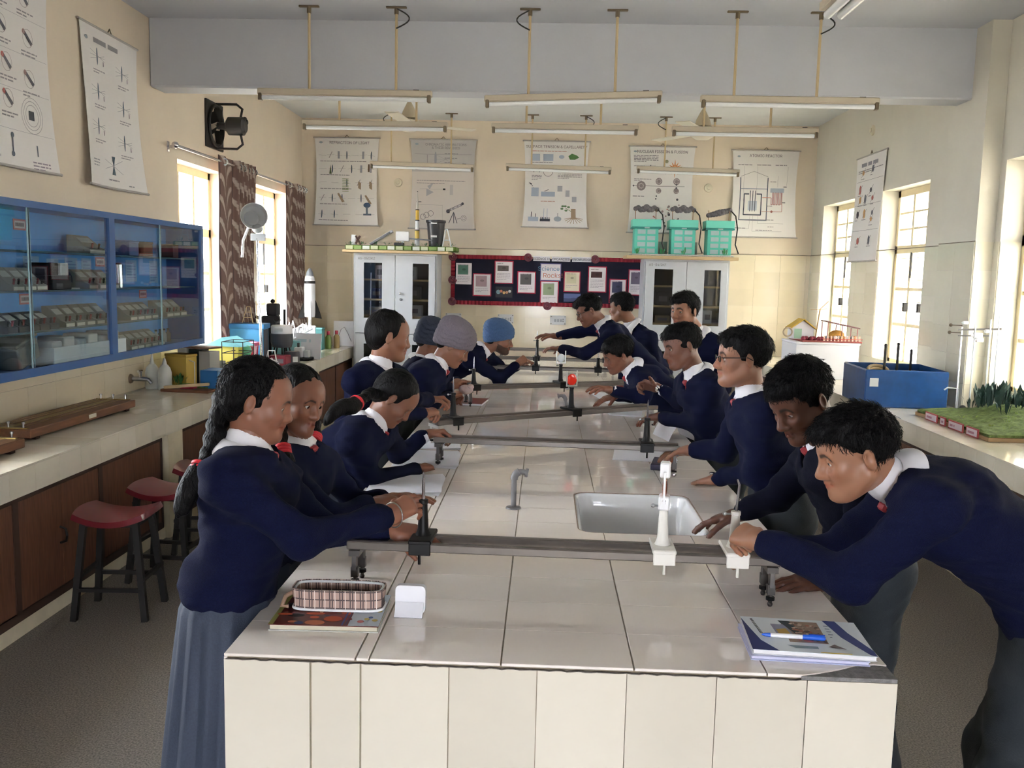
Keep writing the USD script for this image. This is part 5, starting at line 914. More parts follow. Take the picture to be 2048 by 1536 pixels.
obj('hillside', sheet(hill, 40, 60, .02), M('terrain_green', (98, 116, 62), .95, var=.5, scale=28, bump=.8, bscale=70), t, smooth=60)
q_ = random.Random(5)
for k in range(30):
    u, v = q_.uniform(.45, .95), q_.uniform(.35, .85); p = hill(np.array([[u]]), np.array([[v]]))[0, 0]
    tuft(t, 8, .06, .15 * q_.uniform(.6, 1.4), 100 + k, M('terrain_shrub', (40, 66, 56), .7, var=.3, scale=60), tuple(p))
for k in range(16):
    u, v = q_.uniform(.1, .9), q_.uniform(.05, .95); p = hill(np.array([[u]]), np.array([[v]]))[0, 0]; tuft(t, 5, .03, .03, 200 + k, M('terrain_grass', (150, 176, 80), .8, var=.3, scale=60), tuple(p))
for k, (a, b, s) in enumerate(((.62, .42, 9), (.40, .3, 4), (.28, .06, 10), (.04, -.13, 7))):
    y0, y1 = 1.0 - (.98 - a) * 1., 1.0 - (.98 - b) * 1.
    y0, y1 = y1 + .2, y0 + .2
    pt_ = obj('name_plate', rb(-.012, -.004, y0 + .01, y1 - .01, .0, .055, .002), M('plate_red', (160, 62, 66), .6), t); k_ = Ink(); k_.rect(-(y1 - y0) / 2 + .02, .008, (y1 - y0) / 2 - .02, .047, (206, 190, 200)); k_.lines(-(y1 - y0) / 2 + .035, .018, (y1 - y0) / 2 - .03, 1, .02, .014, (160, 110, 130)); m, cd = k_.build(); m = xf(m, rx=90); m = xf(m, (-.0124, (y0 + y1) / 2, 0), rz=-90); obj('lettering', m, print_m, pt_, smooth=False, cd=cd)
obj('street_lamp', tube([(.22, .9, .05), (.22, .9, .2), (.15, .9, .205), (.13, .9, .19)], .006, 8), M('pale_acrylic', (186, 190, 194), .2), t); obj('dark_boulder', ball((.24, .86, .075), .022, 2), dark, t)
t = thing('burette_stand', 'slim glass tubes and rods in white clamps before the right pillar', 'clamp stand', (2.93, 6.18, TZ))
obj('stand_base', rb(-.12, .1, -.1, .1, 0, .02, .004), black_iron, t)
for x, y, z in ((-.1, .06, .6), (-.04, .0, .62), (.03, -.06, .66), (.075, -.08, .7)): obj('glass_rod', cyl((x, y, .02), (x, y, z), .006, 8), M('rod_glass', (196, 204, 206), .1, coat=.5) if x > -.09 else steel, t)
obj('clamp_bar', cat_([bar((-.12, .07, .58), (.09, -.09, .6), .01, .012), bar((-.12, .07, .54), (.04, -.05, .55), .008, .01)]), M('clamp_grey', (150, 146, 138), .4, metal=.5), t)
for x, y, z, s in ((-.03, -.02, .55, .03), (-.02, -.03, .52, .024), (.02, -.05, .58, .02), (-.09, .04, .63, .018)): obj('white_clamp', cat_([rb(x - s, x + s, y - .012, y + .012, z - s * .6, z + s * .6, .004), rb(x - s * 1.5, x - s * .6, y - .006, y + .006, z - s * .2, z + s * .2, .002)]), white_plastic_, t)
for x, z in ((-.16, .61), (-.165, .56)): obj('dark_knob', cat_([bar((x, .1, z), (-.1, .06, z), .006, .006), ball((x, .1, z), .012, 1)]), brown_metal, t)
# ---------------------------------------------------------------- optical benches
rail_m = M('grey_steel_rail', (104, 97, 91), .38, metal=.35, var=.1, scale=12); cast_iron = M('black_cast_iron', (13, 12, 13), .5, metal=.1, spec=.3); alu = M('aluminium_casting', (186, 184, 178), .4, metal=.5); needle_m = M('steel_needle', (205, 205, 210), .2, metal=1.); white_plastic = M('white_plastic', (236, 236, 238), .35)
GAP = .088
def bench(label, x0, y0, x1, y1, zr=.125, foot='grey'):
    a = math.degrees(math.atan2(y1 - y0, x1 - x0)); L = math.hypot(x1 - x0, y1 - y0); t = thing('optical_bench', label, 'optical bench', (x0, y0, TZ), a)
    for y in (0, GAP): obj('rail', cat_([rb(0, L, y - .011, y + .011, zr - .012, zr + .012, .003)]), rail_m, t)
    fm = M('bench_leg_grey', (78, 74, 71), .42, metal=.3) if foot == 'grey' else alu
    for ex in (.022, L - .022):
        obj('cross_yoke', cat_([bar((ex, -.014, zr - .022), (ex, GAP + .014, zr - .022), .03, .016)]), fm, t)
        for y in (0, GAP):
            obj('leg', cat_([bar((ex, y, zr - .03), (ex, y - .004 + .008 * (y > 0), .055), .026, .012, (1, 0, 0)), bar((ex, y, .062), (ex, y, .034), .02, .02, (1, 0, 0)), cyl((ex, y, .0), (ex, y, .04), .0055, 8), ball((ex, y, .006), .0075, 1)]), fm, t)
            obj('levelling_screw', cat_([lathe([(0, .016), (.012, .018), (.012, .026), (0, .028)], 12, (ex, y, 0))]), cast_iron, t)
    return lambda s, oy=0: (x0 + (x1 - x0) * s / L - math.sin(math.radians(a)) * (GAP / 2 + oy), y0 + (y1 - y0) * s / L + math.cos(math.radians(a)) * (GAP / 2 + oy), TZ + zr + .012), a
def rider(name, label, at, ang, col, top, h=.1):
    """An upright on its saddle: base block across both rails, tapered stem, then what the stem carries."""
    t = thing(name, label, 'upright', at, ang); m = alu if col == 'white' else cast_iron
    if col == 'white': m = M('white_painted_casting', (224, 220, 212), .4)
    obj('saddle', cat_([rb(-.032, .032, -GAP / 2 - .022, GAP / 2 + .022, 0, .012, .003), rb(-.03, .03, -GAP / 2 - .022, -GAP / 2 - .014, -.03, .004, .002)]), m, t)
    obj('stem', lathe([(0, .01), (.024, .01), (.02, .016), (.0155, .03), (.0115, h), (.0135, h + .002), (.0135, h + .012), (0, h + .014)], 18), m, t)
    obj('clamp_screw', cat_([cyl((-.03, 0, h + .004), (-.01, 0, h + .004), .003, 8), ball((-.03, 0, h + .004), .006, 1)]), steel, t)
    obj('pointer_screw', cyl((0, -GAP / 2 - .018, -.055), (0, -GAP / 2 - .018, -.028), .004, 8), m, t)
    if top == 'needle': obj('needle', tube([(0, 0, h), (0, 0, h + .05), (0, 0, h + .075), (0, 0, h + .095)], [.0042, .0042, .003, .0006], 10), needle_m, t)
    elif top == 'bent':
        obj('needle', tube([(0, 0, h), (.004, 0, h + .05), (.006, 0, h + .085), (.0, 0, h + .1)], [.0042, .0042, .0036, .002], 10), needle_m, t)
    elif top in ('red_lens', 'clear_lens', 'lens_side'):
        obj('rod', cyl((0, 0, h), (0, 0, h + .025), .005), steel, t)
        z = h + .055; hx = lambda m_: m_ if top != 'lens_side' else xf(m_, rz=82)
        f = obj('lens_holder', hx(cat_([bar((-.034, 0, z - .036), (-.034, 0, z + .05), .006, .006, (1, 0, 0)), bar((.034, 0, z - .036), (.034, 0, z + .05), .006, .006, (1, 0, 0)), bar((-.036, 0, z - .034), (.036, 0, z - .034), .01, .008)])), white_plastic if top != 'red_lens' else alu, t)
        if top == 'red_lens': obj('red_lens', xf(ball((0, 0, 0), .033, 3, (1, .22, 1)), (0, 0, z)), M('red_glass', (222, 48, 34), .15, coat=.5), t, label='bright red lens disc')
        elif top == 'clear_lens': obj('lens', xf(ball((0, 0, 0), .03, 3, (1, .25, 1)), (0, 0, z)), M('pale_lens', (214, 220, 226), .08, coat=.6), t)
        else:
            obj('lens', hx(xf(ball((0, 0, 0), .029, 3, (1, .25, 1)), (0, 0, z))), M('reddish_lens', (190, 110, 84), .12, coat=.6), t)
            obj('holder_cap', hx(rb(-.02, .02, -.014, .014, z + .03, z + .072, .004)), white_plastic, t); obj('holder_cap', hx(rb(-.022, .022, -.015, .015, z - .06, z - .02, .004)), white_plastic, t); obj('thumb_screw', ball((.022, -.008, z + .04), .007, 1), steel, t)
    return t
f1, a1 = bench('nearest optical bench, two long grey rails on forked legs', -.53, 2.425, .655, 2.395)
rider('bench_upright', 'black needle upright held in the nearest girl\'s hands', f1(.205), a1, 'black', 'needle', .1)
rider('lens_upright', 'white lens upright with reddish lens on the nearest bench by the sink', f1(.872), a1, 'white', 'lens_side', .115)
rider('bench_upright', 'white-based needle upright gripped by the nearest boy', f1(1.068), a1, 'white', 'bent', .1)
f2, a2 = bench('second optical bench from the front, lying across behind the sink', -.49, 4.05, .62, 4.0)
rider('bench_upright', 'black needle upright near the right end of the second bench', f2(.965), a2, 'black', 'needle', .105)
f3, a3 = bench('third optical bench, set at a slant across the table', -.535, 4.52, .68, 5.32, foot='alu')
rider('bench_upright', 'black upright near the left end of the slanting bench', f3(.12), a3, 'black', 'needle', .12)
rider('lens_upright', 'black upright carrying the bright red round lens', f3(.865), a3, 'black', 'red_lens', .115)
f4, a4 = bench('fourth optical bench, behind the one with the red lens', -.5, 5.98, .66, 6.52)
rider('bench_upright', 'black needle upright at the left end of the fourth bench', f4(.06), a4, 'black', 'needle', .1)
rider('lens_upright', 'black upright with a clear framed lens on the fourth bench', f4(.71), a4, 'black', 'clear_lens', .12)
f5, a5 = bench('fifth optical bench, by the boy in the blue turban', -.42, 7.4, .7, 7.36)
for s, lb, tp in ((.36, 'black needle upright in the blue-turbaned boy\'s hand', 'needle'), (.87, 'black needle upright at the right of the fifth bench', 'needle')): rider('bench_upright', lb, f5(s), a5, 'black', tp, .075)
f6, a6 = bench('sixth optical bench, second from the far end', -.5, 8.28, .66, 8.22)
for s, lb in ((.44, 'slim black needle upright at the middle of the sixth bench'), (1.07, 'black needle upright at the right end of the sixth bench')): rider('bench_upright', lb, f6(s), a6, 'black', 'needle', .15)
f7, a7 = bench('farthest optical bench, under the reaching boy\'s hands', -.46, 9.3, .66, 9.26)
# ---------------------------------------------------------------- things lying on the lab table
page = M('paper_white', (228, 228, 234), .7); page_l = M('paper_ruled', (196, 204, 222), .7)
def papers(name, label, cat, pts, n=3, ruled=True):
    P = np.array(pts, float); c = P.mean(0); t = thing(name, label, cat, (c[0], c[1], TZ))
    for k in range(n):
        a = math.radians((k - (n - 1)) * 1.3); R2 = np.array([[math.cos(a), -math.sin(a)], [math.sin(a), math.cos(a)]]); q = (P - c) @ R2.T
        f = lambda u, v, q=q, k=k: np.concatenate([(q[0] * ((1 - u) * (1 - v))[..., None] + q[1] * (u * (1 - v))[..., None] + q[2] * (u * v)[..., None] + q[3] * ((1 - u) * v)[..., None]), (.002 + .0025 * k + .006 * (u ** 3) * (k / max(1, n - 1)) + .003 * np.sin(v * PI) * k / n)[..., None]], -1)
        sh = obj('page', sheet(f, 8, 6, .0012), page, t, smooth=60)
    if ruled:
        k = Ink(); w, h = np.linalg.norm(P[1] - P[0]), np.linalg.norm(P[3] - P[0])
        for i in range(int(h / .013)): k.rect(.01, .012 + i * .013, w - .01, .0132 + i * .013, (196, 202, 220))
        m, cd = k.build(lambda V: f(np.clip(V[:, 0] / w, 0, 1), 1 - np.clip(V[:, 1] / h, 0, 1)) + [0, 0, .0009]); obj('ruled_lines', m, print_m, sh, smooth=False, cd=cd)
    return t
papers('notebook', 'open ruled notebook on the table in front of the second girl', 'notebook', [(-.71, 3.80), (-.42, 3.84), (-.39, 3.51), (-.69, 3.48)], 4)
papers('notebook', 'open notebook the bent girl is writing in', 'notebook', [(-.69, 4.40), (-.40, 4.36), (-.37, 4.02), (-.67, 4.03)], 4)
papers('loose_sheet', 'loose ruled sheet under the left end of the slanting bench', 'paper', [(-.66, 4.76), (-.44, 4.72), (-.40, 4.46), (-.62, 4.47)], 2)
papers('loose_sheet', 'white sheet under the needle upright at the right end of the second bench', 'paper', [(.38, 4.62), (.66, 4.62), (.66, 4.3), (.35, 4.32)], 2)
papers('loose_sheet', 'papers at the right table edge by the leaning boy\'s elbow', 'paper', [(.40, 6.1), (.72, 6.05), (.74, 5.7), (.44, 5.75)], 3)
papers('loose_sheet', 'long pale sheet on the right side behind the red lens', 'paper', [(.34, 6.95), (.56, 6.85), (.66, 6.35), (.46, 6.3)], 2)
t = thing('folded_card', 'white card bent to an arch at the right end of the slanting bench', 'card', (.74, 5.0, TZ), 14)
obj('arched_card', sheet(lambda u, v: np.stack([-.08 + .16 * u, -.12 + .24 * v, .001 + .10 * np.sin(u * PI) ** .8], -1), 12, 3, .002), page, t, smooth=60); obj('flap', sheet(lambda u, v: np.stack([.08 + .05 * u, -.12 + .24 * v, .0015 + 0 * u], -1), 2, 2, .0015), page, t)
# textbook under the pencil case
BX0, BY0, BX1, BY1 = -.655, 2.105, -.385, 2.325
t = thing('textbook', 'colourful textbook lying under the plaid pencil case', 'book', (BX0, BY0, TZ), 1.5); w, h = BX1 - BX0, BY1 - BY0
obj('pages', rb(.003, w - .003, .003, h - .003, .0025, .0145, .001), M('page_edge', (206, 198, 176), .8), t); obj('back_cover', rb(0, w, 0, h, 0, .0025, .0008), M('cover_pale', (206, 206, 200), .4), t); cv = obj('front_cover', rb(0, w, 0, h, .0145, .017, .0008), M('cover_dark_red', (96, 40, 34), .3), t)
k = Ink(); k.rect(0, 0, .012, h, (150, 150, 84)); k.rect(w * .72, 0, w, h, (196, 206, 216))
for i in range(46):
    x, y = rnd.uniform(.02, w * .68), rnd.uniform(.01, h - .01); k.disc(x, y, rnd.uniform(.008, .026), rnd.choice([(196, 84, 48), (40, 44, 66), (216, 130, 92), (120, 40, 36), (228, 190, 160), (60, 70, 110), (30, 26, 30)]), rnd.uniform(.006, .018))
for i in range(10): k.disc(rnd.uniform(w * .74, w - .01), rnd.uniform(.02, h - .02), rnd.uniform(.005, .013), rnd.choice([(90, 120, 180), (190, 170, 90), (206, 120, 120), (110, 150, 110)]))
k.rect(w * .66, 0, w * .675, h, (60, 80, 140)); k.rect(w * .70, 0, w * .705, h, (60, 80, 140))
m, cd = k.build(); m.apply_translation((0, 0, .0171)); obj('cover_picture', m, print_m, cv, smooth=False, cd=cd)
# plaid pencil case
def plaid(name):
    n = {'tc': ('texture_coordinate', {}), 's': ('separate_xyz', {}), 'p': ('principled_bsdf', dict(roughness=.75)), 'm1': ('mix_color', {'a': lin((178, 150, 138)), 'b': lin((52, 44, 52))}), 'm2': ('mix_color', {'b': lin((226, 214, 206))}), 'add': ('math', {'math_type': 'maximum'})}
    l = [('tc.object', 's.vector')]
    def band(ax, per, lo, hi, nm):
        n[nm + 'a'] = ('math', {'math_type': 'multiply', 'value2': 1 / per}); n[nm + 'f'] = ('math', {'math_type': 'fraction'}); n[nm + 'g'] = ('math', {'math_type': 'greater_than', 'value2': lo}); n[nm + 'l'] = ('math', {'math_type': 'less_than', 'value2': hi}); n[nm + 'm'] = ('math', {'math_type': 'multiply'})
        l.extend([(f's.{ax}', nm + 'a.value1'), (nm + 'a.value', nm + 'f.value1'), (nm + 'f.value', nm + 'g.value1'), (nm + 'f.value', nm + 'l.value1'), (nm + 'g.value', nm + 'm.value1'), (nm + 'l.value', nm + 'm.value2')]); return nm + 'm.value'
    a, b, c = band('x', .026, .3, .42, 'xa'), band('x', .026, .55, .67, 'xb'), band('z', .022, .35, .5, 'za'); d = band('x', .026, .85, .93, 'xw')
    n['mx'] = ('math', {'math_type': 'maximum'}); n['mz'] = ('math', {'math_type': 'maximum'}); n['h'] = ('math', {'math_type': 'multiply', 'value2': .85})
    l.extend([(a, 'mx.value1'), (b, 'mx.value2'), ('mx.value', 'mz.value1'), (c, 'mz.value2'), ('mz.value', 'h.value1'), ('h.value', 'm1.fac'), ('m1.result', 'm2.a'), (d, 'm2.fac'), ('m2.result', 'p.base_color')])
    LOOKS[name] = usdkit.material(stage, '/World/Looks/' + name, n, l, surface='p.BSDF'); return LOOKS[name]
pm = plaid('plaid_cloth'); t = thing('pencil_case', 'open oblong plaid pencil case with white piping on the textbook', 'pencil case', (-.508, 2.235, TZ + .0185), 1)
def oval(s, z): 
    a = np.linspace(0, 2 * PI, 41); e = .45; return np.c_[s * .112 * np.sign(np.cos(a)) * np.abs(np.cos(a)) ** e, (s * .112 - .112 + .038) * np.sign(np.sin(a)) * np.abs(np.sin(a)) ** e, np.full(41, z)]
def band_(p, q): return sheet(lambda u, v: np.stack([np.interp(u, np.linspace(0, 1, 41), p[:, k]) * (1 - v) + np.interp(u, np.linspace(0, 1, 41), q[:, k]) * v for k in range(3)], -1), 60, 3, .003)
lo_, up_ = oval(1.02, .004), oval(.99, .05)
obj('case_wall', band_(lo_, up_), pm, t, smooth=60); obj('case_bottom', ext(Polygon(oval(1.01, 0)[:, :2]), .004), pm, t); obj('lid_wall', band_(oval(1.03, .03), oval(1.05, .056)), pm, t, smooth=60)
for z, s in ((.004, 1.035), (.052, .995)): obj('white_piping', tube(oval(s, z), .0035, 8, cap=False), M('white_plastic', (236, 236, 238), .35), t)
obj('zip_pull', tube([(-.112, -.0, .04), (-.135, -.02, .03), (-.14, -.035, .01), (-.125, -.03, .008)], .006, 8), M('zip_tab', (150, 120, 100), .5), t)
t = thing('folded_paper_stand', 'small blank white folded card standing near the pencil case', 'card', (-.327, 2.235, TZ), -1)
rc = sbox(-.039, .0, .039, .072).buffer(-.012).buffer(.012, quad_segs=4)
obj('card', xf(ext(rc, .022), (0, .03, .0015), rx=86), page, t, smooth=40)
obj('curled_foot', sheet(lambda u, v: np.stack([-.036 + .072 * u + 0 * v, .008 - .03 * np.sin(v * 1.5), .002 + .03 * (1 - np.sin(v * 1.5))], -1), 6, 10, .003), page, t, smooth=60)
# notebooks and pen at the right corner
ux, uy = np.array([.287, -.012]), np.array([.015, -.235])
t = thing('exercise_book', 'white and lilac exercise book under the blue-cornered one', 'exercise book', (.512, 2.235, TZ), -3); obj('pages', rb(.002, .268, -.196, -.002, .002, .009, .001), M('page_lilac', (206, 204, 226), .7), t); obj('cover', rb(0, .27, -.2, 0, .009, .0105, .0005), M('cover_lilac', (196, 198, 226), .5), t); obj('back_cover', rb(0, .27, -.2, 0, 0, .002, .0005), M('cover_lilac', (196, 198, 226), .5), t)
t = thing('exercise_book', 'exercise book with navy corners and a landscape photograph, right table corner', 'exercise book', (.522, 2.255, TZ + .0108), -4); w, h = .282, .21
obj('pages', rb(.002, w - .002, -h + .002, -.002, .001, .01, .001), M('page_white', (222, 220, 222), .7), t); obj('back_cover', rb(0, w, -h, 0, 0, .001, .0003), page, t); cv = obj('cover', rb(0, w, -h, 0, .01, .0115, .0005), M('cover_white', (226, 233, 237), .35), t)
k = Ink(); k.poly([(0, -h * .05), (0, -h), (w * .22, -h), (w * .1, -h * .72), (w * .05, -h * .4)], (48, 58, 110)); k.poly([(w * .72, 0), (w * .83, 0), (w * .88, -h * .35), (w, -h * .85), (w, -h), (w * .95, -h * .96), (w * .8, -h * .5)], (52, 66, 130))
k.rect(w * .34, -h * .72, w * .66, -h * .08, (150, 128, 112)); k.poly([(w * .24, -h * .2), (w * .36, -h * .2), (w * .4, -h * .5), (w * .26, -h * .5)], (150, 150, 170)); k.poly([(w * .27, -h * .36), (w * .36, -h * .32), (w * .38, -h * .48), (w * .28, -h * .5)], (196, 160, 80)); k.poly([(w * .32, -h * .08), (w * .42, -h * .08), (w * .52, -h * .6), (w * .46, -h * .62)], (48, 60, 66))
for i in range(70): k.disc(rnd.uniform(w * .42, w * .65), rnd.uniform(-h * .68, -h * .12), rnd.uniform(.002, .006), rnd.choice([(186, 160, 140), (120, 96, 84), (206, 186, 170), (96, 84, 80), (170, 110, 90)]))
k.disc(w * .5, -h * .68, .012, (186, 110, 100), .006); k.poly([(w * .64, -h * .82), (w * .78, -h * .86), (w * .7, -h * .74)], (110, 96, 100)); k.lines(w * .7, -h * .2, w * .74, 5, .018, .004, (120, 130, 150)); k.poly([(w * .3, -h * .83), (w * .55, -h * .83), (w * .55, -h * .9), (w * .36, -h * .9)], (130, 150, 160)); k.poly([(w * .075, -h * .08), (w * .095, -h * .08), (w * .14, -h * .52), (w * .115, -h * .52)], (70, 70, 84)); [k.rect(w * (.08 + .045 * q), -h * (.12 + .4 * q), w * (.098 + .045 * q), -h * (.145 + .4 * q), (190, 196, 190)) for q in np.linspace(0, .9, 9)]; k.rect(w * .55, -h - .0, w * .8, -h * .98, (220, 190, 60))
m, cd = k.build(); m.apply_translation((0, 0, .0116)); obj('cover_print', m, print_m, cv, smooth=False, cd=cd)
t = thing('ballpoint_pen', 'white pen with a bright blue cap lying on the exercise book', 'pen', (.545, 2.12, TZ + .0293), -4.5); obj('barrel', tube([(.018, 0, 0), (.024, 0, 0), (.1, 0, 0)], [.003, .0055, .0055], 12), M('white_plastic', (236, 236, 238), .35), t); obj('blue_end', tube([(0, 0, 0), (.006, 0, 0), (.02, 0, 0)], [.0015, .004, .0052], 12), M('pen_blue', (36, 96, 206), .3), t)
obj('cap', tube([(.095, 0, 0), (.097, 0, 0), (.145, 0, 0), (.149, 0, 0)], [.0055, .0064, .0064, .004], 12), M('pen_blue', (36, 96, 206), .3), t); obj('clip', rb(.11, .148, -.0015, .0015, .006, .0085, .0008), M('pen_blue_dark', (26, 70, 170), .3), t)
t = thing('eraser_box', 'small dark box with a pink square on top by the waving hand', 'box', (.575, 4.2, TZ), -12); obj('box_body', rb(-.05, .05, -.09, .09, 0, .028, .003), M('box_navy', (44, 40, 66), .5), t); obj('pink_square', bx(-.025, .03, -.03, .05, .028, .0295), M('square_pink', (186, 130, 140), .6), t); obj('white_side', bx(-.0515, -.05, -.085, .085, .003, .026), page, t)
t = thing('small_book', 'slim reddish book with white pages beside the grey-turbaned boy\'s hand', 'book', (-.46, 6.15, TZ), -6); obj('pages', rb(-.07, .07, -.14, .14, .002, .016, .001), page, t); obj('cover', rb(-.072, .072, -.142, .142, .016, .0185, .001), M('cover_brick', (120, 44, 36), .4), t)
t = thing('brown_pouch', 'reddish-brown book stack at the right table edge behind the red lens', 'book stack', (.66, 7.0, TZ), 8)
for k, c in enumerate(((150, 62, 58), (206, 196, 186), (132, 52, 50))): obj('book', rb(-.09 + .004 * k, .09, -.12, .12, .022 * k, .022 * k + .02, .002), M(f'stack_{k}', c, .5), t)
t = thing('pencil', 'red-brown pencil lying by the blue-turbaned boy\'s elbow', 'pencil', (-.42, 6.95, TZ + .0045), 6); obj('shaft', tube([(0, 0, 0), (.16, 0, 0)], .004, 6), M('pencil_rust', (170, 84, 60), .4), t); obj('tip', tube([(.16, 0, 0), (.178, 0, 0)], [.004, .0006], 6), M('pencil_wood', (206, 170, 120), .6), t)
t = thing('scarf_cloth', 'crumpled white kerchief bunched at the left bench end', 'cloth', (-.5, 5.86, TZ + .13)); obj('cloth', ball((0, 0, .0), .04, 3, (1.2, 1, .8)), M('kerchief', (206, 180, 176), .8, bump=.8, bscale=40), t); obj('fold', ball((.03, -.01, .02), .024, 2, (1, 1, .8)), M('kerchief', (206, 180, 176), .8), t)
# ---------------------------------------------------------------- people: smooth implicit figures
f32 = np.float32
class Field:
    """A signed distance field on a grid; each shape is blended in only near itself. nets() meshes its zero surface."""
    def __init__(s, lo, hi, h):
        s.lo, s.h = np.asarray(lo, float), h; s.n = np.ceil((np.asarray(hi) - lo) / h).astype(int) + 1
        s.D = np.full(s.n, .06, f32)
        s.ax = [(s.lo[k] + np.arange(s.n[k]) * h).astype(f32) for k in range(3)]
    def block(s, lo, hi):
        i0 = np.clip(np.floor((np.asarray(lo) - s.lo) / s.h).astype(int), 0, s.n); i1 = np.clip(np.ceil((np.asarray(hi) - s.lo) / s.h).astype(int) + 1, 0, s.n)
        if (i1 <= i0).any(): return None, None
        sl = tuple(slice(a, b) for a, b in zip(i0, i1)); g = np.stack(np.meshgrid(*[s.ax[k][sl[k]] for k in range(3)], indexing='ij'), -1)
        return sl, g
    def mix(s, sl, d, k, sub):
        a = s.D[sl]
        if sub:
            d = -d; h = np.clip(.5 - .5 * (d - a) / k, 0, 1); s.D[sl] = d * (1 - h) + a * h + k * h * (1 - h) if False else np.maximum(a, d) + k * .25 * np.clip(1 - np.abs(a - d) / k, 0, 1) ** 2
        else: s.D[sl] = np.minimum(a, d) - k * .25 * np.clip(1 - np.abs(a - d) / k, 0, 1) ** 2
    def cone(s, a, b, ra, rb, k=.02, sub=False):
        a, b = np.asarray(a, float), np.asarray(b, float); m = max(ra, rb) + k + .03
        sl, P = s.block(np.minimum(a, b) - m, np.maximum(a, b) + m)
        if sl is None: return
        ba = (b - a).astype(f32); L = float(ba @ ba) + 1e-12; q = P - a.astype(f32); t = np.clip(q @ ba / L, 0, 1)
        s.mix(sl, np.sqrt(((q - t[..., None] * ba) ** 2).sum(-1)) - (ra + (rb - ra) * t), k, sub)
    def ball(s, c, r, k=.02, sub=False): s.cone(c, c, r, r, k, sub)
    def ell(s, c, r, R=None, k=.02, sub=False):
        c = np.asarray(c, float); r = np.asarray(r, f32); R = np.eye(3) if R is None else R; m = np.abs(R).T @ r + k + .03 if False else np.full(3, r.max() + k + .03)
        sl, P = s.block(c - m, c + m)
        if sl is None: return
        q = (P - c.astype(f32)) @ np.asarray(R, f32).T / r                       # R rows: the ellipsoid's axes
        k0 = np.sqrt((q ** 2).sum(-1)) + 1e-6; k1 = np.sqrt(((q / r) ** 2).sum(-1)) + 1e-6
        s.mix(sl, k0 * (k0 - 1) / k1, k, sub)
    def half(s, p, n, k=.01):
        """Keep only the side of the plane at p that n points away from."""
        g = np.stack(np.meshgrid(*s.ax, indexing='ij'), -1); d = (g - np.asarray(p, f32)) @ np.asarray(n, f32)
        s.D = np.maximum(s.D, d) + k * .25 * np.clip(1 - np.abs(s.D - d) / k, 0, 1) ** 2
    def rough(s, amp, freq, seed, stretch=(1, 1, 1), R=None, octv=2):
        m = np.abs(s.D) < .03; i = np.argwhere(m); P = s.lo + i * s.h
        if R is not None: P = P @ np.asarray(R).T
        s.D[m] += (amp * 2 * (meshkit.fbm(P * freq * np.asarray(stretch), octv, seed) - .5)).astype(f32)
    def nets(s):
        D = s.D; D[0], D[-1], D[:, 0], D[:, -1], D[:, :, 0], D[:, :, -1] = [.05] * 6
        I = D < 0; n = np.array(D.shape) - 1
        c = [D[a:a + n[0], b:b + n[1], e:e + n[2]] for a in (0, 1) for b in (0, 1) for e in (0, 1)]
        ins = sum((x < 0).astype(np.int8) for x in c); act = (ins > 0) & (ins < 8); idx = np.full(n, -1); cells = np.argwhere(act); idx[act] = np.arange(len(cells))
        V = np.zeros((len(cells), 3)); W = np.zeros(len(cells)); cv = [x[act] for x in c]; off = [(a, b, e) for a in (0, 1) for b in (0, 1) for e in (0, 1)]
        for i in range(8):
            for j in range(i + 1, 8):
                if sum(abs(p - q) for p, q in zip(off[i], off[j])) != 1: continue
                x = (cv[i] < 0) != (cv[j] < 0); t = np.where(x, cv[i] / (cv[i] - cv[j] + 1e-12), 0)
                V[x] += (np.array(off[i]) + t[x, None] * (np.array(off[j]) - off[i])); W[x] += 1
        V = s.lo + (cells + V / W[:, None]) * s.h; F = []
        for ax in range(3):
            u, v = [(1, 2), (2, 0), (0, 1)][ax]; sl0 = [slice(1, -1)] * 3; sl0[ax] = slice(0, -1); sl1 = list(sl0); sl1[ax] = slice(1, None)
            A, B = I[tuple(sl0)], I[tuple(sl1)]
            for inside, flip in ((A & ~B, False), (~A & B, True)):
                e = np.argwhere(inside); o = np.ones(3, int); o[ax] = 0; e = e + o
                q = []
                for du, dv in ((0, 0), (1, 0), (1, 1), (0, 1)):
                    k = e.copy(); k[:, u] -= du; k[:, v] -= dv; q.append(idx[tuple(k.T)])
                q = np.stack(q, 1)
                if flip: q = q[:, ::-1]
                F += [q[:, [0, 1, 2]], q[:, [0, 2, 3]]]
        return trimesh.Trimesh(V, np.vstack(F), process=False)

def rot(yaw, pitch, roll):
    """Rows: forward, left, up of a head that faces yaw (0 = +x), nods down by pitch, leans to its right by roll."""
    y, p, r = map(math.radians, (yaw, pitch, roll)); f0 = np.array([math.cos(y), math.sin(y), 0]); l0 = np.array([-math.sin(y), math.cos(y), 0]); z = np.array([0, 0, 1.])
    f = f0 * math.cos(p) - z * math.sin(p); u = z * math.cos(p) + f0 * math.sin(p)
    l = l0 * math.cos(r) + u * math.sin(r); u = u * math.cos(r) - l0 * math.sin(r)
    return np.stack([f, l, u])
unit = lambda v: np.asarray(v, float) / np.linalg.norm(v)
skin_m = Mcd('skin', .45, sss=.12, spec=.4); eye_m = Mcd('eye', .08, spec=.6, coat=.5)
hair_m = M('black_hair', (7, 6, 7), .5, var=.5, scale=90, bump=.6, bscale=170, spec=.14, stretch=(1, 1, .35))
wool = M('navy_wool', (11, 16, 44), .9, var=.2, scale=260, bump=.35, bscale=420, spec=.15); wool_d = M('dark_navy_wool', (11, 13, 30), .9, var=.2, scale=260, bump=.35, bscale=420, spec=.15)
shirt_m = M('white_shirt', (226, 224, 228), .7, var=.02, scale=30); tie_m = M('maroon_tie', (150, 34, 44), .6); tie_s = M('tie_grey_stripe', (120, 112, 124), .6)
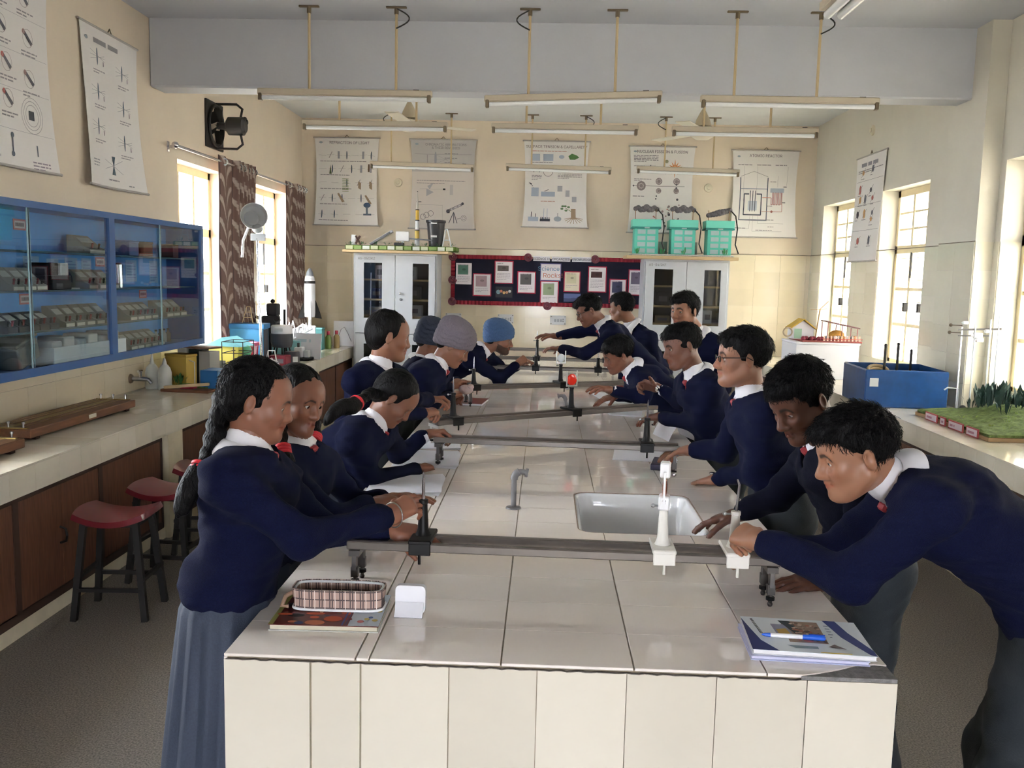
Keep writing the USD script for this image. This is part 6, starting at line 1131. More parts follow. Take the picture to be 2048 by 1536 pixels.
skirt_m = M('grey_blue_skirt', (50, 58, 74), .8, var=.12, scale=200, bump=.15, bscale=300); trouser_m = M('dark_grey_trouser', (28, 35, 41), .8, var=.14, scale=220, bump=.2, bscale=300)
shoe_m = M('black_shoe', (18, 17, 18), .35); sock_m = M('white_sock', (214, 214, 214), .8); ribbon_m = M('red_ribbon', (206, 32, 48), .5)
turbans = {'dark': M('navy_turban', (40, 46, 62), .85, var=.15, scale=140, bump=.3, bscale=200), 'grey': M('grey_turban', (104, 96, 104), .85, var=.15, scale=140, bump=.3, bscale=200), 'blue': M('blue_turban', (62, 90, 130), .85, var=.15, scale=140, bump=.3, bscale=200)}

def hand_shape(F, w, d, n, s_, curl, thumb, sc=1.):
    """A hand into field F: wrist w, direction d, palm normal n, thumb side s_; curl: bend in degrees per finger; thumb: (spread, bend)."""
    d, n, s_ = unit(d), unit(n), unit(s_); L = .082 * sc
    F.cone(w - d * .045 * sc, w + d * .012 * sc, .0245 * sc, .0235 * sc, .02)
    tips = []
    for i, (o, ln, r) in enumerate(((.027, .9, .0088), (.009, 1., .009), (-.0095, .93, .0086), (-.0265, .74, .0076))):
        kb = w + d * (L - (.004, 0, .003, .011)[i] * sc) + s_ * o * sc; F.cone(w + d * .016 * sc + s_ * o * .62 * sc, kb, .0135 * sc, .0115 * sc, .018)
        a = math.radians(curl[i] * .42); p = kb; lens_ = np.array([.044, .027, .021]) * ln * sc; rr = np.array([1.05, .98, .9, .78]) * r * sc
        for j in range(3):
            dd = d * math.cos(a) + n * math.sin(a) + s_ * (o * .9) * (1 - min(1, curl[i] / 120)); q = p + unit(dd) * lens_[j]
            F.cone(p, q, rr[j], rr[j + 1], .0035); p = q; a += math.radians(curl[i] * (.5, .35, 0)[j])
        tips.append(p)
    sp, be = map(math.radians, thumb); p = w + d * .022 * sc + s_ * .024 * sc + n * .006 * sc; F.cone(w + d * .01 * sc + s_ * .012 * sc, p + d * .012 * sc, .014 * sc, .0135 * sc, .012)
    v = d * math.cos(sp) + s_ * math.sin(sp) * .9 + n * .35
    for j, (l, r0, r1) in enumerate(((.040, .0125, .0105), (.031, .0105, .0098), (.025, .0098, .0078))):
        q = p + unit(v) * l * sc; F.cone(p, q, r0 * sc, r1 * sc, .005); p = q; v = unit(v) + n * math.sin(be) * .7 - s_ * math.sin(be) * .5
    return tips + [p]
POSE = dict(pinch=((62, 70, 82, 92), (38, 32)), grip=((105, 110, 115, 118), (30, 48)), fist=((150, 152, 152, 150), (22, 62)), rest=((28, 24, 28, 34), (34, 12)), flat=((10, 8, 10, 14), (38, 6)), point=((20, 85, 105, 115), (28, 40)), reach=((38, 34, 40, 48), (42, 20)), thumb=((120, 125, 128, 128), (75, 0)))

def person(label, head, N, S, E, Wr, pelvis, hands, feet, girl=False, hs=.95, skin=(150, 100, 76), hair='short', near=0, waist=None, legs=None, moustache=0, glasses=0, turban=None, look=(0, 0), lean=0, extra=None, thick=1., wool_=None, smile=0, cut=()):
    """One student. head: (centre, yaw, pitch, roll); N neck base; S, E, Wr: (left, right) shoulders, elbows, wrists; hands: (left, right) = (pose, direction, palm normal) or None."""
    A = lambda v: np.asarray(v, float)
    hc, R = A(head[0]), rot(*head[1:]); N = A(N); S = [A(v) for v in S]; E = [A(v) for v in E]; Wr = [A(v) for v in Wr]; pel = A(pelvis); feet = [A(v) for v in feet]
    t = thing('person', label, 'person', (pel[0], pel[1], 0)); O = np.array([pel[0], pel[1], 0.])
    put = lambda nm, m, mt, par=t, **k: obj(nm, xf(tm(m), -O), mt, par, smooth=k.pop('smooth', True), **k)
    G = lambda p: hc + (A(p) * hs) @ R                                         # head frame to world
    lat = unit(S[0] - S[1]); mid = (S[0] + S[1]) / 2; fw = np.cross(lat, unit(mid - pel)) ; fw = unit(fw)
    if fw @ R[0] < -.3: fw = -fw
    wst = A(waist) if waist is not None else pel * .55 + mid * .45 + fw * lean
    sw = np.linalg.norm(S[0] - S[1]) / 2
    platl = unit(lat * [1, 1, 0.15])
    # ---- skin: head and neck
    h = .0032 if near == 2 else .0042 if near else .0052
    lo = np.minimum(hc - .165 * hs, N - .09); hi = np.maximum(hc + .165 * hs, N + .09); F = Field(lo, hi, h); e = lambda c, r, **k: F.ell(G(c), np.array(r) * hs, R, **k); c_ = lambda a, b, ra, rb, **k: F.cone(G(a), G(b), ra * hs, rb * hs, **k)
    e((-.012, 0, .035), (.095, .073, .085)); e((.034, 0, -.03), (.06, .055, .083), k=.03); e((.042, 0, .043), (.05, .06, .05), k=.03)
    for q in (-1, 1):
        c_((-.002, q * .05, -.05), (.062, q * .017, -.094), .02, .017, k=.03)
        c_((.083, q * .012, .0215), (.072, q * .043, .02), .0095, .0085, k=.018); e((.064, q * .036, -.022), (.023, .022, .020), k=.025)
        F.ball(G((.097, q * .0315, .004)), .0165 * hs, .016, True); F.ball(G((.0765, q * .0315, .004)), .0142 * hs, .006)
        e((.094, q * .0315, .0015), (.02, .0135, .0056 if look[1] >= 0 else .0044), k=.002, sub=True)
        F.ball(G((.098, q * .0135, -.033)), .0088 * hs, .006)
        RE = rot(head[1] + q * 22, head[2] + 8, head[3]); F.ell(G((-.008, q * .079, -.004)), np.array([.018, .0075, .031]) * hs, RE, k=.008); F.ell(G((-.004, q * .0895, .002)), np.array([.0115, .0085, .02]) * hs, RE, k=.004, sub=True)
        e((.102, q * .007, -.0405), (.005, .0035, .003), k=.003, sub=True)
    nt = .0098 if girl else .0112; c_((.089, 0, .014), (.109 if girl else .113, 0, -.027), .008, nt, k=.01); c_((.104, 0, -.03), (.092, 0, -.036), nt, .0105, k=.012); c_((.086, 0, -.092), (.083, 0, -.094), .018, .018, k=.025)
    wd = .016 + .004 * smile
    c_((.0965, 0, -.0535), (.084, wd, -.0545 + .003 * smile), .0082, .004, k=.008); c_((.0965, 0, -.0535), (.084, -wd, -.0545 + .003 * smile), .0082, .004, k=.008)
    c_((.0945, -.008, -.0668), (.0945, .008, -.0668), .0088, .0088, k=.008); c_((.1025, -.0, -.0602), (.088, wd + .003, -.0592 + .005 * smile), .0022, .0016, k=.003, sub=True); c_((.1025, 0, -.0602), (.088, -wd - .003, -.0592 + .005 * smile), .0022, .0016, k=.003, sub=True)
    F.cone(G((-.022, 0, -.045)), N - unit(G((-.02, 0, -.04)) - N) * .03, (.044 if girl else .049) * hs, (.049 if girl else .054) * hs, .03)
    skinm = F.nets()
    # ---- skin: body under the clothes, then hands
    lo = np.min([pel - .3, *[v - .2 for v in (*S, *E, *Wr, *feet)]], 0); hi = np.max([N + .1, *[v + .2 for v in (*S, *E, *Wr)], pel + .3], 0); lo[2] = -.02
    spine = [(pel - unit(mid - pel) * .06, .135, .085), (pel, .14, .088), (wst, .12 if girl else .125, .078), (mid * .8 + wst * .2, .145, .085), (mid - unit(mid - wst) * .01, sw * .86, .058)]
    def trunk(F, g, k=.05, a=0, top=True):
        for (p, w, r), (p2, w2, r2) in zip(spine[a:-1], spine[a + 1:]):
            for tt in (-1, -.34, .34, 1): F.cone(p + lat * tt * (w - r), p2 + lat * tt * (w2 - r2), r * thick + g, r2 * thick + g, k)
        if top:
            for q in (0, 1): F.cone(S[q], N - unit(N - mid) * .01, .043 * thick + g, .05 + g, .05)
    B = Field(lo, hi, .016); trunk(B, -.03)
    B.cone(N - unit(N - mid) * .03, hc - R[2] * .03, .05, .045, .03)
    for q in (0, 1):
        B.cone(S[q], E[q], .038, .028, .03); B.cone(E[q], Wr[q], .028, .0245, .02)
        hip = pel + lat * (.085, -.085)[q] - np.array([0, 0, .02]); kn = A(legs[q]) if legs else (hip + feet[q]) / 2 + fw * [1, 1, 0] * .02
        B.cone(hip, kn, .05 if girl else .072, .05, .04); B.cone(kn, feet[q] + [0, 0, .07], .05, .036, .03)
    parts_ = [skinm, B.nets()]
    for q in (0, 1):
        if hands[q] is None: continue
        nm, d, n = hands[q]; d = unit(d); n = A(n) - d * (A(n) @ d); n = unit(n); s_ = np.cross(n, d) * (1 if q == 0 else -1)   # thumb side
        H = Field(np.minimum(Wr[q], Wr[q] + d * .1) - .13, np.maximum(Wr[q], Wr[q] + d * .1) + .13, .0028 if near == 2 else .0036 if near else .0046)
        hand_shape(H, Wr[q], d, n, s_, *POSE[nm], sc=.92 if girl else 1.); parts_.append(H.nets())
    def mf(m): return m3.Manifold(m3.Mesh(np.asarray(m.vertices, f32), np.asarray(m.faces, np.uint32)))
    try:
        u = mf(parts_[0])
        for p in parts_[1:]: u = u + mf(p)
        body = tm(u)
        if u.status() != m3.Error.NoError or len(body.faces) < 500: raise ValueError
    except Exception: body = cat_(parts_)
    # ---- colours of the skin: lips, brows, nails' warmth, beard shadow
    q = ((body.vertices - hc) @ R.T) / hs; sk = np.array(lin(skin)); C = np.tile(sk, (len(q), 1)); C *= (1 + .10 * (meshkit.fbm(body.vertices * 40, 3, 3) - .5)[:, None])
    def tint(w, col): 
        w = np.clip(w, 0, 1)[:, None]; C[:] = C * (1 - w) + np.array(col) * w
    near_h = np.linalg.norm(q, axis=1) < .2; fr = near_h & (q[:, 0] > .03)
    tint(fr * np.exp(-((q[:, 1] / .02) ** 2 + ((q[:, 2] + .060) / .0105) ** 2) ** 2), np.array(lin(skin)) * [.92, .55, .55])
    by = np.abs(q[:, 1]); arch = .0235 + .004 * np.sin((by - .012) / .036 * PI) - .006 * np.clip(by - .035, 0, 1) / .01
    tint(fr * (by > .012) * (by < .05) * np.exp(-((q[:, 2] - arch) / (.0038 if girl else .0058)) ** 4) * .92, lin((26, 22, 22)))
    tint(fr * .25 * np.exp(-((by - .038) / .02) ** 2 - ((q[:, 2] + .026) / .02) ** 2), np.array(lin(skin)) * [1.1, .8, .75])
    if moustache: tint(fr * moustache * (np.exp(-((q[:, 1] / .024) ** 2 + ((q[:, 2] + .0455) / .0055) ** 2) ** 2) + .0), lin((30, 25, 25)))
    if moustache > .9: tint(near_h * .8 * (q[:, 2] < -.05 + .25 * np.clip(.05 - q[:, 0], 0, 1)) * (q[:, 0] > -.005) * (np.hypot(q[:, 1], q[:, 2] + .058) > .02) * (q[:, 2] > -.125), lin((34, 28, 27)))
    put('body', body, skin_m, cd=C)
    for s_ in (-1, 1):
        ey = ball((0, 0, 0), .0118 * hs, 3); gz = unit(np.array([1, look[0] - s_ * .05, look[1]])); cs = ey.vertices @ gz / (.0118 * hs)
        col = np.where(cs[:, None] > .965, lin((8, 6, 6)), np.where(cs[:, None] > .80, lin((54, 34, 24)), lin((196, 186, 180))))
        ey.vertices = G((.0765, s_ * .0315, .004)) + ey.vertices @ R; put('eye', ey, eye_m, cd=col)
    # ---- hair or turban
    if turban is None:
        hh = .0042 if near == 2 else .005 if near else .006
        F = Field(hc - .2 * hs, hc + .2 * hs, hh); F.D[:] = .06; e = lambda c, r, **k: F.ell(G(c), np.array(r) * hs, R, **k)
        e((-.017, 0, .04), (.103, .081, .093), k=.01)
        if girl:
            e((-.05, 0, .0), (.064, .074, .085), k=.03)
            e((.105, 0, -.035), (.078, .1, .092), k=.012, sub=True)
            for s_ in (-1, 1): e((.055, s_ * .09, -.085), (.07, .045, .085), k=.02, sub=True); e((-.004, s_ * .092, -.006), (.019, .02, .028), k=.01, sub=True)
            F.cone(G((.09, 0, .098)), G((-.03, 0, .139)), .003, .003, .008, True)
            F.rough(.004, 60, 5, (1, 2.2, .4), R)
        else:
            if hair == 'thick':
                e((.026, 0, .08), (.072, .066, .042), k=.03); e((.078, 0, .08), (.026, .05, .018), k=.02)
            else: e((.03, 0, .075), (.066, .064, .045), k=.03)
            e((.112, 0, -.04), (.082, .11, .1), k=.01, sub=True)
            for s_ in (-1, 1): e((.022, s_ * .1, -.075), (.06, .05, .095), k=.012, sub=True); e((-.004, s_ * .095, -.008), (.02, .024, .032), k=.008, sub=True)
            e((-.04, 0, -.125), (.13, .12, .065), k=.02, sub=True)
            F.rough(.0075 if hair == 'thick' else .005, 70, 9, (1, 1, .6), R, 3); F.rough(.006, 24, 4, None or (1, 1, 1), R)
        hair_mesh = F.nets(); put('hair', hair_mesh, hair_m)
    else:
        F = Field(hc - .22 * hs, hc + .22 * hs, .005 if near else .006)
        F.ell(G((-.016, 0, .05)), np.array([.122, .102, .1]) * hs, R, k=.02); F.ell(G((-.03, 0, .085)), np.array([.118, .103, .075]) * hs, R, k=.03); F.ell(G((-.055, 0, .0)), np.array([.075, .088, .08]) * hs, R, k=.03)
        F.half(G((.1, 0, .036)), unit(np.array([.42, 0, -1.]) @ R), .012)            # open over the face, low at the nape
        m = np.abs(F.D) < .03; P = ((F.lo + np.argwhere(m) * F.h - hc) @ R.T) / hs; ph = (P[:, 2] - .42 * P[:, 0] + .75 * np.abs(P[:, 1] + .01) + .006 * np.sin(P[:, 0] * 60)) / .034
        F.D[m] -= (.0065 * (1 - (ph % 1) ** 2)).astype(f32)                         # wound folds meeting in a peak at the brow
        F.rough(.002, 90, 7, (1, 1, 4), R, 2)
        put('turban', F.nets(), turbans[turban])
        kn = Field(G((-.03, 0, -.01)) - .12, G((-.03, 0, -.01)) + .12, .006); kn.ell(G((-.062, 0, -.028)), np.array([.045, .06, .04]) * hs, R, k=.02); put('hair', kn.nets(), hair_m)
    if turban is None and not (girl and near < 2):                                           # loose strands over the mass of hair
        hm = hair_mesh; r_ = np.random.default_rng(3); n = 5200 if near == 2 else 2600; fi = r_.choice(len(hm.faces), n); bc = r_.dirichlet((1, 1, 1), n); p0 = (hm.triangles[fi] * bc[..., None]).sum(1); nn = hm.face_normals[fi]
        q = ((p0 - hc) @ R.T) / hs; okm = ((q[:, 2] > .035) | ((q[:, 0] < -.025) & (q[:, 2] > -.06))) & (q[:, 0] < (.05 if girl else .2)); p0, nn, q = p0[okm], nn[okm], q[okm]; n = len(p0)
        flow = (np.c_[-.2 - 3 * q[:, 0] * (q[:, 2] > .09), q[:, 1] * 6, -.9 - 0 * q[:, 0]] if girl else np.c_[.9 * (q[:, 2] > .07) + .15, q[:, 1] * 4, -1.1 * (q[:, 2] < .1)]) @ R + r_.normal(0, .35, (n, 3)); flow -= nn * (flow * nn).sum(1)[:, None]; flow /= np.linalg.norm(flow, axis=1)[:, None] + 1e-9
        ln = r_.uniform(.010, .022, n)[:, None] * (.8 if girl else 1); lift = (.06 if girl else .24 if hair == 'thick' else .15)
        C3 = np.stack([p0 - nn * .001, p0 + flow * ln * .5 + nn * ln * lift * .7, p0 + flow * ln + nn * ln * lift], 1) - O
        cv = UsdGeom.BasisCurves.Define(stage, path_of('hair_strand', t)); cv.CreateTypeAttr('linear'); cv.CreatePointsAttr(Vt.Vec3fArray.FromNumpy(C3.reshape(-1, 3).astype(f32))); cv.CreateCurveVertexCountsAttr(Vt.IntArray.FromNumpy(np.full(n, 3, np.int32))); cv.CreateWidthsAttr(Vt.FloatArray([.0009])); cv.SetWidthsInterpolation('constant')
        UsdShade.MaterialBindingAPI.Apply(cv.GetPrim()).Bind(hair_m); keys(cv.GetPrim(), kind='stuff')
    # ---- clothes
    na = unit(hc - R[2] * .05 - N); up = unit(mid - wst)
    hn = .009 if near == 2 else .0115 if near else .014
    ws = wool_ or wool; hem = pel - unit(mid - pel) * .035
    lo = np.min([pel - .28, *[v - .13 for v in (*S, *E, *Wr)]], 0); hi = np.max([N + .09, *[v + .13 for v in (*S, *E, *Wr)], pel + .28], 0); F = Field(lo, hi, hn)
    trunk(F, .006, .05)
    F.half(hem, -unit(mid - pel), .02); F.D[:] = np.where(F.D > .06, .06, F.D)
    for q in (0, 1):
        F.cone(S[q], E[q], .055 * thick, .046 * thick, .05); F.cone(E[q], Wr[q] - unit(Wr[q] - E[q]) * .03, .046 * thick, .0355, .03)
        cu = Wr[q] - unit(Wr[q] - E[q]) * .035; F.cone(cu - unit(Wr[q] - E[q]) * .03, cu, .037, .0355, .012)
    for a in np.linspace(-1, 1, 5): F.cone(hem + unit(mid - pel) * .018 + lat * a * .07, hem + unit(mid - pel) * .022 + lat * a * .07, .088 * thick + .004, .088 * thick + .004, .02)
    F.half(hem, -unit(mid - pel), .015)
    F.rough(.013, 9, 11, (1, 1, 1.6), None, 2); F.rough(.008, 20, 12, (.6, .6, 1.8))
    F.cone(N - na * .02, N + na * .09, .064, .075, .012, True)
    vt = N + fw * .105 - up * .095; F.cone(N + fw * .05 + na * .015, vt, .034, .006, .012, True)
    sw_ = put('sweater', F.nets(), ws)
    F = Field(np.min([mid - .28, N - .16], 0), np.max([mid + .28, N + .14], 0), .012); trunk(F, -.006, .05, 3); F.cone(N - na * .03, N + na * .03, .06, .057, .02); put('shirt', F.nets(), shirt_m)
    l0 = unit(np.cross(na, fw)); f0 = unit(np.cross(l0, na)); l0 = unit(lat - na * (lat @ na)); f0 = unit(fw - na * (fw @ na))
    def col(u, v):
        th = np.radians(14 + u * 332); fr_ = np.clip(np.cos(th), 0, 1); pt = np.exp(-((np.minimum(th, 2 * PI - th) - .42) / .3) ** 2)
        r = .058 + v * (.030 + .012 * pt) + .006 * np.sin(v * PI); z = .031 - .010 * fr_ - v * (.03 + .03 * pt) - v * v * .012
        rad = f0 * np.cos(th)[..., None] + l0 * np.sin(th)[..., None]
        return N + rad * (r * (1 + .05 * np.abs(np.sin(th))))[..., None] + na * z[..., None]
    put('collar', sheet(col, 44, 6, .004), shirt_m)
    kn = N + f0 * .075 + na * .0; tie = put('tie', cat_([rb(-.012, .012, -.019, .019, -.016, .016, .006)]).apply_transform(np.vstack([np.c_[np.stack([f0, l0, na], 1), kn], [0, 0, 0, 1]])), tie_m, smooth=False)
    bl = [kn - na * .01 + f0 * .004, vt + fw * .008]; w0, w1 = .014, .024; d_ = bl[1] - bl[0]
    for i in range(4):
        a, b = bl[0] + d_ * i / 4, bl[0] + d_ * (i + 1) / 4; put('tie_stripe', bar(a, b, .03 + .008 * i, .006, fw), tie_s if i % 2 else tie_m, tie, smooth=False)
    for q in (0, 1):
        if hands[q] is None: continue
        cu = Wr[q] - unit(Wr[q] - E[q]) * .028; a, b, d = frame_of(Wr[q] - E[q]); put('cuff', trimesh.Trimesh(*(lambda m: (m.vertices, m.faces))(tube([cu - d * .012, cu + d * .008, cu + d * .009], [.0325, .031, .028], 18))), shirt_m)
    if girl:
        hw = pel + [0, 0, .035]; bot = (feet[0] + feet[1]) / 2; bot[2] = .27; bot[:2] = bot[:2] * .5 + hw[:2] * .5
        def sk(u, v):
            th = u * 2 * PI; w_ = np.clip(v * 9, 0, 1); g = .128 + .03 * w_ + .05 * v; gf = .07 + .035 * w_ + .03 * v; p = 1 + .11 * (v ** .5) * np.abs(((u * 15 + .15 * np.sin(v * 2)) % 1) - .5) * 2 * (1 if True else 0) + .02 * np.sin(3 * th + v * 3)
            c = hw[None, None] * (1 - v)[..., None] + bot[None, None] * v[..., None]
            return c + (lat * [1, 1, 0])[None, None] * (g * p * np.cos(th))[..., None] + unit(fw * [1, 1, 0])[None, None] * (gf * p * np.sin(th))[..., None]
        put('skirt', sheet(sk, 144, 14, .004), skirt_m, smooth=50)
    else:
        lo = np.min([pel - .26, *[v - .2 for v in feet]], 0); hi = np.max([pel + .26, *[v + .2 for v in feet]], 0); lo[2] = 0; F = Field(lo, hi, .012 if near == 2 else .016)
        for tt in (-1, 0, 1): F.cone(pel + lat * tt * .06 + unit(mid - pel) * .06, pel + lat * tt * .07 - [0, 0, .06], .088, .1, .05)
        for q in (0, 1):
            hip = pel + lat * (.088, -.088)[q] - np.array([0, 0, .04]); kn = A(legs[q]) if legs else (hip + feet[q]) / 2 + fw * [1, 1, 0] * .02
            F.cone(hip, kn, .098, .074, .04); F.cone(kn, feet[q] + [0, 0, .05], .074, .06, .03)
        F.half((0, 0, .035), (0, 0, -1), .01); F.rough(.012, 8, 21, (1, 1, 1.4)); F.rough(.004, 30, 22); put('trousers', F.nets(), trouser_m)
    for q in (0, 1):
        fd = unit(fw * [1, 1, 0]); F = Field(feet[q] - [.22, .22, .02], feet[q] + [.22, .22, .14], .009); F.cone(feet[q] - fd * .045 + [0, 0, .035], feet[q] + fd * .14 + [0, 0, .028], .036, .032, .03); F.cone(feet[q] + [0, 0, .04], feet[q] + [0, 0, .085], .038, .04, .03); F.half(feet[q] * [1, 1, 0], (0, 0, -1), .006); put('shoe', F.nets(), shoe_m)
        if girl: put('sock', tube([feet[q] + [0, 0, .07], feet[q] + [0, 0, .2]], [.043, .05], 14), sock_m)
    if glasses:
        gm = M('black_spectacles', (20, 18, 18), .3); P = []
        fr_ = [tube([G((.103, s_ * .033 + .021 * math.cos(a), .003 + .0125 * math.sin(a) * (1 if abs(math.sin(a)) < .9 else .95))) for a in np.linspace(0, 2 * PI, 21)], .0018, 6) for s_ in (-1, 1)]
        g = put('spectacles', cat_(fr_ + [tube([G((.104, -.012, .006)), G((.106, 0, .009)), G((.104, .012, .006))], .0018, 6)] + [tube([G((.1, s_ * .053, .008)), G((.07, s_ * .074, .009)), G((.0, s_ * .084, .008)), G((-.02, s_ * .084, -.004))], .0018, 6) for s_ in (-1, 1)]), gm)
        for s_ in (-1, 1): put('spectacle_lens', xf(ball((0, 0, 0), .0195 * hs, 2, (.06, 1, .62))).apply_transform(np.vstack([np.c_[R.T, G((.103, s_ * .033, .003))], [0, 0, 0, 1]])), Mpane('spectacle_glass', (.9, .92, .94), .8) if 'spectacle_glass' not in LOOKS else LOOKS['spectacle_glass'], g)
    return t, put, G, R
def braid(put, pts, r0, r1, ribbon=None, tail=0.):
    """A plait along pts: interlaced lumps; a red band where ribbon says, loose hair beyond."""
    pts = np.asarray(pts, float); seg = np.r_[0, np.cumsum(np.linalg.norm(np.diff(pts, axis=0), axis=1))]; L = seg[-1]
    at = lambda s: np.array([np.interp(s, seg, pts[:, k]) for k in range(3)])
    F = Field(pts.min(0) - .06, pts.max(0) + .06, .005); n = int(L * (1 - tail) / .017)
    for i in range(n):
        s = L * (1 - tail) * i / n; c = at(s); a, b, d = frame_of(at(min(s + .01, L)) - at(max(s - .01, 0))); r = r0 + (r1 - r0) * i / n; o = a * (r * .5 * (1 if i % 2 else -1))
        F.cone(c + o - d * .006 - a * r * .25 * (1 if i % 2 else -1), c + o + d * .02 - o * 1.3, r * .78, r * .62, .006)
    if tail:
        for i in range(8): F.cone(at(L * (1 - tail) + L * tail * i / 8), at(L * (1 - tail) + L * tail * (i + 1) / 8), r1 * (1.18 * (1 - i / 8) ** .55 + .12), r1 * (1.18 * (1 - (i + 1) / 8) ** .55 + .12), .02)
    F.rough(.0035, 70, 2, (1, 1, .3)); put('braid', F.nets(), hair_m)
    if ribbon:
        for f in ribbon:
            s = L * f; c = at(s); a, b, d = frame_of(at(min(s + .01, L)) - at(max(s - .01, 0)))
            put('hair_ribbon', cat_([tube([c + a * (r1 * 1.12) * math.cos(w) + b * (r1 * 1.12) * math.sin(w) + d * k * .012 for w in np.linspace(0, 2 * PI, 15)], .0065, 8) for k in (-1, 0, 1)]), ribbon_m)
# ---------------------------------------------------------------- the students
girl = person('student in navy sweater and pleated grey skirt, nearest on the left, adjusting a needle upright', ((-0.740, 2.300, 1.325), 10, 17, 0), (-0.768, 2.290, 1.188), [(-0.737, 2.430, 1.105), (-0.764, 2.130, 1.158)], [(-0.605, 2.470, 0.935), (-0.581, 2.130, 1.005)],
    [(-0.423, 2.500, 0.935), (-0.410, 2.390, 1.000)], (-0.812, 2.290, 0.840), [('rest', (0.991, -0.100, -0.085), (0.000, 0.350, -1.000)), ('pinch', (0.725, 0.573, 0.383), (0.150, 0.750, -0.600))], [(-0.870, 2.400, 0.000), (-0.870, 2.200, 0.000)], girl=True, thick=0.93, hs=0.85, skin=(134, 89, 70), near=2, wool_=wool, lean=0.02, look=(0, -0.35), smile=0.6)
braid(girl[1], [(-0.822, 2.300, 1.336), (-0.834, 2.280, 1.260), (-0.844, 2.240, 1.196), (-0.855, 2.200, 1.152), (-0.872, 2.170, 1.107), (-0.894, 2.160, 1.046)], 0.038, 0.021, [0.62], 0.36)
for k in (0, .012): girl[1]('bangle', tube([(lambda c, a, b, w: c + (a * math.cos(w) + b * math.sin(w)) * .034)(np.array((-0.398, 2.400, 1.004)), *frame_of(np.array((0.089, 0.134, -0.001)))[:2], q) for q in np.linspace(0, 2 * PI, 25)], .0022, 6), M('silver_bangle', (216, 214, 210), .2, metal=.9))
girl_two = person('student with two red ribbons and red tie leaning in behind the nearest skirted student', ((-0.765, 2.780, 1.259), -30, 14, -8), (-0.784, 2.800, 1.107), [(-0.731, 2.920, 1.023), (-0.793, 2.650, 1.063)], [(-0.612, 2.950, 0.884), (-0.619, 2.620, 0.922)],
    [(-0.494, 2.900, 0.917), (-0.519, 2.750, 0.935)], (-0.880, 2.750, 0.800), [('rest', (0.877, 0.475, 0.071), (0.000, 0.000, -1.000)), ('rest', (0.625, 0.763, 0.165), (0.000, 0.000, -1.000))], [(-0.920, 2.850, 0.000), (-0.920, 2.650, 0.000)], girl=True, thick=0.93, hs=0.86, skin=(122, 80, 61), near=1, look=(0.15, -0.3), smile=0.7)
braid(girl_two[1], [(-0.822, 2.780, 1.257), (-0.802, 2.720, 1.173), (-0.776, 2.660, 1.115), (-0.745, 2.640, 1.036), (-0.717, 2.620, 0.950)], 0.03, 0.018, [0.5], 0.45)
braid(girl_two[1], [(-0.759, 2.950, 1.186), (-0.744, 2.920, 1.120), (-0.741, 2.880, 1.098), (-0.717, 2.860, 0.987), (-0.692, 2.860, 0.871)], 0.026, 0.016, [0.25], 0.5)
girl_three = person('student bent low over a notebook with pen hand on it, red ribbon behind the ear', ((-0.616, 3.720, 1.145), 8, 48, 0), (-0.708, 3.700, 1.030), [(-0.677, 3.860, 0.978), (-0.753, 3.540, 0.994)], [(-0.638, 4.000, 0.856), (-0.703, 3.660, 0.794)],
    [(-0.527, 4.120, 0.923), (-0.541, 3.930, 0.798)], (-0.900, 3.700, 0.830), [('grip', (0.965, 0.219, 0.144), (0.000, -0.300, -1.000)), ('pinch', (0.505, 0.863, 0.005), (0.200, 0.500, -0.800))], [(-0.940, 3.800, 0.000), (-0.940, 3.600, 0.000)], girl=True, thick=0.93, hs=0.9, skin=(120, 79, 60), near=1, lean=-0.02, look=(0, -0.4))
braid(girl_three[1], [(-0.657, 3.660, 1.162), (-0.697, 3.620, 1.177), (-0.726, 3.560, 1.153), (-0.747, 3.500, 1.137), (-0.788, 3.460, 1.136), (-0.808, 3.420, 1.112), (-0.837, 3.420, 1.072)], 0.03, 0.024, [0.48], 0.5)
girl_four = person('student standing upright just behind the low-bent writer, red ribbon at the chin', ((-0.717, 4.150, 1.371), 20, 12, 0), (-0.765, 4.150, 1.224), [(-0.716, 4.320, 1.167), (-0.834, 3.980, 1.179)], [(-0.656, 4.500, 1.027), (-0.734, 4.180, 1.009)],
    [(-0.599, 4.750, 0.994), (-0.581, 4.420, 0.975)], (-0.900, 4.150, 0.830), [('grip', (0.866, 0.493, 0.090), (0.000, -0.300, -1.000)), ('grip', (0.623, 0.780, 0.057), (0.000, 0.400, -1.000))], [(-0.940, 4.250, 0.000), (-0.940, 4.050, 0.000)], girl=True, thick=0.95, hs=0.93, skin=(134, 91, 70), near=1, look=(0, -0.25))
braid(girl_four[1], [(-0.650, 3.980, 1.206), (-0.633, 3.970, 1.172), (-0.622, 3.990, 1.125)], 0.014, 0.014, [0.35], 0.3)
turban_dark = person('student in a dark navy turban, mostly hidden behind the grey turban', ((-0.735, 5.950, 1.210), 5, 30, 0), (-0.813, 5.950, 1.085), [(-0.765, 6.100, 1.028), (-0.841, 5.780, 1.036)], [(-0.673, 6.150, 0.922), (-0.797, 5.800, 0.878)],
    [(-0.557, 6.200, 0.919), (-0.644, 5.900, 0.836)], (-0.920, 5.950, 0.820), [('rest', (0.618, 0.782, -0.075), (0.000, 0.000, -1.000)), ('rest', (0.620, 0.779, -0.090), (0.000, 0.000, -1.000))], [(-0.950, 6.050, 0.000), (-0.950, 5.850, 0.000)], hs=0.98, skin=(129, 87, 68), turban='dark')
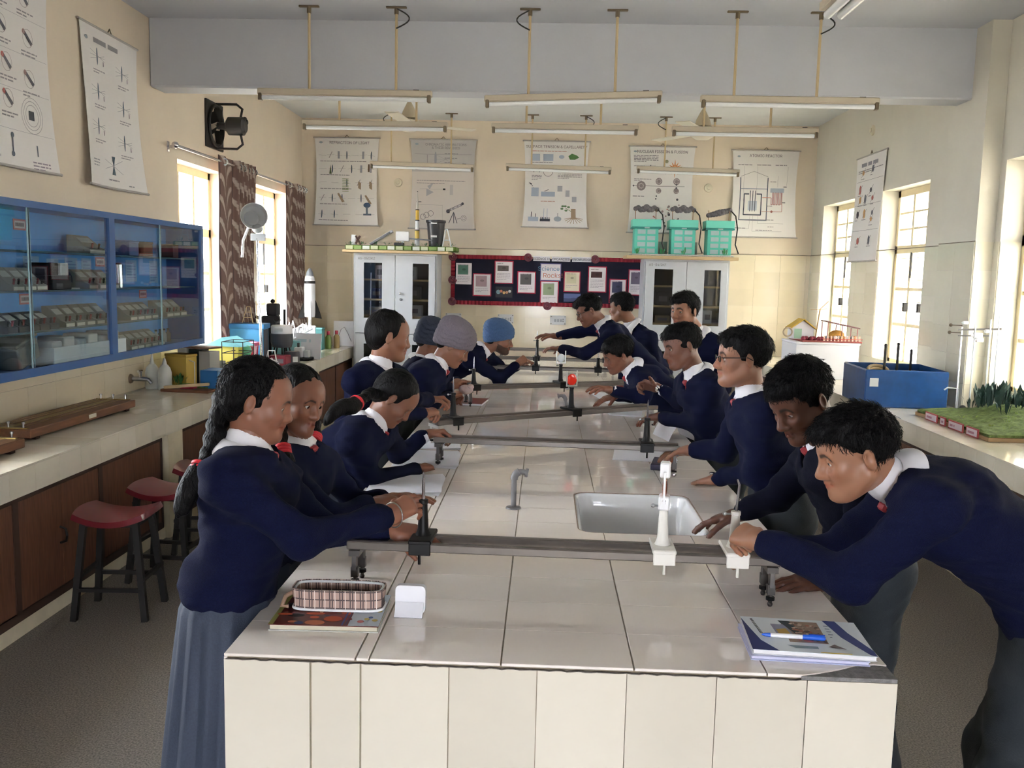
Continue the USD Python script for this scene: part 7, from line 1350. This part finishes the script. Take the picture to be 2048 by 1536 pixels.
turban_grey = person('student in a grey turban bending towards the table, white collar showing', ((-0.540, 5.400, 1.240), 5, 36, 0), (-0.632, 5.400, 1.123), [(-0.610, 5.560, 1.071), (-0.718, 5.220, 1.068)], [(-0.665, 5.720, 0.963), (-0.664, 5.320, 0.890)],
    [(-0.608, 5.920, 0.917), (-0.581, 5.660, 0.896)], (-0.910, 5.400, 0.830), [('grip', (0.630, 0.542, 0.557), (0.000, 0.200, -1.000)), ('grip', (0.583, 0.801, 0.134), (0.000, 0.300, -1.000))], [(-0.950, 5.500, 0.000), (-0.950, 5.300, 0.000)], hs=0.98, skin=(129, 87, 68), turban='grey', near=1, moustache=0.8)
turban_blue = person('student in a blue turban leaning on one elbow, fist raised', ((-0.356, 7.250, 1.154), 4, 14, 0), (-0.491, 7.250, 1.054), [(-0.477, 7.420, 1.015), (-0.587, 7.060, 1.012)], [(-0.326, 7.620, 0.857), (-0.349, 7.250, 0.830)],
    [(-0.191, 7.600, 0.914), (-0.210, 7.360, 0.949)], (-0.900, 7.250, 0.840), [('grip', (0.902, 0.000, 0.431), (0.000, 0.200, -1.000)), ('fist', (0.773, 0.388, 0.502), (0.000, 0.800, -0.600))], [(-0.950, 7.350, 0.000), (-0.950, 7.150, 0.000)], hs=0.98, skin=(137, 94, 73), turban='blue', near=1, moustache=1.0)
boy_front = person('student bending low in profile, nearest on the right, sighting along the front bench', ((0.753, 2.150, 1.259), 178, 20, 0), (0.861, 2.160, 1.192), [(0.871, 1.990, 1.172), (0.987, 2.330, 1.160)], [(0.726, 2.060, 0.977), (0.818, 2.500, 0.901)],
    [(0.561, 2.270, 1.002), (0.641, 2.520, 0.921)], (1.290, 2.200, 0.860), [('grip', (-0.425, 0.905, -0.014), (-0.100, 0.900, -0.450)), ('grip', (-1.000, 0.000, 0.012), (0.000, -0.500, -1.000))], [(1.200, 2.300, 0.000), (1.100, 2.060, 0.000)], thick=1.1, hs=0.88, skin=(150, 106, 82), near=2, hair='thick', look=(0, 0.05), lean=-0.03, legs=[(1.22, 2.3, .46), (1.15, 2.1, .47)], moustache=0.25, wool_=wool)
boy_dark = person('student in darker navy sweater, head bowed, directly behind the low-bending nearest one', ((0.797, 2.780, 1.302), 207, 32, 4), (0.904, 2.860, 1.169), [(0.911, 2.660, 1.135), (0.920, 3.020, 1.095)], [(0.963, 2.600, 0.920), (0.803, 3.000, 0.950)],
    [(0.829, 2.570, 0.797), (0.677, 3.050, 0.864)], (1.050, 2.820, 0.830), [('rest', (-0.948, -0.308, 0.074), (0.000, 0.200, -1.000)), ('rest', (-0.808, 0.487, -0.331), (0.000, 0.000, -1.000))], [(1.120, 2.920, 0.000), (1.080, 2.620, 0.000)], hs=1.0, skin=(89, 56, 43), near=2, look=(0, -0.4), wool_=wool_d)
boy_spectacles = person('student in black spectacles and wristwatch standing in profile, hand on the table edge', ((0.780, 3.550, 1.362), 181, 3, 0), (0.825, 3.560, 1.212), [(0.844, 3.400, 1.161), (0.822, 3.730, 1.148)], [(0.855, 3.500, 0.919), (0.791, 3.850, 0.939)],
    [(0.749, 3.780, 0.827), (0.668, 3.980, 0.910)], (0.970, 3.560, 0.830), [('flat', (-0.592, 0.753, -0.289), (0.000, 0.100, -1.000)), ('reach', (-0.754, 0.611, -0.241), (-0.200, -0.300, -0.900))], [(1.020, 3.660, 0.000), (1.000, 3.460, 0.000)], hs=0.95, skin=(146, 104, 83), near=1, glasses=1, moustache=0.5)
boy_spectacles[1]('wristwatch', cat_([lathe([(0, 0), (.015, 0), (.015, .006), (0, .008)], 18, (0.727, 3.770, 0.850))]), chrome)
boy_talking = person('student mid-gesture with one thumb raised, next beyond the profile in black spectacles', ((0.702, 4.600, 1.326), 196, 16, 6), (0.787, 4.620, 1.184), [(0.836, 4.480, 1.125), (0.757, 4.800, 1.110)], [(0.818, 4.550, 0.933), (0.758, 4.950, 1.004)],
    [(0.641, 4.860, 0.923), (0.644, 5.020, 1.059)], (0.940, 4.620, 0.830), [('reach', (-0.777, 0.604, -0.176), (0.000, 0.200, -1.000)), ('thumb', (-0.941, 0.274, 0.198), (-0.300, -0.700, -0.600))], [(1.000, 4.720, 0.000), (0.980, 4.520, 0.000)], hs=0.92, skin=(110, 73, 59), near=1, smile=0.8)
boy_talking[1]('wristwatch', ball((0.632, 4.970, 1.062), .014, 2, (1, 1, 1.3)), chrome)
boy_leaning = person('student leaning far over the table, arm stretched towards the red lens', ((0.464, 5.600, 1.194), 192, 26, -10), (0.557, 5.640, 1.099), [(0.619, 5.500, 1.033), (0.594, 5.800, 1.052)], [(0.608, 5.420, 0.951), (0.572, 5.850, 0.909)],
    [(0.409, 5.420, 0.991), (0.467, 5.750, 0.913)], (0.930, 5.700, 0.840), [('reach', (-0.810, -0.548, 0.209), (0.000, 0.200, -1.000)), ('rest', (-0.886, -0.425, -0.186), (0.000, 0.000, -1.000))], [(0.980, 5.800, 0.000), (0.980, 5.600, 0.000)], hs=0.92, skin=(116, 76, 60), near=1, smile=0.6)
boy_standing = person('student standing upright before the right cupboard, face turned towards us', ((0.922, 6.000, 1.455), 222, 4, 0), (1.029, 6.030, 1.298), [(1.137, 5.920, 1.227), (0.994, 6.120, 1.224)], [(1.188, 5.950, 0.962), (1.041, 6.200, 0.928)],
    [(1.153, 5.850, 0.761), (0.994, 6.100, 0.699)], (1.080, 6.050, 0.830), [('rest', (-0.257, -0.362, -0.896), (-1.000, 0.000, 0.000)), ('rest', (-0.234, -0.396, -0.888), (1.000, 0.000, 0.000))], [(1.120, 6.200, 0.000), (1.100, 5.950, 0.000)], hs=0.98, skin=(146, 101, 79), near=1, hair='thick')
boy_reaching = person('student in spectacles stretching both arms across the farthest benches', ((0.360, 7.300, 1.401), 186, 26, 0), (0.477, 7.320, 1.291), [(0.564, 7.160, 1.222), (0.480, 7.480, 1.253)], [(0.331, 7.120, 1.061), (0.294, 7.520, 1.209)],
    [(0.136, 7.280, 1.083), (0.096, 7.520, 1.171)], (0.920, 7.350, 0.850), [('reach', (-0.878, 0.476, 0.051), (0.000, 0.100, -1.000)), ('reach', (-0.968, 0.232, 0.090), (0.000, -0.200, -1.000))], [(0.980, 7.450, 0.000), (0.980, 7.250, 0.000)], hs=1.0, skin=(120, 80, 63), near=1, hair='thick', glasses=1)
boy_behind = person('student at the far end turned away, standing behind the one with outstretched arms', ((0.657, 7.750, 1.413), 152, 8, 0), (0.752, 7.750, 1.266), [(0.891, 7.600, 1.173), (0.710, 7.920, 1.178)], [(0.945, 7.620, 0.920), (0.715, 7.950, 0.881)],
    [(0.902, 7.600, 0.688), (0.676, 7.900, 0.643)], (0.980, 7.780, 0.840), [('rest', (-0.123, 0.000, -0.992), (-1.000, 0.000, 0.000)), ('rest', (-0.127, 0.000, -0.992), (1.000, 0.000, 0.000))], [(1.000, 7.900, 0.000), (1.000, 7.700, 0.000)], hs=1.0, skin=(137, 96, 75))
